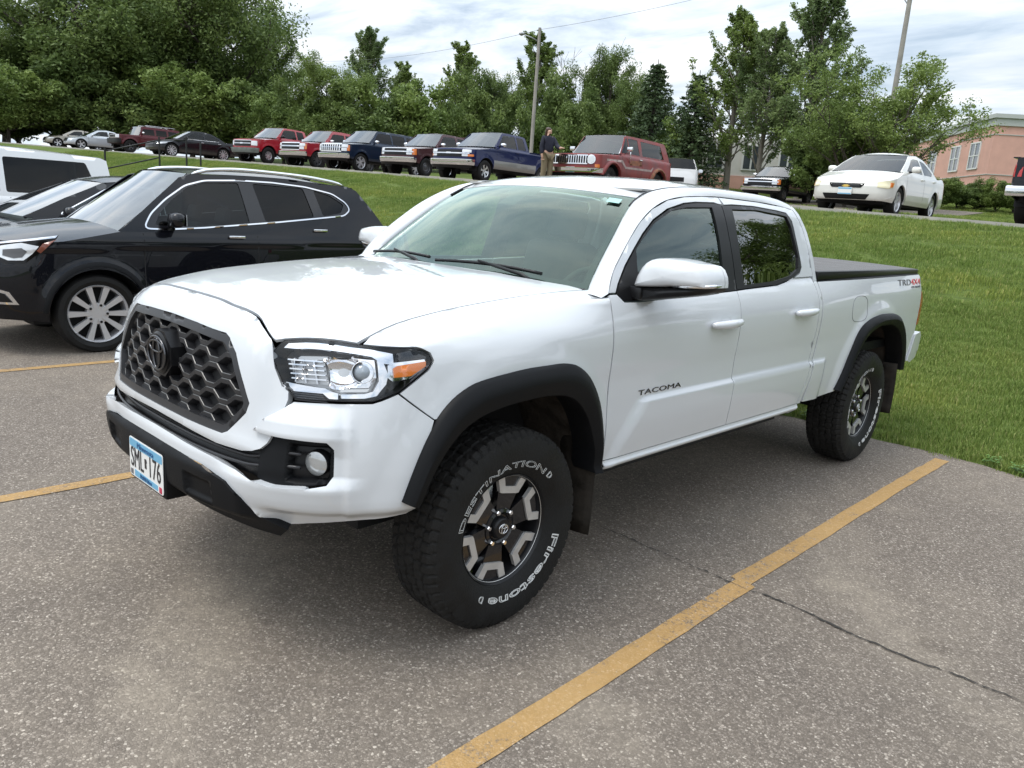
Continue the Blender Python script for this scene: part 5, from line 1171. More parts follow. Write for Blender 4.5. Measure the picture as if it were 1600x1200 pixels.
def make_car(name, label, cat, loc, psi, S, group=None):
    """S: dict of proportions, colours and details"""
    g = lambda k, d=None: S.get(k, d)
    T = thing(name, label, cat, loc, psi, group)
    W, Lf, WBc, Lr = S['W'], S['Lf'], S['WB'], S['Lr']; ye = WBc+Lr
    zs, zb, zh0, zh1, zr = S['sill'], S['belt'], S['hood0'], S['hood1'], S['roof']     # sill, belt, hood front, hood at cowl, roof
    yb, yt, yrt, yrb = S['ws0'], S['ws1'], S['rr1'], S['rr0']                          # windshield base/top, roof rear, rear glass base
    wr, wbt = g('wroof', W*.70), g('wbelt', W*.93); R_ = S['tyre']; ar = S.get('arch', R_+.07)
    rf = g('round', 1.); P_ = S['paint']; deck = g('deck', zb); typ = S['type']
    st = g('step', .06)
    plan = Plan([(0, -Lf), (W*.45, -Lf+.025*rf), (W*.72, -Lf+.10*rf), (W*.88, -Lf+.22*rf), (W*.965, -Lf+.40*rf), (W*.995, -Lf+.62*rf), (W, 0), (W, WBc*.5), (W, WBc), (W*.985, ye-.35), (W*.93, ye-.12), (W*.8, ye-.03), (W*.4, ye), (0, ye)])
    s0 = float(plan.s_of_y(-Lf+.62*rf)); s_end = plan.s[-1]
    sy_ = lambda y: float(np.interp(y, _py, _ps))
    _ps = np.linspace(s0*.0, s_end, 3000); _pp = plan.at(_ps); k0 = np.searchsorted(_ps, plan.s[2]); k1 = np.searchsorted(_ps, plan.s[10]); _ps2, _py = _ps[k0:k1], _pp[k0:k1, 1]
    sy_ = lambda y: float(np.interp(y, _py, _ps2))
    zt = max(zb, zh1, deck)+.05
    pz = [zs-.05, zs+.02, zs+.12, zs+.30, zb-.28, zb-.10, zb, zt]
    side = [-.06, -.035, -.004, .0, -.004+g('waist', 0.), -.012, -(W-wbt), -(W-wbt)-.06]
    zhl = zh0
    fz = [zs-.05, zs+.05, .42*zh0+.5*zs, .60*zh0+.15, .85*zh0, zh0, zt]
    fd = g('front_prof', [-.08, -.01, .0, -.02, -.05, -.11, -.40])
    fz = sorted(set(fz)); fd = fd[:len(fz)]
    rd = [-.06, -.02, 0, 0, -.01, -.03, -.05, -.10]
    def F(a, z, off=0.):
        a = np.asarray(a, float); z = np.asarray(z, float); sg = np.where(a < 0, -1, 1); s = np.abs(a)
        p = plan.at(s); n = plan.nrm(s)
        k = sstep(plan.s[2], plan.s[5], s); kr = sstep(plan.s[9], plan.s[11], s)
        ds = pchip(pz, np.array(side), z); df = pchip(fz, np.array(fd), z); dr = pchip(pz, np.array(rd), z)
        y = p[:, 1]
        d = df*(1-k)+(ds*(1-kr)+dr*kr)*k
        for yc in (0., WBc):                                   # swollen arches
            rr = np.hypot(y-yc, z-R_); d = d+g('flare', .012)*sstep(ar+.12, ar-.01, rr)*k
        if g('crease'): zc = S['crease']; d = d+k*(1-kr)*.010*(sstep(zc+.012, zc-.012, z)-.5)
        if g('crease2'): zc = S['crease2']+.03*(y-1.4); d = d+k*(1-kr)*.012*(sstep(zc-.015, zc+.015, z)-.5)
        d = d+off
        return np.stack([(p[:, 0]+n[:, 0]*d)*sg, p[:, 1]+n[:, 1]*d, z], 1)
    # outline of half the shell in (s, z): bottom with arches, back, top
    def arch_pts(yc):
        zc = R_*.98; out = []
        for q in np.linspace(math.pi, 0, 19):
            y = yc+ar*math.cos(q); z = zc+ar*math.sin(q)
            if z > zs-.001: out.append((sy_(y), z))
        q0 = math.asin(max(-1, min(1, (zs-zc)/ar))); a0 = yc-ar*math.cos(q0); a1 = yc+ar*math.cos(q0)
        return [(sy_(a0), zs)]+[p for p in out if p[1] > zs+.004]+[(sy_(a1), zs)]
    zfb = g('front_bottom', zs+.02); zrb_ = g('rear_bottom', zs+.06)
    bot = [(0, zfb), (plan.s[3], zfb)]+arch_pts(0.)+arch_pts(WBc)+[(plan.s[11], zrb_), (s_end, zrb_)]
    sh = np.linspace(0, sy_(yb), 12); zhood = lambda s: zh0-.012+(zh1-zh0)*np.interp(s, [0, plan.s[3], sy_(yb)], [0, g('hood_side', .0), 1])-g('hood_drop', .05)*np.interp(s, [0, plan.s[2], plan.s[5], sy_(yb)], [0, .35, 1, .55])
    if typ == 'pickup': top = [(s_end, g('bedz', zb)), (sy_(ye-.13), g('bedz', zb)), (sy_(yrb+.03), g('bedz', zb)), (sy_(yrb+.01), zb), (sy_(yb+.1), zb)]
    elif typ == 'sedan': top = [(s_end, deck-.03), (plan.s[11], deck-.03), (sy_(ye-.45), deck), (sy_(yrb-.05), zb+.01), (sy_(yb+.1), zb)]
    else: top = [(s_end, zb-.02), (plan.s[11], zb), (sy_(ye-.3), zb), (sy_(yb+.1), zb)]
    top += [(float(s), float(zhood(s))) for s in sh[::-1]]
    half = bot+top
    full_ = half+[(-a, b) for a, b in half[::-1] if abs(a) > 1e-4]
    # the two centre points coincide at the back: keep the shell open there by closing the loop at s_end on both sides
    body = None
    hl_ = [p for p in half]
    mats = P_ if not isinstance(P_, list) else P_
    for mir in (False, True):
        o = panel('body_side', F, hl_, m=P_, parent=T, mirror=mir, step=st, estep=st*.8, lip=.03, gap=0)
    # lower cladding / two-tone strip
    if g('lower'):
        z1, mm = S['lower']
        lo = [(sy_(ar*1.02), zs+.002), (sy_(WBc-ar*1.02), zs+.002), (sy_(WBc-ar*.98), z1), (sy_(ar*.98), z1)]
        for mir in (False, True): panel('lower_panel', F, lo, m=mm, parent=T, mirror=mir, step=st, estep=st, lip=.006, gap=0, off=.004)
        if typ == 'pickup' or g('lower_rear'):
            lo = [(sy_(WBc+ar*1.02), zs+.03), (sy_(ye-.15), zs+.08), (sy_(ye-.15), z1), (sy_(WBc+ar*.98), z1)]
            for mir in (False, True): panel('lower_panel', F, lo, m=mm, parent=T, mirror=mir, step=st, estep=st, lip=.006, gap=0, off=.004)
    # hood: rows across from the shell's top edge
    G = []
    for s in np.linspace(0, sy_(yb), 22):
        e = F([s], [float(zhood(s))])[0]; G.append(e)
    G = np.array(G); rows = []
    # stations along y
    ysn = np.unique(np.concatenate([G[:, 1], np.linspace(G[0, 1]+.1, G[-1, 1], 16)])); ex_ = np.interp(ysn, G[:, 1], np.maximum(G[:, 0], .02)); ez_ = np.interp(ysn, G[:, 1], G[:, 2])
    for i, y in enumerate(ysn):
        t = (y-ysn[0])/(ysn[-1]-ysn[0]); zc = zh0-.01+(zh1-zh0+.012)*(t**.8); row = []
        for x in np.linspace(-1, 1, 17):
            k = abs(x); cr = zc+(ez_[i]-zc)*(k**2.6 if g('hood_flat') is None else k**g('hood_flat'))
            row.append((x*ex_[i], y-.10*(1-k*k)*t*g('ws_bow', 1.), cr))
        rows.append(row)
    grid_surf('hood', np.array(rows), g('hoodm', P_), T, True)
    # greenhouse
    def CX(y, z, off=0.):
        y = np.asarray(y, float); z = np.asarray(z, float); t = np.clip((z-zb)/(zr-zb), -.2, 1.2)
        x = wbt-(wbt-wr)*(t*.80+.20*t*t)
        taper = g('taper', .05)*sstep(yrt-.6, ye, y)+g('tapf', .05)*sstep(yt, yb-.2, y)
        return np.stack([x-taper+off, y, z], 1)
    zr_ = zr-.055
    A0, A1 = (yb, zh1-.02 if zh1 < zb else zb), (yt, zr_); C1, C0 = (yrt, zr_-g('rdrop', .03)), (yrb, zb)
    wins = S['wins']
    outl = [(yb, zb-.01), (yb+.02, zb+.005), (yb+(yt-yb)*.5, zb+(zr_-zb)*.53), (yt-.10, zr_-.045), (yt+.06, zr_), ((yt+yrt)/2, zr_+g('arc', .02)), (yrt-.08, zr_-.012), (yrt+.03, zr_-.05), (yrt+(yrb-yrt)*.5, zb+(zr_-zb)*.52), (yrb, zb-.01)]
    for mir in (False, True):
        panel('cab_frame', CX, outl, [round_poly(w, g('wrnd', .05)) for w, _ in wins], m=P_, parent=T, mirror=mir, step=st, estep=st*.6, lip=.012, gap=0)
        for w, gm in wins:
            panel('window_glass', CX, round_poly(w, g('wrnd', .05)), m=gm, parent=T, mirror=mir, step=.12, estep=.06, lip=0, gap=0, off=-.006)
            if g('chrome_win'): panel('window_trim', CX, inset_poly(resample(round_poly(w, g('wrnd', .05)), .04), -.012), [round_poly(w, g('wrnd', .05))], m=M['chrome'], parent=T, mirror=mir, step=.05, estep=.04, lip=.004, gap=0, off=.003)
        if g('dlo'):
            d = np.array(S['dlo']); d = round_poly(d, g('dlo_r', .1)); panel('window_chrome', CX, inset_poly(resample(d, .03), -.014), [resample(d, .03)], m=M['chrome'], parent=T, mirror=mir, step=.05, estep=.03, lip=.012, gap=0, off=.013)
            panel('pillar_black', CX, d, [round_poly(w, g('wrnd', .05)) for w, _ in wins], m=M['gloss_black'], parent=T, mirror=mir, step=.06, estep=.04, lip=0, gap=0, off=.0025)
    # glass front and back, roof
    def cross(y0, z0, y1, z1, bow0, bow1, nm, m, inset=.0, n=10, zbow=.012):
        rows = []
        for t in np.linspace(0, 1, n):
            y = y0+(y1-y0)*t; z = z0+(z1-z0)*t; x = CX([y], [z])[0, 0]-.02-inset; rows.append([(u*x, y+(bow0+(bow1-bow0)*t)*(1-u*u), z+zbow*(1-u*u)) for u in np.linspace(-1, 1, 15)])
        return grid_surf(nm, np.array(rows), m, T, True), rows
    fb = -.10*g('ws_bow', 1.); _, wrow = cross(yb+.0, zb-.0 if zh1 > zb-.03 else zb, yt+.0, zr_+.0, fb, fb*.7, 'windshield', g('wsm', M['glass_car_ws']))
    for sx in (-1, 1):   # pillars seen behind the glass edge
        mb = MB()
        a = [r[0 if sx < 0 else -1] for r in wrow]; mb.tube([(p[0]*1.0, p[1]+.016, p[2]-.012) for p in a], .020, 6)
        mb.build('windshield_pillar', g('pillarm', P_), T, True)
    bx = .10*g('rw_bow', .5)
    if typ != 'wagon_van': cross(yrb-.01, zb, yrt, zr_-g('rdrop', .03), bx, bx*.7, 'rear_window', g('rwm', M['glass_car_dark']))
    yy = np.linspace(0, 1, 20); rows = []; tr = wrow[-1]
    for t in yy:
        row = []
        for j, u in enumerate(np.linspace(-1, 1, 15)):
            k = abs(u); y0 = tr[j][1]; y = y0+(yrt+bx*.7*(1-u*u)-y0)*t; ze = zr_+g('arc', .02)*math.sin(math.pi*min(1, max(0, t)))-g('rdrop', .03)*float(sstep(.55, 1., t)); x = (CX([y], [ze])[0, 0])-.012
            row.append((u*x, y, ze+(zr-zr_)*(1-k**2.5)*math.sin(math.pi*min(.5, max(.0, (t+.10)*1.4)) if t < .5 else math.pi*(.5+.42*(t-.5)/.5*.6)) ))
        rows.append(row)
    grid_surf('roof', np.array(rows), g('roofm', P_), T, True)
    # deck, tail, bed
    if typ == 'sedan':
        rows = []
        for t in np.linspace(0, 1, 8):
            y = yrb-.03+(ye-.10-yrb)*t; x = float(F([sy_(min(y, ye-.14))], [deck-.01])[0, 0])-.0; rows.append([(u*x, y+.08*(1-u*u)*t, deck+.015*(1-u*u)+(zb-deck+.005)*(1-t)**2) for u in np.linspace(-1, 1, 11)])
        grid_surf('trunk_lid', np.array(rows), P_, T, True)
    elif typ == 'suv':
        rows = []
        for z in np.linspace(zs+.1, zb, 6): rows.append([(u*W*.86, ye-.03-.01*abs(u), z) for u in np.linspace(-1, 1, 5)])
        grid_surf('tailgate', np.array(rows), P_, T, True)
    else:
        bz = g('bedz', zb); mb = MB(); x1 = W-.13; mb.box((-x1, yrb+.06, .62), (x1, ye-.1, .66)); mb.box((-x1-.03, yrb+.04, .62), (-x1, ye-.1, bz-.01)); mb.box((x1, yrb+.04, .62), (x1+.03, ye-.1, bz-.01)); mb.box((-x1, yrb+.02, .62), (x1, yrb+.06, bz)); mb.build('bed_liner', M['black_plastic'], T)
        mb = MB(); mb.box((-W+.12, ye-.09, .60), (W-.12, ye-.035, bz)); mb.build('tailgate', P_, T)
        for sx in (-1, 1):
            mb = MB(); mb.box((min(sx*(W-.02), sx*(W-.14)), yrb+.05, bz-.012), (max(sx*(W-.02), sx*(W-.14)), ye-.08, bz+.012)); mb.build('bed_rail', g('railm', P_), T)
        mb = MB(); mb.box((-wbt+.05, yrb-.06, .6), (wbt-.05, yrb-.02, zb)); mb.build('cab_back', P_, T)
        if g('topper'):
            tz, tm = S['topper']; rows = []
            prof = [(W-.03, bz), (W-.08, bz+.12), (wr+.06, tz-.06), (wr-.02, tz), (0, tz+.03)]; prof = prof+[(-x, z) for x, z in prof[-2::-1]]
            G = np.array([[(x, y, z) for x, z in prof] for y in (yrb+.06, ye-.12)]); mb = MB(); grid_surf('bed_topper', G, tm, T, 40)
            mb.add([(x, ye-.12, z) for x, z in prof], [tuple(range(len(prof)))]); mb.add([(x, yrb+.06, z) for x, z in prof], [tuple(range(len(prof)))]); mb.build('topper_end', tm, T)
            mb = MB(); mb.add([(-W+.22, ye-.112, bz+.10), (W-.22, ye-.112, bz+.10), (wr-.08, ye-.112, tz-.10), (-wr+.08, ye-.112, tz-.10)], [(0, 1, 2, 3)]); mb.build('topper_rear_window', M['glass_car_dark'], T)
            for sx in (-1, 1):
                w = [(W-.055, bz+.09), (wr+.05, tz-.10)]; mb = MB(); mb.add([(sx*(W-.065), yrb+.25, bz+.14), (sx*(W-.065), ye-.3, bz+.14), (sx*(wr+.078), ye-.38, tz-.10), (sx*(wr+.078), yrb+.3, tz-.10)], [(0, 1, 2, 3)]); mb.build('topper_window', M['glass_car_dark'], T)
    # underside and wells
    mb = MB(); mb.box((-W*.80, -Lf*.55, zs-.04), (W*.80, ye-.35, zs+.10)); mb.box((-W*.62, -Lf*.75, zs+.0), (W*.62, ye-.3, min(zb-.15, zh0-.14))); mb.build('underbody', M['void'], T)
    for sx in (-1, 1):
        for yc in (0., WBc):
            C2 = [(yc+(ar+.01)*math.cos(q), R_*.98+(ar+.01)*math.sin(q)) for q in np.linspace(math.pi*1.02, -.02*math.pi, 17)]
            grid_surf('wheel_liner', np.array([[(sx*x, y, z) for x in (W-.03, W*.60)] for y, z in C2]), M['void'], T, True)
    tx = W-g('track_in', .14)
    for (x, y, rt) in ((tx, 0, False), (tx, WBc, False), (-tx, 0, True), (-tx, WBc, True)):
        wheel_car(T, x, y, R_, g('tw', .235), g('rim', R_*.66), g('wheel', 'alloy'), rt, g('rimm', M['rim_silver']), R(17), g('spokes', 5))
    # nose details given on the shell: (name, [(s,z)...], material, offset, both sides)
    for nm, poly, mm, of, twin in g('details', []):
        for mir in ((False, True) if twin else (False,)):
            panel(nm, F, poly, m=mm, parent=T, mirror=mir, step=.07, estep=.05, lip=.02, gap=0, off=of, rnd=.012)
    for nm, poly, mm, of in g('sides', []):                     # (y, z) polygons on both flanks
        for mir in (False, True):
            panel(nm, F, [(sy_(y), z) for y, z in poly], m=mm, parent=T, mirror=mir, step=.08, estep=.06, lip=max(.004, of*.8), gap=0, off=of)
    # door seams: thin dark grooves
    for ys_ in g('seams', []):
        z1 = zb-.01
        for mir in (False, True):
            panel('door_seam', F, [(sy_(ys_), zs+.06), (sy_(ys_+.010), zs+.06), (sy_(ys_+.010), z1), (sy_(ys_), z1)], m=M['void'], parent=T, mirror=mir, step=.2, estep=.08, lip=0, gap=0, off=.0012)
    for (yh, zh_) in g('handles', []):
        for sx in (-1, 1):
            p = F([sy_(yh)], [zh_])[0]; mb = MB(); mb.box((sx*(p[0]+.022)-.014, yh-.09, zh_-.014), (sx*(p[0]+.022)+.014, yh+.09, zh_+.014), bev=.009); mb.build('door_handle', g('handlem', P_), T, 40)
    if g('mirror'):
        ym, zm, mm = S['mirror']
        for sx in (-1, 1):
            x0 = CX([ym], [zb+.03])[0, 0]; mr = thing('side_mirror'); mr.parent = T
            mb = MB(); mb.box((min(sx*(x0+.05), sx*(x0+.25)), ym-.07, zm-.065), (max(sx*(x0+.05), sx*(x0+.25)), ym+.06, zm+.075), bev=.05); mb.build('mirror_cap', mm, mr, 60)
            mb = MB(); mb.tube([(sx*(x0-.03), ym+.01, zm-.06), (sx*(x0+.10), ym, zm-.03)], .024, 8); mb.build('mirror_arm', M['satin_black'], mr, True)
            mb = MB(); mb.box((min(sx*(x0+.07), sx*(x0+.235)), ym+.058, zm-.05), (max(sx*(x0+.07), sx*(x0+.235)), ym+.063, zm+.06)); mb.build('mirror_glass', M['mirror_glass'], mr)
    if g('plate'):
        zp, mp, txt = S['plate']; yv = float(F([0.], [zp])[0, 1]); pl = thing('license_plate'); pl.parent = T; pl.location = (g('plate_x', 0.), yv-.03, zp)
        mb = MB(); mb.box((-.152, -.008, -.076), (.152, .02, .076), bev=.006); mb.build('plate_body', mp, pl)
        mb = MB(); mb.box((-.146, -.0095, .038), (.146, -.0082, .070)); mb.box((-.146, -.0095, -.070), (.146, -.0082, -.048)); mb.build('plate_band', M['plate_blue'], pl)
        if txt: flat_text('plate_number', txt, .085, (0, -.0085, -.003), M['plate_ink'], pl, .75, 1.)
    # seats behind the glass
    for (x, y) in ((W*.38, yt+.35), (-W*.38, yt+.35)):
        mb = MB(); mt = Matrix.Translation((x, y, zs+.35)) @ Matrix.Rotation(R(-14), 4, 'X'); mb.box((-.24, -.06, 0), (.24, .07, .55), bev=.05, mtx=mt); mb.box((-.12, -.05, .57), (.12, .05, .74), bev=.04, mtx=mt); mb.build('seat', M['seat'], T, 40)
    mb = MB(); mb.box((-wbt+.08, yb+.05, zb-.18), (wbt-.08, yt-.05, zb-.03), bev=.03); mb.build('dashboard', M['interior'], T, 40)
    mb = MB(); mb.box((-wbt+.06, yb+.1, zs+.16), (wbt-.06, yrb-.1, zs+.22)); mb.build('cab_floor', M['interior'], T)
    T['_'] = 1; del T['_']
    return T, F, CX, sy_, plan
M['glass_car_ws'] = glass('glass_car_windshield', (.36, .42, .41), ior=1.5, gain=2.1)
M['glass_car'] = glass('glass_car_side', (.22, .26, .26), ior=1.42)
M['glass_car_dark'] = glass('glass_car_dark', (.03, .035, .04), ior=1.36)
M['rim_silver'] = mat('rim_silver', (.62, .62, .64), .28, metal=.55)
M['rim_dark'] = mat('rim_dark', (.10, .10, .105), .4, metal=.6)
M['headlamp'] = mat('headlamp_lens', (.72, .74, .76), .12, metal=.3, coat=1.)
M['headlamp_yellow'] = mat('headlamp_yellowed', (.70, .64, .42), .3, coat=.6)
M['bow_gold'] = mat('bow_gold', (.62, .42, .10), .3, metal=.6)
# ---------------------------------------------------------------- vehicles in the picture
P = {k: paint('paint_'+k, c, r, mt, dirt=((.22, .19, .16), .35, .60, .35)) for k, c, r, mt in (
    ('black', (.006, .0065, .009), .25, .0), ('dark', (.010, .011, .016), .3, .2), ('white', (.78, .79, .80), .35, 0), ('cream_white', (.74, .73, .68), .4, 0), ('beige', (.36, .33, .28), .35, .4),
    ('silver', (.50, .53, .56), .32, .5), ('maroon', (.085, .010, .014), .3, .2), ('red', (.36, .010, .022), .3, .1), ('navy', (.010, .022, .048), .28, .3), ('brown_maroon', (.075, .028, .034), .35, .3),
    ('blue', (.010, .016, .075), .28, .3), ('pewter', (.26, .25, .24), .35, .5))}
M['amber_dark'] = mat('dark_amber', (.20, .045, .02), .15, coat=1.)
P['clean_black'] = paint('paint_clean_black', (.004, .0045, .007), .2)
P['jeep'] = mat('faded_red_paint', (.22, .036, .034), .5, var=.35, var_scale=3, coat=.15)
P['stripe'] = mat('faded_stripe', (.36, .27, .25), .6, var=.3, var_scale=8)
P['rust'] = mat('rusty_lip', (.24, .10, .055), .8, var=.4, var_scale=10)
GC, GD, GW = M['glass_car'], M['glass_car_dark'], M['glass_car_ws']
def ctr(w, z0, z1): return [(-w, z0), (w, z0), (w, z1), (-w, z1)]
def rect(a0, a1, z0, z1): return [(a0, z0), (a1, z0), (a1, z1), (a0, z1)]
def gm_truck(**k):
    """full size pickup proportions; k overrides"""
    S = dict(type='pickup', W=.985, Lf=.93, WB=3.64, Lr=1.20, sill=.50, belt=1.27, hood0=1.10, hood1=1.24, roof=1.88, ws0=.55, ws1=1.22, rr1=2.62, rr0=2.75, bedz=1.27, wroof=.70, wbelt=.925, tyre=.385, rim=.225, arch=.47, round=.62,
        wins=[([(.80, 1.31), (1.16, 1.72), (1.30, 1.75), (1.93, 1.755), (1.95, 1.31)], GC), ([(2.03, 1.31), (2.03, 1.755), (2.48, 1.74), (2.55, 1.31)], GD)], wrnd=.04,
        seams=[.62, 1.99], handles=[(1.86, 1.17)], mirror=(.86, 1.36, M['chrome']), front_prof=[-.06, -.02, .0, .0, -.01, -.05, -.30], hood_drop=.03, wheel='alloy', spokes=6, rdrop=.01, arc=.012, taper=.04, tapf=.03, front_bottom=.56)
    S.update(k); return S
def gm_nose(style):
    ch, bk, hd = M['chrome'], M['satin_black'], M['headlamp']
    D = [('front_bumper', ctr(1.02, .52, .72), ch, .10, False), ('bumper_valance', ctr(.95, .42, .52), bk, .07, False)]
    if style == '99':
        D += [('grille', ctr(.60, .80, 1.045), bk, .012, False), ('grille_bar', ctr(.86, .905, .945), ch, .030, False), ('headlight', rect(.58, .93, .955, 1.055), hd, .016, True), ('turn_signal', rect(.58, .80, .82, .895), hd, .014, True), ('amber_marker', rect(.80, 1.02, .82, .895), M['amber'], .014, True), ('grille_badge', ctr(.11, .90, .955), ch, .040, False)]
    elif style == '88':
        D += [('grille', ctr(.62, .80, 1.06), bk, .012, False), ('grille_frame', ctr(.95, 1.06, 1.085), ch, .018, False), ('grille_bar', ctr(.92, .915, .955), ch, .028, False), ('headlight', rect(.62, .86, .965, 1.05), hd, .016, True), ('headlight', rect(.62, .86, .82, .905), hd, .014, True), ('amber_marker', rect(.88, 1.06, .82, 1.05), M['amber'], .012, True)]
    elif style == '14':
        D += [('grille', ctr(.64, .80, 1.12), bk, .010, False), ('grille_frame', ctr(.66, 1.10, 1.15), ch, .03, False), ('grille_bar', ctr(.66, .94, 1.0), ch, .03, False), ('grille_frame', ctr(.66, .775, .81), ch, .025, False), ('headlight', rect(.66, .96, .975, 1.11), hd, .018, True), ('headlight', rect(.66, .90, .82, .955), hd, .016, True), ('amber_marker', rect(.93, 1.03, .84, 1.08), M['amber'], .012, True)]
    elif style == '14z':
        D += [('grille', ctr(.64, .80, 1.12), bk, .006, False), ('grille_frame', ctr(.68, 1.09, 1.15), ch, .03, False), ('grille_bar', ctr(.66, .96, .985), ch, .03, False), ('grille_frame', ctr(.66, .775, .82), ch, .025, False), ('headlight', rect(.66, .97, .975, 1.11), hd, .018, True), ('headlight', rect(.66, .92, .82, .955), hd, .016, True), ('amber_marker', rect(.93, 1.05, .84, 1.08), M['amber'], .012, True)]
        D += [('grille_slat', rect(-.60+.14*i, -.54+.14*i, .83, 1.09), ch, .018, False) for i in range(9)]
    elif style == '03':
        D += [('grille', ctr(.62, .82, 1.10), bk, .012, False), ('grille_frame', ctr(.66, 1.09, 1.125), M['dull_chrome'], .02, False), ('grille_bar', ctr(.64, .935, .985), M['dull_chrome'], .03, False), ('headlight', rect(.66, .98, .86, 1.09), hd, .016, True), ('grille_badge', ctr(.10, .925, .995), M['chrome'], .045, False)]
        D[0] = ('front_bumper', ctr(1.04, .50, .74), M['bumper_steel'], .12, False)
    return D
M['bumper_steel'] = mat('painted_steel', (.20, .23, .22), .45, metal=.4, var=.2)
# --- black crossover beside the pickup
wins = [([(.56, 1.195), (.62, 1.31), (.74, 1.425), (.94, 1.57), (1.13, 1.63), (1.50, 1.655), (1.545, 1.24), (1.0, 1.20)], GC), ([(1.66, 1.655), (2.27, 1.645), (2.34, 1.335), (1.73, 1.265)], GD), ([(2.40, 1.63), (2.61, 1.585), (2.78, 1.49), (2.71, 1.395), (2.46, 1.35)], GD)]
BK = dict(type='suv', W=.93, Lf=.93, WB=2.74, Lr=.86, sill=.31, belt=1.13, hood0=1.04, hood1=1.19, roof=1.765, ws0=.22, ws1=.98, rr1=2.98, rr0=3.42, wroof=.61, wbelt=.885, tyre=.368, rim=.272, arch=.425, wins=wins, wrnd=.03,
    dlo=[(.46, 1.17), (.54, 1.30), (.70, 1.44), (.92, 1.585), (1.13, 1.645), (1.52, 1.672), (1.90, 1.675), (2.30, 1.655), (2.64, 1.60), (2.80, 1.51), (2.84, 1.44), (2.75, 1.375), (1.87, 1.275), (1.04, 1.195), (.66, 1.168)], dlo_r=.05,
    paint=P['clean_black'], step=.035, wheel='multi', spokes=10, mirror=(.70, 1.255, P['black']), handles=[(1.36, 1.105), (2.38, 1.195)], handlem=M['chrome'], seams=[.42, 1.60], lower=(.40, M['black_plastic']), lower_rear=True, crease2=1.00, flare=.03, hood_drop=.09, front_prof=[-.10, -.03, .0, -.01, -.04, -.10, -.36], tw=.245,
    wsm=GW, rdrop=.05, arc=.025, hood_side=.25,
    details=[('grille', ctr(.42, .62, .92), M['satin_black'], .01, False), ('grille_bar', ctr(.50, .76, .80), M['chrome'], .03, False), ('lower_grille', ctr(.62, .36, .50), M['satin_black'], .01, False)],
    sides=[('headlight', [(-.83, .86), (-.72, .83), (-.58, .835), (-.50, .90), (-.33, 1.055), (-.31, 1.085), (-.60, 1.035), (-.83, .985)], M['satin_black'], .006), ('fog_chrome', [(-.83, .47), (-.64, .47), (-.70, .58), (-.83, .63)], M['chrome'], .010), ('fog_recess', [(-.83, .49), (-.68, .49), (-.73, .565), (-.83, .60)], M['satin_black'], .014)])
buick, bF, bCX, bsy, bplan = make_car('crossover', 'glossy black crossover with chrome window line parked beside the white pickup', 'car', (-5.88, .52, 0), 0., BK)
for mir in (False, True):
    for nm, poly, mm, of in (('headlight_lens', [(-.80, .90), (-.70, .855), (-.59, .86), (-.52, .92), (-.47, .985), (-.60, 1.01), (-.80, .965)], M['headlamp'], .010), ('light_ring', [(-.74, .895), (-.66, .875), (-.60, .885), (-.56, .935), (-.60, .965), (-.74, .945)], M['lamp_dark'], .013), ('headlight_chrome', [(-.80, .985), (-.60, 1.02), (-.34, 1.062), (-.32, 1.084), (-.60, 1.037), (-.80, 1.0)], M['chrome'], .012), ('amber_marker', [(-.49, .945), (-.44, 1.01), (-.33, 1.05), (-.37, 1.02), (-.46, .925)], M['amber_dark'], .012)):
        panel(nm, bF, [(bsy(y), z) for y, z in poly], m=mm, parent=buick, mirror=mir, step=.03, estep=.02, lip=.008, gap=0, off=of)
    sx = -1 if mir else 1
    yy = np.linspace(1.02, 2.86, 24); zz = pchip([1.02, 1.2, 1.6, 2.2, 2.7, 2.86], np.array([1.69, 1.745, 1.775, 1.765, 1.725, 1.69]), yy)
    mb = MB(); mb.tube([(sx*(.615), y, z+.012) for y, z in zip(yy, zz)], [.008]+[.02]*22+[.008], 8); mb.build('roof_rail', M['chrome'], buick, True)
    yv = np.linspace(-.46, .46, 22); ra = [(.43*math.cos(q), .362+.445*math.sin(q)) for q in np.linspace(math.pi*.98, .02*math.pi, 26)]
    G = [bF([bsy(y*1.0) for y, z in ra], [max(.30, z) for y, z in ra], .006), bF([bsy(y*1.06) for y, z in ra], [max(.30, .362+(z-.362)*1.06) for y, z in ra], .012), bF([bsy(y*1.10) for y, z in ra], [max(.30, .362+(z-.362)*1.10) for y, z in ra], .001)]
    G = np.stack(G, 1); G[..., 0] *= sx; grid_surf('arch_moulding', G, M['black_plastic'], buick, True)
    mb = MB(); mb.prism([(3.13, 1.13), (3.30, 1.25), (3.44, 1.22), (3.50, 1.10), (3.42, 1.05), (3.22, 1.07)], .16*sx, 'x', .715*sx); mb.build('tail_light', M['red_lens'], buick, 40)
mb = MB(); mb.prism([(2.62, 1.745), (2.78, 1.735), (2.76, 1.80)], .02, 'x', -.01); mb.build('roof_antenna', M['satin_black'], buick)
# upper tail above the belt for the crossover
rows = []
for t in np.linspace(0, 1, 6):
    y = 3.42+(2.98-3.42)*t; z = 1.13+(1.69-1.13)*t; x = float(bCX([y], [z])[0, 0])-.03; rows.append([(u*x, y+.05*(1-u*u), z) for u in np.linspace(-1, 1, 9)])
grid_surf('liftgate', np.array(rows), M['gloss_black'], buick, True)
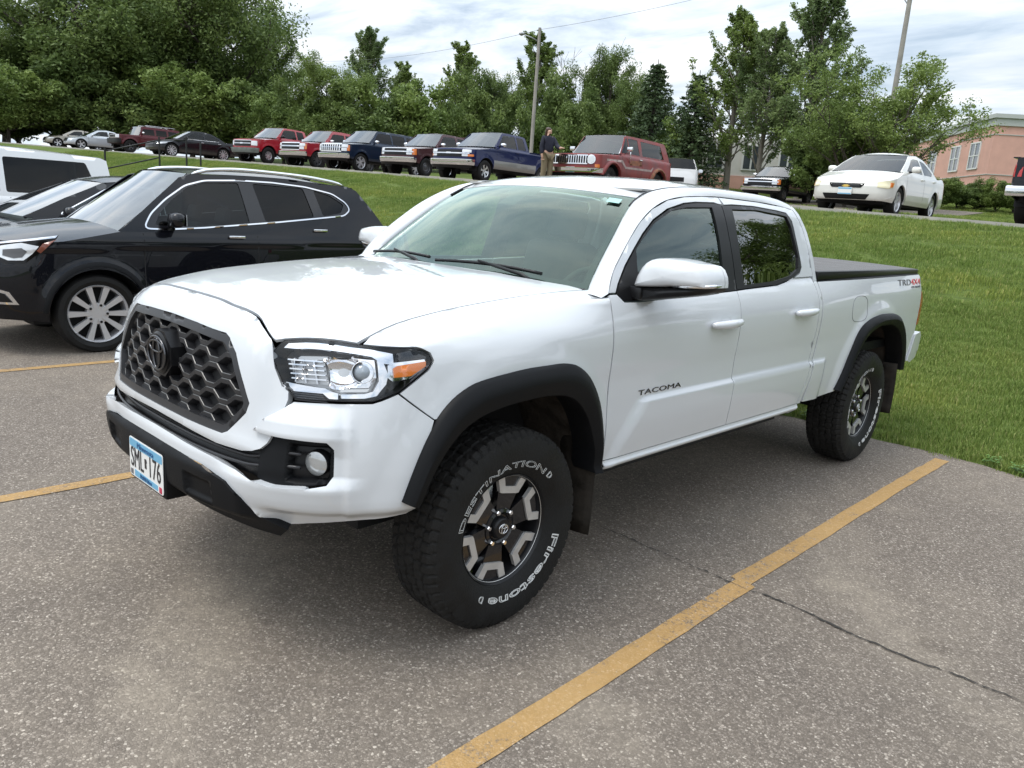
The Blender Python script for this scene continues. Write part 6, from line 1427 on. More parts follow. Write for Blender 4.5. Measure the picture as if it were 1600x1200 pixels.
# --- dark hatchback and white wagon further along the lower lot
SD = dict(type='sedan', W=.92, Lf=.95, WB=2.80, Lr=1.0, sill=.28, belt=1.10, deck=1.12, hood0=.86, hood1=1.06, roof=1.60, ws0=.15, ws1=1.12, rr1=2.45, rr0=3.25, wroof=.60, wbelt=.87, tyre=.34, rim=.235, paint=P['black'], arch=.40, arc=.05,
    wins=[([(.55, 1.14), (1.15, 1.47), (1.40, 1.50), (1.72, 1.51), (1.75, 1.15)], GC), ([(1.83, 1.15), (1.83, 1.51), (2.25, 1.49), (2.75, 1.30), (2.70, 1.17)], GC)], chrome_win=True, mirror=(.62, 1.16, P['black']), handles=[(1.55, .98), (2.5, 1.0)], seams=[.4, 1.78], wsm=GW, hood_drop=.08, roofm=P['black'],
    details=[('grille', ctr(.5, .5, .72), M['satin_black'], .01, False)], sides=[('headlight', [(-.80, .66), (-.42, .74), (-.30, .82), (-.80, .76)], M['headlamp'], .01)])
sedan2, *_ = make_car('hatchback', 'dark car with arched chrome-lined side windows, half hidden behind the black crossover', 'car', (-8.75, .55, 0), 0., SD)
SU = dict(type='suv', W=1.0, Lf=.95, WB=2.95, Lr=1.12, sill=.42, belt=1.24, hood0=1.10, hood1=1.22, roof=1.98, ws0=.35, ws1=1.0, rr1=3.93, rr0=4.05, wroof=.76, wbelt=.95, tyre=.39, rim=.25, paint=P['white'], arch=.46, round=.7,
    wins=[([(.72, 1.29), (1.05, 1.80), (1.62, 1.83), (1.64, 1.29)], GC), ([(1.72, 1.29), (1.72, 1.83), (2.36, 1.83), (2.38, 1.29)], GC), ([(2.46, 1.30), (2.46, 1.82), (3.62, 1.82), (3.80, 1.31)], GD)], wrnd=.04, mirror=(.8, 1.34, P['white']), seams=[.5, 1.68, 2.5], rdrop=.03, arc=.01, taper=.06, wsm=GW, rwm=GD, details=gm_nose('14'))
wsuv, *_ = make_car('wagon', 'large white van-like vehicle with tinted windows behind the dark hatchback', 'car', (-12.0, -1.15, 0), 0., SU)
def upper(x, y, dz=.008): return (x, y, float(H(x, y))+dz)
# --- upper lot, right to left
JP = dict(type='suv', W=.94, Lf=.80, WB=2.76, Lr=1.05, sill=.46, belt=1.12, hood0=1.02, hood1=1.10, roof=1.74, ws0=.50, ws1=.98, rr1=3.42, rr0=3.62, wroof=.68, wbelt=.87, tyre=.36, rim=.20, paint=P['jeep'], arch=.44, round=.45, flare=.045,
    wins=[([(.62, 1.16), (.92, 1.60), (1.02, 1.61), (1.02, 1.16)], GC), ([(1.06, 1.16), (1.06, 1.61), (1.62, 1.61), (1.64, 1.16)], GC), ([(1.80, 1.16), (1.80, 1.60), (3.06, 1.58), (3.20, 1.17)], M['glass_car'])], wrnd=.03, chrome_win=False, seams=[.55, 1.72], handles=[(1.60, 1.03)], handlem=M['chrome'], wheel='steel', rimm=M['rim_dark'], hood_drop=.02, rdrop=.0, arc=.0, rw_bow=.2, ws_bow=.35, pillarm=M['dull_chrome'], front_prof=[-.05, -.01, .0, .0, .0, -.02, -.2], wsm=GW,
    lower=(.60, P['jeep']),
    details=[('grille', ctr(.60, .72, .98), M['chrome'], .02, False), ('headlight', [(.70+.105*math.cos(q), .86+.105*math.sin(q)) for q in np.linspace(0, 2*math.pi, 16, endpoint=False)], M['headlamp'], .03, True), ('headlight_ring', [(.70+.13*math.cos(q), .86+.13*math.sin(q)) for q in np.linspace(0, 2*math.pi, 16, endpoint=False)], M['chrome'], .02, True), ('front_bumper', ctr(1.0, .50, .62), M['chrome'], .12, False), ('amber_marker', rect(.82, .95, .64, .73), M['amber'], .02, True)]+[('grille_slot', rect(-.56+.08*i, -.52+.08*i, .75, .95), M['satin_black'], .03, False) for i in range(15)],
    sides=[('stripe', [(-.30, .86), (.52, .88), (.72, .72), (2.30, .74), (2.42, .88), (2.35, .88), (2.26, .80), (.76, .78), (.56, .95), (-.30, .92)], P['stripe'], .006), ('faded_patch', [(.95, .84), (1.7, .86), (1.65, 1.0), (1.05, .98)], P['rust'], .003)], plate=(.56, M['plate_white'], ''), plate_x=.05)
jeep, jF, jCX, jsy, jpl = make_car('old_wagon', 'faded red two-door off-road wagon with a chrome grille and striped flanks', 'car', upper(-12.4, 16.5), R(5.5), JP)
for yc in (0., 2.76):
    for sx in (-1, 1):
        ra = [(yc+.46*math.cos(q), .355+.46*math.sin(q)) for q in np.linspace(math.pi*.98, .02*math.pi, 20)]
        G = np.stack([jF([jsy(y) for y, z in ra], [max(.47, z) for y, z in ra], .0), jF([jsy(y) for y, z in ra], [max(.47, z) for y, z in ra], .05), jF([jsy(yc+(y-yc)*1.13) for y, z in ra], [max(.47, .355+(z-.355)*1.13) for y, z in ra], .045), jF([jsy(yc+(y-yc)*1.16) for y, z in ra], [max(.47, .355+(z-.355)*1.16) for y, z in ra], .0)], 1); G[..., 0] *= sx
        grid_surf('arch_flare', G, P['rust'] if yc else P['jeep'], jeep, True)
for sx in (-1, 1):
    mr = thing('side_mirror'); mr.parent = jeep; mb = MB(); mb.box((sx*1.02-.09, .74, 1.22), (sx*1.02+.09, .80, 1.34), bev=.02); mb.build('mirror_head', M['chrome'], mr, 40)
    mb = MB(); mb.tube([(sx*.94, .95, .90), (sx*1.03, .80, 1.20)], .014, 6); mb.tube([(sx*.86, .80, 1.15), (sx*1.03, .79, 1.24)], .012, 6); mb.build('mirror_strut', M['chrome'], mr, True)
mk = gm_truck
BL = mk(paint=P['blue'], lower=(.80, P['pewter']), details=gm_nose('99'), rimm=M['dull_chrome'], plate=(.62, M['plate_white'], ''))
make_car('pickup', 'dark blue extended-cab pickup with a pewter lower side', 'pickup truck', upper(-19.3, 18.0), R(8.5), BL)
MR = mk(paint=P['brown_maroon'], details=gm_nose('88'), hood0=1.10, wheel='steel', rimm=M['rim_dark'], rr1=2.62, rr0=2.75, topper=(1.86, P['brown_maroon']), plate=(.60, M['plate_white'], ''), wins=[([(.80, 1.31), (1.16, 1.70), (1.30, 1.74), (1.95, 1.745), (1.97, 1.31)], GC), ([(2.12, 1.31), (2.12, 1.745), (2.52, 1.73), (2.58, 1.31)], GD)], plate_x=-.25)
make_car('pickup', 'brown-maroon older pickup between the dark navy and the dark blue pickups', 'pickup truck', upper(-24.3, 19.4), R(8.8), MR)
DK = mk(type='suv', paint=P['navy'], W=1.01, Lr=1.35, hood0=1.16, hood1=1.27, belt=1.30, roof=1.93, rr1=4.55, rr0=4.85, tyre=.40, rim=.27, details=gm_nose('14z'), wheel='split', spokes=5, plate=(.60, M['plate_white'], ''), rdrop=.08, wins=[([(.82, 1.35), (1.18, 1.75), (1.34, 1.79), (1.98, 1.795), (2.0, 1.35)], GD), ([(2.08, 1.35), (2.08, 1.795), (2.90, 1.79), (2.96, 1.35)], GD), ([(3.06, 1.36), (3.06, 1.785), (4.35, 1.72), (4.60, 1.38)], GD)])
make_car('large_suv', 'long dark navy vehicle with a big chrome grille right of two red pickups', 'suv', upper(-28.7, 19.2), R(8.2), DK)
R2 = mk(paint=P['red'], W=1.01, hood0=1.16, hood1=1.27, belt=1.30, roof=1.93, tyre=.40, rim=.26, details=gm_nose('14'), plate=(.60, M['plate_white'], ''), rimm=M['rim_dark'], wheel='split', plate_x=-.2)
make_car('pickup', 'red pickup with twin chrome grille bars, tucked behind the dark navy vehicle', 'pickup truck', upper(-33.6, 20.0), R(10), R2)
R1 = mk(paint=P['red'], sill=.58, belt=1.36, bedz=1.36, hood0=1.18, hood1=1.33, roof=1.97, tyre=.43, rim=.215, arch=.52, details=gm_nose('03'), mirror=(.86, 1.45, M['satin_black']), plate=(.62, M['plate_white'], ''), plate_x=-.35, front_bottom=.60, wheel='split', spokes=6, wins=[([(.80, 1.40), (1.16, 1.81), (1.30, 1.84), (1.93, 1.845), (1.95, 1.40)], GC), ([(2.03, 1.40), (2.03, 1.845), (2.48, 1.83), (2.55, 1.40)], GD)])
make_car('pickup', 'tall red pickup with a plain grey steel bumper, leftmost of the red pickups', 'pickup truck', upper(-37.0, 19.2), R(12), R1)
SB = dict(SD); SB.update(W=.93, Lf=.88, WB=2.95, Lr=1.1, belt=.98, deck=1.02, hood0=.74, hood1=.95, roof=1.48, ws0=.35, ws1=1.20, rr1=2.40, rr0=3.15, wbelt=.87, wroof=.58, arc=.05, chrome_win=False, wins=[([(.75, 1.02), (1.25, 1.33), (1.50, 1.37), (1.85, 1.375), (1.87, 1.02)], GC), ([(1.95, 1.02), (1.95, 1.375), (2.30, 1.34), (2.75, 1.12), (2.72, 1.04)], GC)], mirror=(.75, 1.03, P['black']), handles=[(1.7, .88), (2.7, .90)], seams=[.5, 1.9], tyre=.35, rim=.26, wheel='multi', spokes=10, handlem=M['chrome'], sides=[('headlight', [(-.75, .60), (-.35, .66), (-.22, .74), (-.75, .68)], M['headlamp'], .01), ('chrome_line', [(.75, .995), (2.7, 1.015), (2.7, 1.03), (.75, 1.01)], M['chrome'], .006)])
make_car('sedan', 'black sedan with bright alloy wheels beside the tall red pickup', 'car', upper(-42.3, 16.6), R(1), SB)
HM = dict(type='suv', W=.97, Lf=.78, WB=2.84, Lr=1.05, sill=.55, belt=1.22, hood0=1.20, hood1=1.24, roof=1.90, ws0=.62, ws1=.92, rr1=3.55, rr0=3.72, wroof=.74, wbelt=.90, tyre=.43, rim=.23, arch=.52, round=.35, flare=.04, paint=P['maroon'], wins=[([(.78, 1.30), (.95, 1.68), (1.70, 1.70), (1.72, 1.30)], GD), ([(1.84, 1.30), (1.84, 1.70), (2.58, 1.70), (2.60, 1.30)], GD), ([(2.72, 1.30), (2.72, 1.70), (3.32, 1.69), (3.42, 1.30)], GD)], wrnd=.03, mirror=(.86, 1.40, M['chrome']), seams=[.6, 1.78], hood_drop=.01, ws_bow=.2, rw_bow=.1, arc=.0, rdrop=.0, rimm=M['rim_dark'], front_prof=[-.05, -.01, .0, .0, .0, -.01, -.2],
    details=[('grille', ctr(.86, .95, 1.16), M['chrome'], .02, False), ('front_bumper', ctr(1.0, .58, .90), M['satin_black'], .12, False)]+[('grille_slot', rect(-.42+.125*i, -.35+.125*i, .97, 1.14), M['satin_black'], .03, False) for i in range(7)]+[('headlight', rect(.56, .78, .97, 1.14), M['headlamp'], .03, True)])
hum, *_ = make_car('boxy_suv', 'boxy maroon off-road suv with black bumper left of the black sedan', 'suv', upper(-56.5, 19.7), R(2.5), HM)
mb = MB()
for sx in (-1, 1): mb.tube([(sx*.55, 1.2, 1.90), (sx*.55, 1.25, 1.95), (sx*.55, 3.3, 1.95), (sx*.55, 3.35, 1.90)], .02, 6)
for y in (1.6, 2.9): mb.tube([(-.55, y, 1.95), (.55, y, 1.95)], .016, 6)
mb.build('roof_rack', M['dull_chrome'], hum, True)
S1 = dict(SB); S1.update(paint=P['silver'], roofm=P['silver'], mirror=(.75, 1.03, P['silver']), wheel='alloy', spokes=5)
make_car('sedan', 'silver sedan left of the boxy maroon suv', 'car', upper(-62.5, 18.6), R(-4), S1)
S2 = dict(SB); S2.update(paint=P['beige'], roofm=P['beige'], mirror=(.75, 1.03, P['beige']), wheel='alloy', spokes=5)
make_car('sedan', 'beige sedan, leftmost car below the trees', 'car', upper(-71.0, 19.6), R(-6), S2)
# --- right side of the upper lot
ML = dict(SD); ML.update(type='sedan', W=.885, Lf=.97, WB=2.70, Lr=1.08, sill=.27, belt=.98, deck=1.03, hood0=.76, hood1=.99, roof=1.465, ws0=.10, ws1=1.02, rr1=2.28, rr0=3.05, wroof=.58, wbelt=.835, tyre=.32, rim=.22, arch=.375, arc=.045, paint=P['cream_white'], roofm=P['cream_white'], chrome_win=False,
    wins=[([(.48, 1.02), (1.05, 1.32), (1.30, 1.355), (1.66, 1.36), (1.68, 1.02)], GC), ([(1.76, 1.02), (1.76, 1.36), (2.12, 1.33), (2.62, 1.12), (2.58, 1.04)], GC)], mirror=(.62, 1.06, P['cream_white']), handles=[(1.50, .89), (2.5, .91)], seams=[.36, 1.72], front_prof=[-.10, -.02, .0, .0, -.03, -.08, -.30], hood_drop=.055, step=.045, spokes=5, lower=(.33, P['cream_white']), wsm=M['glass_car'],
    details=[('grille', [(-.40, .650), (-.32, .550), (.32, .550), (.40, .650)], M['satin_black'], .008, False), ('grille_badge', [(-.10, .585), (-.06, .598), (-.045, .610), (.045, .610), (.06, .598), (.10, .585), (.06, .572), (.045, .560), (-.045, .560), (-.06, .572)], M['bow_gold'], .016, False), ('lower_grille', [(-.52, .42), (-.45, .30), (.45, .30), (.52, .42)], M['satin_black'], .008, False)],
    sides=[('headlight', [(-.87, .575), (-.70, .560), (-.53, .585), (-.46, .68), (-.50, .735), (-.70, .735), (-.87, .68)], M['headlamp_yellow'], .010), ('amber_marker', [(-.64, .59), (-.54, .605), (-.50, .69), (-.62, .70)], M['amber'], .014), ('fog_slot', [(-.74, .33), (-.56, .33), (-.53, .40), (-.60, .37)], P['cream_white'], .010)], plate=(.475, M['plate_white'], '')) 
mal, mF, *_ = make_car('sedan', 'white sedan with yellowed headlights and a gold badge on the upper drive', 'car', upper(-4.5, 17.0), R(2), ML)
for sx in (1, -1):
    c = mF([.62*sx], [.655])[0]
BG = mk(paint=P['black'], rr1=2.02, rr0=2.12, WB=3.34, roof=1.82, hood0=1.06, details=gm_nose('88'), wins=[([(.80, 1.31), (1.16, 1.66), (1.30, 1.69), (1.86, 1.695), (1.92, 1.31)], GC)], seams=[.62, 1.98], plate=(.60, M['plate_white'], ''), rimm=M['rim_dark'], belt=1.26, bedz=1.26)
make_car('pickup', 'black single-cab pickup left of the white sedan, below the trees', 'pickup truck', upper(-16.3, 35.6, .01), R(4), BG)
WC = dict(SU); WC.update(W=.86, Lf=.85, WB=2.6, Lr=.85, sill=.30, belt=1.0, hood0=.86, hood1=.97, roof=1.50, ws0=.35, ws1=.95, rr1=3.0, rr0=3.28, wroof=.60, wbelt=.82, tyre=.32, rim=.21, arch=.38, wins=[([(.72, 1.04), (1.05, 1.36), (1.62, 1.39), (1.64, 1.04)], GC), ([(1.72, 1.04), (1.72, 1.39), (2.36, 1.39), (2.42, 1.04)], GD), ([(2.50, 1.05), (2.50, 1.38), (2.80, 1.35), (2.95, 1.08)], GD)], mirror=(.8, 1.08, P['white']), details=[], seams=[.5, 1.68])
wc, *_ = make_car('hatchback', 'small white hatchback mostly hidden behind the red wagon, its dark rear window showing', 'car', upper(-17.5, 29.4), R(212), WC)
mb = MB(); mb.box((-.30, 3.40, .48), (.30, 3.46, .66)); mb.build('plate_recess', M['satin_black'], wc)
RP = mk(type='pickup', paint=P['dark'], W=1.01, hood0=1.16, hood1=1.27, belt=1.30, bedz=1.34, roof=1.93, tyre=.40, rim=.26, details=gm_nose('14'))
rp, rF, rCX, rsy, rpl = make_car('pickup', 'dark pickup cut off by the right frame edge, its red tail light showing', 'pickup truck', upper(-.48, 22.2), R(178), RP)
for mir in (False, True):
    panel('tail_light', rF, [(rsy(4.70), .95), (rpl.s[11]+.05, .95), (rpl.s[11]+.05, 1.30), (rsy(4.70), 1.30)], m=M['red_lens'], parent=rp, mirror=mir, step=.06, estep=.05, lip=.01, gap=0, off=.012)
mb = MB(); mb.box((-.98, 4.80, .55), (.98, 4.98, .76), bev=.03); mb.build('rear_bumper', M['chrome'], rp, 40)
mb = MB(); mb.box((-.15, 4.975, .60), (.15, 4.985, .75)); mb.build('license_plate', M['plate_white'], rp)
# ---------------------------------------------------------------- trees
def leaf_mat(name, c0, c1, c2, trans=.3):
    m, nt, out = new_mat(name); L = nt.links.new; b = nt.nodes.new('ShaderNodeBsdfPrincipled'); b.inputs['Roughness'].default_value = .55; b.inputs['Specular IOR Level'].default_value = .3
    ge = nt.nodes.new('ShaderNodeNewGeometry'); c = ramp(nt, ge.outputs['Random Per Island'], [(0, c0), (.5, c1), (1, c2)])
    n = nz(nt, .35, 3, .5, src=ge.outputs['Position']); t = ramp(nt, n.outputs[0], [(.35, (.75, .8, .75)), (.65, (1.2, 1.15, 1.05))]); c2_ = mixc(nt, 1., c.outputs[0], t.outputs[0], 'MULTIPLY'); L(c2_, b.inputs['Base Color'])
    tr = nt.nodes.new('ShaderNodeBsdfTranslucent'); L(c2_, tr.inputs[0]); mx = nt.nodes.new('ShaderNodeMixShader'); mx.inputs[0].default_value = trans; L(b.outputs[0], mx.inputs[1]); L(tr.outputs[0], mx.inputs[2]); L(mx.outputs[0], out.inputs[0]); return m
M['leaf_dark'] = leaf_mat('leaf_dark', (.095, .142, .044), (.142, .200, .060), (.192, .256, .086))
M['leaf_mid'] = leaf_mat('leaf_mid', (.120, .178, .046), (.175, .245, .066), (.235, .31, .10))
M['leaf_light'] = leaf_mat('leaf_light', (.130, .185, .075), (.185, .255, .105), (.25, .325, .15), .4)
M['leaf_spruce'] = leaf_mat('leaf_spruce', (.055, .090, .044), (.078, .118, .056), (.105, .150, .075), .15)
M['bark'] = mat('bark', (.075, .062, .050), .95, var=.35, var_scale=3, bump=.6, bump_scale=14)
M['bark_pale'] = mat('bark_pale', (.20, .18, .15), .9, var=.3, var_scale=3, bump=.4, bump_scale=14)
def leaf_cloud(name, centres, radii, per, size, m, seed, flat=1.0, droop=0.):
    """leaf-sized quads scattered through clumps"""
    rg = np.random.default_rng(seed); C = np.repeat(np.asarray(centres), per, 0); Rr = np.repeat(np.asarray(radii), per)
    d = rg.normal(size=(len(C), 3)); d /= np.linalg.norm(d, axis=1)[:, None]; r = Rr*rg.random(len(C))**.45
    off = d*r[:, None]; off[:, 2] *= flat; off[:, 2] -= droop*np.abs(rg.normal(size=len(C)))*Rr
    P = C+off; u = rg.normal(size=P.shape); u /= np.linalg.norm(u, axis=1)[:, None]; w = rg.normal(size=P.shape); w -= u*np.sum(u*w, 1)[:, None]; w /= np.linalg.norm(w, axis=1)[:, None]
    s = size*rg.uniform(.6, 1.3, len(P))[:, None]; V = np.stack([P-u*s, P+w*s*.45, P+u*s, P-w*s*.45], 1).reshape(-1, 3).astype(np.float32)
    n = len(P); me = bpy.data.meshes.new(name); me.vertices.add(4*n); me.vertices.foreach_set('co', V.ravel()); me.loops.add(4*n); me.loops.foreach_set('vertex_index', np.arange(4*n, dtype=np.int32)); me.polygons.add(n); me.polygons.foreach_set('loop_start', np.arange(0, 4*n, 4, dtype=np.int32)); me.update(calc_edges=True); me.materials.append(m); return me
def grow(kind, seed):
    """unit-height tree: returns trunk MB, clump centres, radii"""
    rg = random.Random(seed); mb = MB(); C = []; Rr = []; fine = kind == "poplar"
    def limb(p, d, L, r, depth, up, spread, n, clump):
        pts = [p]; q = p.copy(); dd = d.normalized(); seg = 5
        for i in range(seg):
            dd = (dd+Vector((rg.uniform(-1, 1), rg.uniform(-1, 1), rg.uniform(-.6, 1)))*.13+Vector((0, 0, up*.12))).normalized(); q = q+dd*(L/seg); pts.append(q.copy())
        mb.tube(pts, [max(.0012, r*(1-.75*i/seg)) for i in range(seg+1)], 5 if depth else 6, cap=False)
        if depth == 0:
            for t in ((1, 2, 3, 4, 5) if fine else (3, 4, 5)): C.append(tuple(pts[t])); Rr.append(clump*rg.uniform(.6, 1.3)*(1.15-.08*t if fine else 1))
            return
        for k in range(n):
            i = rg.randint(2, seg); a = rg.uniform(0, 6.283); s = Vector((math.cos(a), math.sin(a), rg.uniform(-.2, .6))); limb(pts[i], (dd*(1-spread)+s*spread), L*rg.uniform(.42, .65), r*.45, depth-1, up, spread, n, clump)
        C.append(tuple(pts[-1])); Rr.append(clump)
    if kind in ('broad', 'willow', 'bush'):
        th = {'broad': .16, 'willow': .13, 'bush': .05}[kind]; lean = Vector((rg.uniform(-.03, .03), rg.uniform(-.03, .03), 0))
        tp = [Vector((0, 0, -.03)), Vector((0, 0, th*.5))+lean*.4, Vector((0, 0, th))+lean, Vector((0, 0, .62))+lean*2]
        mb.tube(tp, [.028, .022, .018, .006], 8, cap=False)
        nl = {'broad': 19, 'willow': 21, 'bush': 22}[kind]
        for k in range(nl):
            t = rg.uniform(th*.8, .60) if kind != 'bush' else rg.uniform(.02, .36); a = k*2.4+rg.uniform(-.4, .4); el = rg.uniform(.15, 1.15) if kind != 'bush' else rg.uniform(-.05, 1.15)
            L = (.34 if kind != 'bush' else .40)*rg.uniform(.75, 1.15)*(1.15-.5*abs(t-.35)); d = Vector((math.cos(a)*math.cos(el), math.sin(a)*math.cos(el), math.sin(el)))
            limb(Vector((0, 0, t))+lean*(t/.6), d, L, .010, 1, .7, .65, 5, .072 if kind != 'bush' else .10)
    elif kind == 'poplar':
        tp = [Vector((0, 0, -.03)), Vector((.01, 0, .3)), Vector((0, .01, .65)), Vector((rg.uniform(-.02, .02), 0, 1.0))]; mb.tube(tp, [.016, .013, .008, .002], 8, cap=False)
        for k in range(46):
            t = .13+.85*(k/46); a = k*2.4+rg.uniform(-.5, .5); el = rg.uniform(.6, 1.05); L = .33*(1.05-t)**.6*rg.uniform(.55, 1.2)
            limb(Vector((0, 0, t)), Vector((math.cos(a)*math.cos(el), math.sin(a)*math.cos(el), math.sin(el))), L, .0045, 1, .8, .5, 4, .023*(1.2-t*.5))
        C.append((0, 0, .985)); Rr.append(.03)
    elif kind == 'vase':
        for k in range(14):
            a = k*2.4; el = rg.uniform(.75, 1.35); d = Vector((math.cos(a)*math.cos(el), math.sin(a)*math.cos(el), math.sin(el))); limb(Vector((math.cos(a)*.02, math.sin(a)*.02, .02)), d, rg.uniform(.55, .75), .010, 2, .12, .45, 4, .055)
    elif kind == 'spruce':
        mb.tube([Vector((0, 0, -.03)), Vector((0, 0, .5)), Vector((0, 0, 1.))], [.018, .010, .002], 8, cap=False)
        for lv in range(26):
            t = .06+.93*lv/26; Rv = .24*(1-t)**.85+.012; n = 9 if t < .7 else 6
            for k in range(n):
                a = k*6.283/n+lv*.7+rg.uniform(-.15, .15); L = Rv*rg.uniform(.7, 1.2)
                e = Vector((math.cos(a)*L, math.sin(a)*L, t+L*.10-.02)); mb.tube([Vector((0, 0, t)), e], [.003, .001], 4, cap=False)
                for f in (.45, .75, 1.0): C.append((e.x*f, e.y*f, t+(e.z-t)*f)); Rr.append(.030*(1.25-.5*t))
    elif kind == 'bare':
        for k in range(3): limb(Vector((.02*k, 0, 0)), Vector((.1*(k-1), .05, 1)), .75, .010, 3, .5, .40, 5, .03)
    return mb, C, Rr
TREE = {}
def tree_kind(kind, seed, leaf, per, size, flat=.85, droop=0., sy=1.):
    mb, C, Rr = grow(kind, seed); tr = mb.build(kind+'_trunk', M['bark_pale'] if kind == 'poplar' else M['bark'], None, True, False); me = tr.data; bpy.data.objects.remove(tr)
    lf = leaf_cloud(kind+'_crown', C, Rr, per, size, M[leaf], seed, flat, droop) if kind != 'bare' else None
    A = np.array(C); hw = float(np.percentile(np.hypot(A[:, 0], A[:, 1]), 92)); hz = float(A[:, 2].max()+.03); TREE.setdefault(kind, []).append((me, lf, hw, hz))
tree_kind('broad', 11, 'leaf_dark', 170, .0092); tree_kind('broad', 12, 'leaf_mid', 170, .0092); tree_kind('willow', 13, 'leaf_dark', 150, .0090, .9, .45); tree_kind('willow', 14, 'leaf_dark', 150, .0090, .9, .4)
tree_kind('poplar', 15, 'leaf_light', 30, .0076); tree_kind('poplar', 16, 'leaf_mid', 30, .0076); tree_kind('poplar', 26, 'leaf_light', 30, .0076); tree_kind('bush', 17, 'leaf_mid', 130, .020); tree_kind('bush', 18, 'leaf_dark', 130, .020); tree_kind('bush', 27, 'leaf_dark', 130, .020)
tree_kind('vase', 19, 'leaf_mid', 46, .0105); tree_kind('spruce', 20, 'leaf_spruce', 14, .014, .6); tree_kind('bare', 21, 'leaf_mid', 1, .01)
def plant_tree(kind, x, y, h, hw, label, name, i, group, cat='tree'):
    me, lf, w0, h0 = TREE[kind][i % len(TREE[kind])]; t = thing(name, label, cat, (x, y, float(H(x, y))-.02), (i*1.9) % 6.28, group); sz = h/h0; sx = min(max(hw/w0, .8*sz), (1.75 if kind == 'vase' else 1.3)*sz); t.scale = (sx, sx, sz)
    link(bpy.data.objects.new('trunk', me), t)
    if lf is not None: link(bpy.data.objects.new('crown', lf), t)
    return t
TL = [
    ('broad', -82.6, 18.9, 10.7, 5.4, 'dense dark tree at the left frame edge, behind the beige sedan'),
    ('broad', -85.3, 24.2, 12.8, 5.6, 'second dense tree from the left frame edge, above the silver sedan'),
    ('willow', -78.5, 26.0, 17.0, 7.4, 'huge drooping dark tree above the boxy maroon suv'),
    ('broad', -82.4, 32.6, 21.3, 7.5, 'tallest dark tree of the left grove, its top cut by the frame'),
    ('willow', -74.8, 34.9, 18.5, 6.7, 'drooping tall tree above the black sedan'),
    ('broad', -76.0, 41.3, 11.9, 4.0, 'shorter tree at the right end of the left grove'),
    ('bush', -74.8, 17.1, 6.5, 4.9, 'low thicket at the left frame edge behind the beige sedan'),
    ('bush', -76.8, 22.0, 8.2, 5.2, 'low thicket behind the silver sedan'),
    ('bush', -74.1, 26.6, 8.5, 5.2, 'low thicket behind the boxy maroon suv'),
    ('bush', -70.8, 30.9, 8.0, 4.6, 'low thicket behind the black sedan roof'),
    ('bush', -68.4, 35.6, 7.6, 4.3, 'thicket behind the tall red pickup'),
    ('broad', -57.6, 37.0, 8.8, 3.8, 'bushy deep green tree above the second red pickup'),
    ('poplar', -59.2, 41.9, 12.1, 3.6, 'tall upright tree with the highest top above the navy vehicle'),
    ('poplar', -58.9, 45.6, 9.7, 2.9, 'upright tree sloping down right of the tallest middle tree'),
    ('bush', -59.0, 34.8, 5.6, 2.6, 'shrub above the gap between the two red pickups'),
    ('bush', -51.4, 42.2, 6.1, 3.1, 'shrub mass above the brown-maroon pickup'),
    ('poplar', -58.3, 52.5, 12.2, 2.3, 'thin single upright tree standing clear against the sky'),
    ('bush', -48.7, 45.3, 6.8, 2.6, 'shrub below the thin single tree'),
    ('broad', -48.5, 48.5, 8.5, 2.6, 'rounded tree just left of the wooden light pole'),
    ('poplar', -49.1, 53.4, 12.7, 3.7, 'full upright tree directly behind the wooden light pole'),
    ('bush', -42.3, 48.8, 6.9, 2.2, 'shrub right of the wooden light pole foot'),
    ('bare', -44.5, 54.8, 11.7, 2.7, 'leafless grey tree right of the light pole'),
    ('broad', -37.9, 49.8, 9.9, 2.6, 'pointed green tree right of the leafless tree'),
    ('bush', -38.1, 47.1, 5.7, 2.4, 'shrub behind the standing person'),
    ('broad', -33.8, 47.9, 7.9, 2.0, 'narrow tree left of the first dark spruce'),
    ('spruce', -29.3, 43.8, 8.0, 2.3, 'dark spruce above the red wagon, the taller one'),
    ('spruce', -25.4, 42.8, 7.1, 1.9, 'dark spruce right of the red wagon, the shorter one'),
    ('bush', -27.1, 42.9, 4.2, 1.8, 'shrub between the two dark spruces'),
    ('poplar', -23.3, 44.0, 11.2, 2.5, 'left one of three tall airy trees above the black pickup'),
    ('poplar', -20.8, 43.2, 10.1, 2.0, 'middle one of three tall airy trees above the black pickup'),
    ('poplar', -17.8, 42.4, 11.6, 3.2, 'right and tallest of three airy trees, top cut by the frame'),
    ('bush', -15.5, 40.1, 4.8, 2.1, 'shrub left of the white sedan roof'),
    ('vase', -11.9, 37.2, 7.5, 3.9, 'spreading many-stemmed tree above the white sedan'),
    ('bush', -13.2, 37.8, 4.2, 1.8, 'shrub under the spreading many-stemmed tree'),
    ('bush', -53.7, 39.2, 5.4, 2.9, 'shrub above the long navy vehicle roof'),
    ('bush', -54.6, 36.3, 5.0, 2.5, 'shrub above the second red pickup roof'),
    ('bush', -84.0, 15.5, 6.5, 5.5, 'thicket filling the far left below the first tree'), ('bush', -90.0, 22.0, 8., 6.5, 'thicket deep behind the leftmost trees'),
    ('bush', -77.0, 15.2, 3.2, 3.6, 'low shrub under the trees at the far left frame edge'), ('bush', -79.5, 19.0, 3.4, 3.8, 'low shrub under the trees behind the beige sedan'), ('bush', -77.5, 23.0, 3.2, 3.8, 'low shrub under the trees behind the silver sedan'), ('bush', -73.5, 29.0, 3.4, 3.8, 'low shrub under the trees between maroon suv and black sedan'),
    ('bush', -63.5, 36.0, 6.0, 3.0, 'thicket closing the gap right of the left grove')]
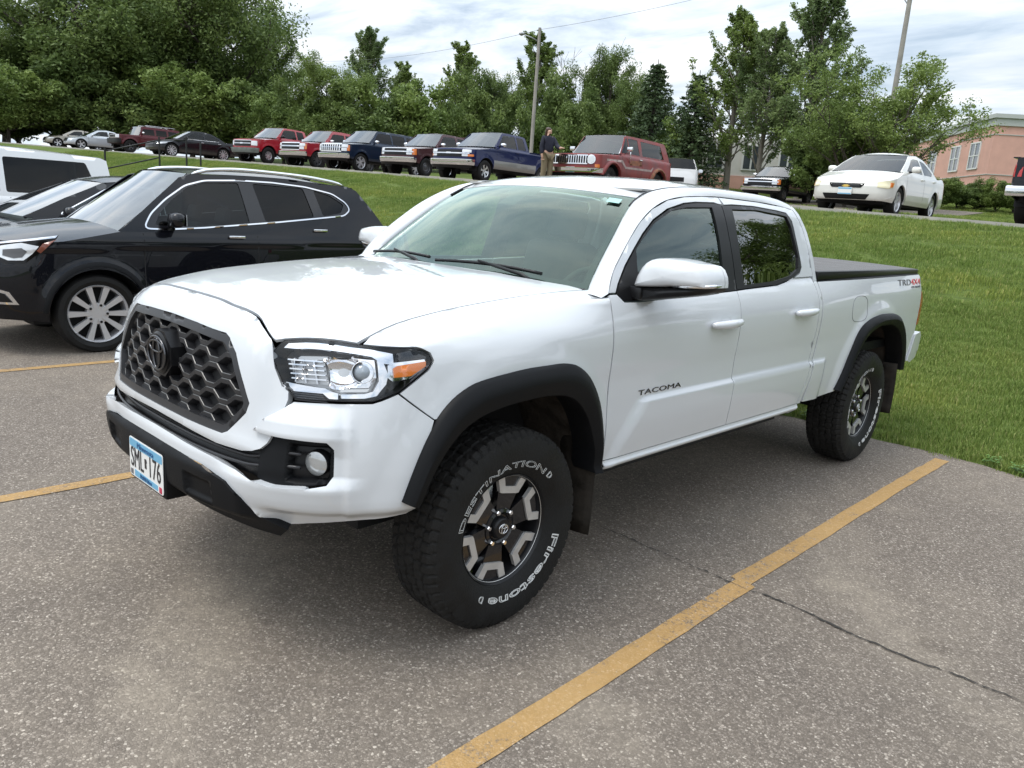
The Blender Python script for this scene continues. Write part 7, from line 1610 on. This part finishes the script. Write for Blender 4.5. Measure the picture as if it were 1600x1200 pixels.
for i, (k, x, y, h, hw, lab) in enumerate(TL):
    if k == 'bush' and -62 < x < -33: h *= 1.22; hw *= 1.1
    plant_tree(k, x, y, h, hw, lab, {'broad': 'leafy_tree', 'willow': 'drooping_tree', 'bush': 'shrub', 'poplar': 'upright_tree', 'bare': 'bare_tree', 'spruce': 'spruce_tree', 'vase': 'spreading_tree'}[k], i, 'shrubs below the tree line' if k == 'bush' else 'trees beyond the upper lot', 'shrub' if k == 'bush' else 'tree')
for i, (x, y, h, lab) in enumerate(((-10.4, 43.1, 1.5, 'leftmost low shrub before the pink building'), (-9.9, 44.2, 1.5, 'second low shrub before the pink building'), (-9.1, 44.4, 1.6, 'middle low shrub under the pink building corner'), (-8.0, 43.7, 1.5, 'low shrub right of the pink building corner'), (-7.0, 42.9, 1.5, 'low shrub at the right frame edge'))):
    plant_tree('bush', x, y, h, 1.1, lab, 'shrub', i, 'shrubs at the pink building', 'shrub')
# trees across the lot that only show mirrored in glass and paint
for i, (k, x, y, h, hw, lab) in enumerate((('broad', 14, 40, 14.0, 6.0, 'tree across the lot, mirrored in the pickup rear door window'), ('broad', 29, 42, 11.5, 6.2, 'tree across the lot, mirrored low in the pickup front window'), ('bush', 22, 44, 7.5, 6.0, 'shrub across the lot mirrored in the pickup side'), ('broad', 40, -2, 9, 5, 'unseen tree added across the lot to darken the black crossover side'), ('broad', 39, 6, 8, 5, 'rounder unseen tree added across the lot to darken the black crossover side'), ('bush', 36, -9, 5, 6, 'unseen shrub added across the lot to darken the black crossover side'), ('broad', 37, 14, 10, 5.5, 'tree across the lot mirrored in the pickup doors'), ('broad', 34, 23, 10.5, 5.5, 'taller tree across the lot mirrored in the pickup doors'), ('broad', 31, 32, 10, 5.5, 'tree across the lot mirrored in the pickup rear fender'), ('bush', 33, 18, 5, 6, 'shrub across the lot mirrored in the pickup doors'), ('bush', 34, 4, 5, 6, 'unseen shrub added across the lot to darken the crossover doors'))):
    plant_tree(k, x, y, h, hw, lab, 'shrub' if k == 'bush' else 'leafy_tree', i+3, 'trees across the lot', 'shrub' if k == 'bush' else 'tree')  # out of view; several added to darken what the black paint mirrors
# ---------------------------------------------------------------- buildings
M['stucco_pink'] = mat('stucco_pink', (.64, .37, .30), .9, var=.08, var_scale=1.5, bump=.3, bump_scale=40)
M['stucco_white'] = mat('siding_white', (.66, .64, .60), .8, var=.06, var_scale=1.5)
M['cornice'] = mat('cornice_grey', (.46, .48, .45), .7)
M['window_dark'] = mat('window_pane', (.06, .07, .08), .08, coat=1.)
M['frame_white'] = mat('window_frame', (.72, .72, .70), .6)
def building(name, label, c0, u, Lu, Lv, z0, z1, wins_u, wins_v, m, band=None, cornice=True):
    """box building: corner c0, faces along u (left face) and v (right face); windows as (along, z, w, h)"""
    ang = math.atan2(u[1], u[0]); T = thing(name, label, 'building', (c0[0], c0[1], z0), ang)
    h = z1-z0; mb = MB(); mb.box((0, -Lv, -1.), (Lu, 0, h-.7 if cornice else h)); mb.build('wall', m, T)
    if cornice:
        mb = MB(); mb.box((-.10, -Lv-.1, h-.7), (Lu+.1, .10, h-.25)); mb.box((-.22, -Lv-.2, h-.25), (Lu+.2, .22, h)); mb.build('cornice', M['cornice'], T)
    if band:
        for zz, t, bm in band: mb = MB(); mb.box((-.04, -Lv-.04, zz), (Lu+.04, .04, zz+t)); mb.build('wall_band', bm, T)
    for face, W_ in (('u', wins_u), ('v', wins_v)):
        for (a, zz, w, hh) in W_:
            o = thing('window'); o.parent = T
            if face == 'u': o.location = (a, .0, zz)
            else: o.location = (0, -a, zz); o.rotation_euler = (0, 0, math.pi/2)
            mb = MB(); f = .09
            for q in ((-w/2, 0, -hh/2, f, hh), (w/2-f, 0, -hh/2, f, hh), (-f/2, 0, -hh/2, f, hh)): mb.box((q[0], -.05, q[2]), (q[0]+q[3], .07, q[2]+q[4]))
            for zf in (-hh/2, hh/2-f, -.03): mb.box((-w/2, -.045, zf), (w/2, .065, zf+(f if zf != -.03 else .06)))
            mb.build('frame', M['frame_white'], o)
            for sx in (-1, 1): mb = MB(); mb.box((min(sx*f/2, sx*(w/2-f)), -.03, -hh/2+f), (max(sx*f/2, sx*(w/2-f)), .025, hh/2-f)); mb.build('pane', M['window_dark'], o)
    return T
building('pink_building', 'two-storey pink stucco building with a grey cornice at the right', (-11.8, 56.1), (-.6, .8), 34, 14, 3.9, 9.35, [(2.3, 3.05, 1.55, 1.75), (5.4, 3.05, 1.55, 1.75), (9.5, 3.05, 1.55, 1.75), (2.3, .4, 1.55, 1.6), (5.4, .4, 1.55, 1.6)], [(5., 3.05, 1.6, 1.75)], M['stucco_pink'], [(1.75, .05, M['cornice']), (4.20, .05, M['cornice'])])
building('low_building', 'white building with a pink base seen under the tall trees', (-21.5, 51.0), (-.84, -.54), 11, .6, 3.6, 7.2, [], [], M['stucco_white'], [(-.8, 1.9, M['stucco_pink'])], False)
lb = thing('window_row'); bpy.data.objects.remove(lb)
# windows of the low building: its visible face looks to the camera
lbo = [o for o in bpy.data.objects if o.name == 'low_building'][0]
for a in (1.2, 3.6, 6.0, 8.4):
    o = thing('window'); o.parent = lbo; o.location = (a, .03, 2.35)
    mb = MB(); mb.box((-.62, -.05, -.85), (.62, .05, .85)); mb.build('frame', M['frame_white'], o)
    for sx in (-1, 1): mb = MB(); mb.box((sx*.28-.22, .05, -.75), (sx*.28+.22, .065, .75)); mb.build('pane', M['window_dark'], o)
# ---------------------------------------------------------------- poles and wires
M['pole_wood'] = mat('pole_wood', (.30, .28, .25), .9, var=.2, var_scale=2, bump=.5, bump_scale=20)
M['lamp_grey'] = mat('lamp_grey', (.30, .31, .32), .5, metal=.5)
M['wire'] = mat('wire', (.12, .12, .13), .6)
zp = float(H(-30.04, 32.9)); p1 = thing('light_pole', 'weathered wooden pole with a small street lamp arm behind the blue pickup', 'pole', (-30.04, 32.92, zp))
h1 = 11.6-zp; mb = MB(); mb.tube([(0, 0, -.3), (0, 0, h1*.5), (0, 0, h1)], [.12, .105, .085], 12); mb.build('pole', M['pole_wood'], p1, 40)
mb = MB(); mb.tube([(0, 0, h1-.75), (-.30, -.30, h1-.55), (-.62, -.62, h1-.42)], .03, 8); mb.build('lamp_arm', M['lamp_grey'], p1, True)
mb = MB(); mb.lathe([(-.1, .02), (-.06, .11), (.0, .16), (.06, .13), (.09, .03)], 16, 'z', (-.72, -.72, h1-.40)); mb.build('lamp_head', M['lamp_grey'], p1, 40)
z2 = float(H(-17.7, 54.3)); p2 = thing('utility_pole', 'tall grey utility pole above the spreading tree, cut by the frame top', 'pole', (-17.7, 54.32, z2))
h2 = 18.5-z2; mb = MB(); mb.tube([(0, 0, -.3), (.0, 0, h2*.5), (.0, 0, h2)], [.19, .17, .14], 12); mb.build('pole', M['pole_wood'], p2, 40)
mb = MB(); mb.tube([(-.5, -.1, h2-1.9), (0, 0, h2-2.6)], .035, 8); mb.box((-.75, -.2, h2-2.0), (-.35, 0, h2-1.8)); mb.build('bracket', M['lamp_grey'], p2, 40)
def wire(a, b, sag, label):
    A, B = Vector(a), Vector(b); mb = MB(); pts = []
    for t in np.linspace(0, 1, 24): q = A.lerp(B, t); q.z -= sag*4*t*(1-t); pts.append(q)
    mb.tube(pts, .009, 5); o = mb.build('overhead_wire', M['wire'], None, True); tag(o, label, 'wire', 'overhead wires')
top1 = (-30.04, 32.92, 11.5)
wire(top1, (-60., 37.0, 12.6), .5, 'overhead wire running left from the wooden light pole'); wire(top1, (-11., 40., 15.6), .45, 'overhead wire running right from the wooden light pole')
# ---------------------------------------------------------------- stair rail on the bank
M['rail_black'] = mat('rail_black', (.012, .012, .013), .5)
fr = thing('stair_railing', 'thin black metal handrail climbing the grass bank behind the black crossover', 'railing', (-30.5, 11.5, 0))
posts = [(-31.2, 9.66, 2.75), (-30.5, 11.5, 3.35), (-30.1, 12.43, 3.45), (-29.9, 12.93, 3.29)]
for (x, y, zt_) in posts:
    mb = MB(); mb.tube([(x+30.5, y-11.5, float(H(x, y))-.1), (x+30.5, y-11.5, zt_)], .038, 8); mb.build('post', M['rail_black'], fr, 40)
for i, dz in ((0, -.12), (0, -.80), (1, -.12)):
    a, b = posts[i], posts[i+1]
    mb = MB(); mb.tube([(a[0]+30.5, a[1]-11.5, a[2]+dz), (b[0]+30.5, b[1]-11.5, b[2]+dz)], .026, 8); mb.build('rail', M['rail_black'], fr, True)
# ---------------------------------------------------------------- person by the red wagon
M['skin'] = mat('skin', (.50, .30, .22), .5); M['hair'] = mat('hair_brown', (.055, .026, .016), .5, var=.3, var_scale=30); M['hoodie'] = mat('navy_hoodie', (.012, .013, .028), .8, bump=.4, bump_scale=60); M['khaki'] = mat('khaki_trousers', (.20, .155, .095), .85, bump=.3, bump_scale=60); M['shoe'] = mat('shoe', (.05, .045, .04), .7)
def skin_chain(name, joints, edges, radii, m, parent, sub=2):
    me = bpy.data.meshes.new(name); me.from_pydata(joints, edges, []); me.materials.append(m); o = link(bpy.data.objects.new(name, me), parent); md = o.modifiers.new('skin', 'SKIN'); md.use_smooth_shade = True
    for i, r in enumerate(radii): me.skin_vertices[0].data[i].radius = (r, r) if not isinstance(r, tuple) else r
    me.skin_vertices[0].data[0].use_root = True; sb = o.modifiers.new('sub', 'SUBSURF'); sb.levels = sub; sb.render_levels = sub; return o
pe = thing('person', 'person with long brown hair, navy hoodie and khaki trousers reaching to the red wagon hood', 'person', upper(-12.82, 15.30, .008), R(75))
# faces local -y; after the turn the face looks towards the red wagon
J = [(0, 0, .93), (0, 0, 1.12), (0, .01, 1.30), (0, .0, 1.42), (0, -.01, 1.50), (0, -.02, 1.60), (.17, .0, 1.36), (.22, -.14, 1.14), (.20, -.36, 1.10), (.19, -.44, 1.11), (-.17, 0, 1.36), (-.21, .03, 1.10), (-.20, -.02, .88), (-.20, -.04, .80),
     (.09, 0, .88), (.10, -.02, .50), (.10, .02, .10), (.10, -.10, .05), (-.09, 0, .88), (-.10, .0, .50), (-.10, .06, .10), (-.10, -.06, .05)]
E_ = [(0, 1), (1, 2), (2, 3), (3, 4), (4, 5), (2, 6), (6, 7), (7, 8), (8, 9), (2, 10), (10, 11), (11, 12), (12, 13), (0, 14), (14, 15), (15, 16), (16, 17), (0, 18), (18, 19), (19, 20), (20, 21)]
Rr = [(.15, .11), (.14, .10), (.165, .11), (.07, .07), (.052, .055), (.085, .10), .062, .052, .040, .026, .062, .052, .040, .026, .095, .066, .048, .04, .095, .066, .048, .04]
body = skin_chain('body', J, E_, Rr, M['skin'], pe)
hood = skin_chain('hoodie', [J[0], J[1], J[2], (0, .01, 1.41), J[6], J[7], (.202, -.34, 1.10), J[10], J[11], (-.20, -.01, .90)], [(0, 1), (1, 2), (2, 3), (2, 4), (4, 5), (5, 6), (2, 7), (7, 8), (8, 9)], [(.185, .145), (.175, .135), (.195, .14), (.105, .10), .085, .072, .055, .085, .072, .055], M['hoodie'], pe)
tro = skin_chain('trousers', [(0, 0, .95), J[14], J[15], (.10, .02, .10), J[18], J[19], (-.10, .06, .10)], [(0, 1), (1, 2), (2, 3), (0, 4), (4, 5), (5, 6)], [(.16, .125), .118, .088, .075, .118, .088, .075], M['khaki'], pe)
hr = skin_chain('hair', [(0, .02, 1.665), (0, .065, 1.58), (0, .095, 1.44), (.01, .11, 1.28)], [(0, 1), (1, 2), (2, 3)], [(.095, .10), (.098, .085), (.10, .06), (.06, .035)], M['hair'], pe)
for sx in (-1, 1):
    mb = MB(); mb.box((sx*.10-.045, -.17+(.04 if sx < 0 else 0), 0), (sx*.10+.045, .08+(.04 if sx < 0 else 0), .085), bev=.03); mb.build('shoe', M['shoe'], pe, 60)
for hx, hy, hz in ((.19, -.46, 1.112), (-.20, -.05, .775)):
    for k in range(4): mb = MB(); a = (k-1.5)*.018; mb.tube([(hx+a, hy, hz), (hx+a*1.2, hy-.035, hz-.006), (hx+a*1.2, hy-.065+.006*abs(k-1), hz-.018)], [.009, .008, .006], 6); mb.build('finger', M['skin'], body, True)
    mb = MB(); mb.tube([(hx-.03, hy+.02, hz), (hx-.05, hy-.01, hz-.01), (hx-.055, hy-.035, hz-.015)], [.010, .009, .007], 6); mb.build('thumb', M['skin'], body, True)
mb = MB(); mb.lathe([(-.125, .001), (-.118, .010), (-.10, .016)], 8, 'y', (0, 0, 1.585)); mb.build('nose', M['skin'], body, True)
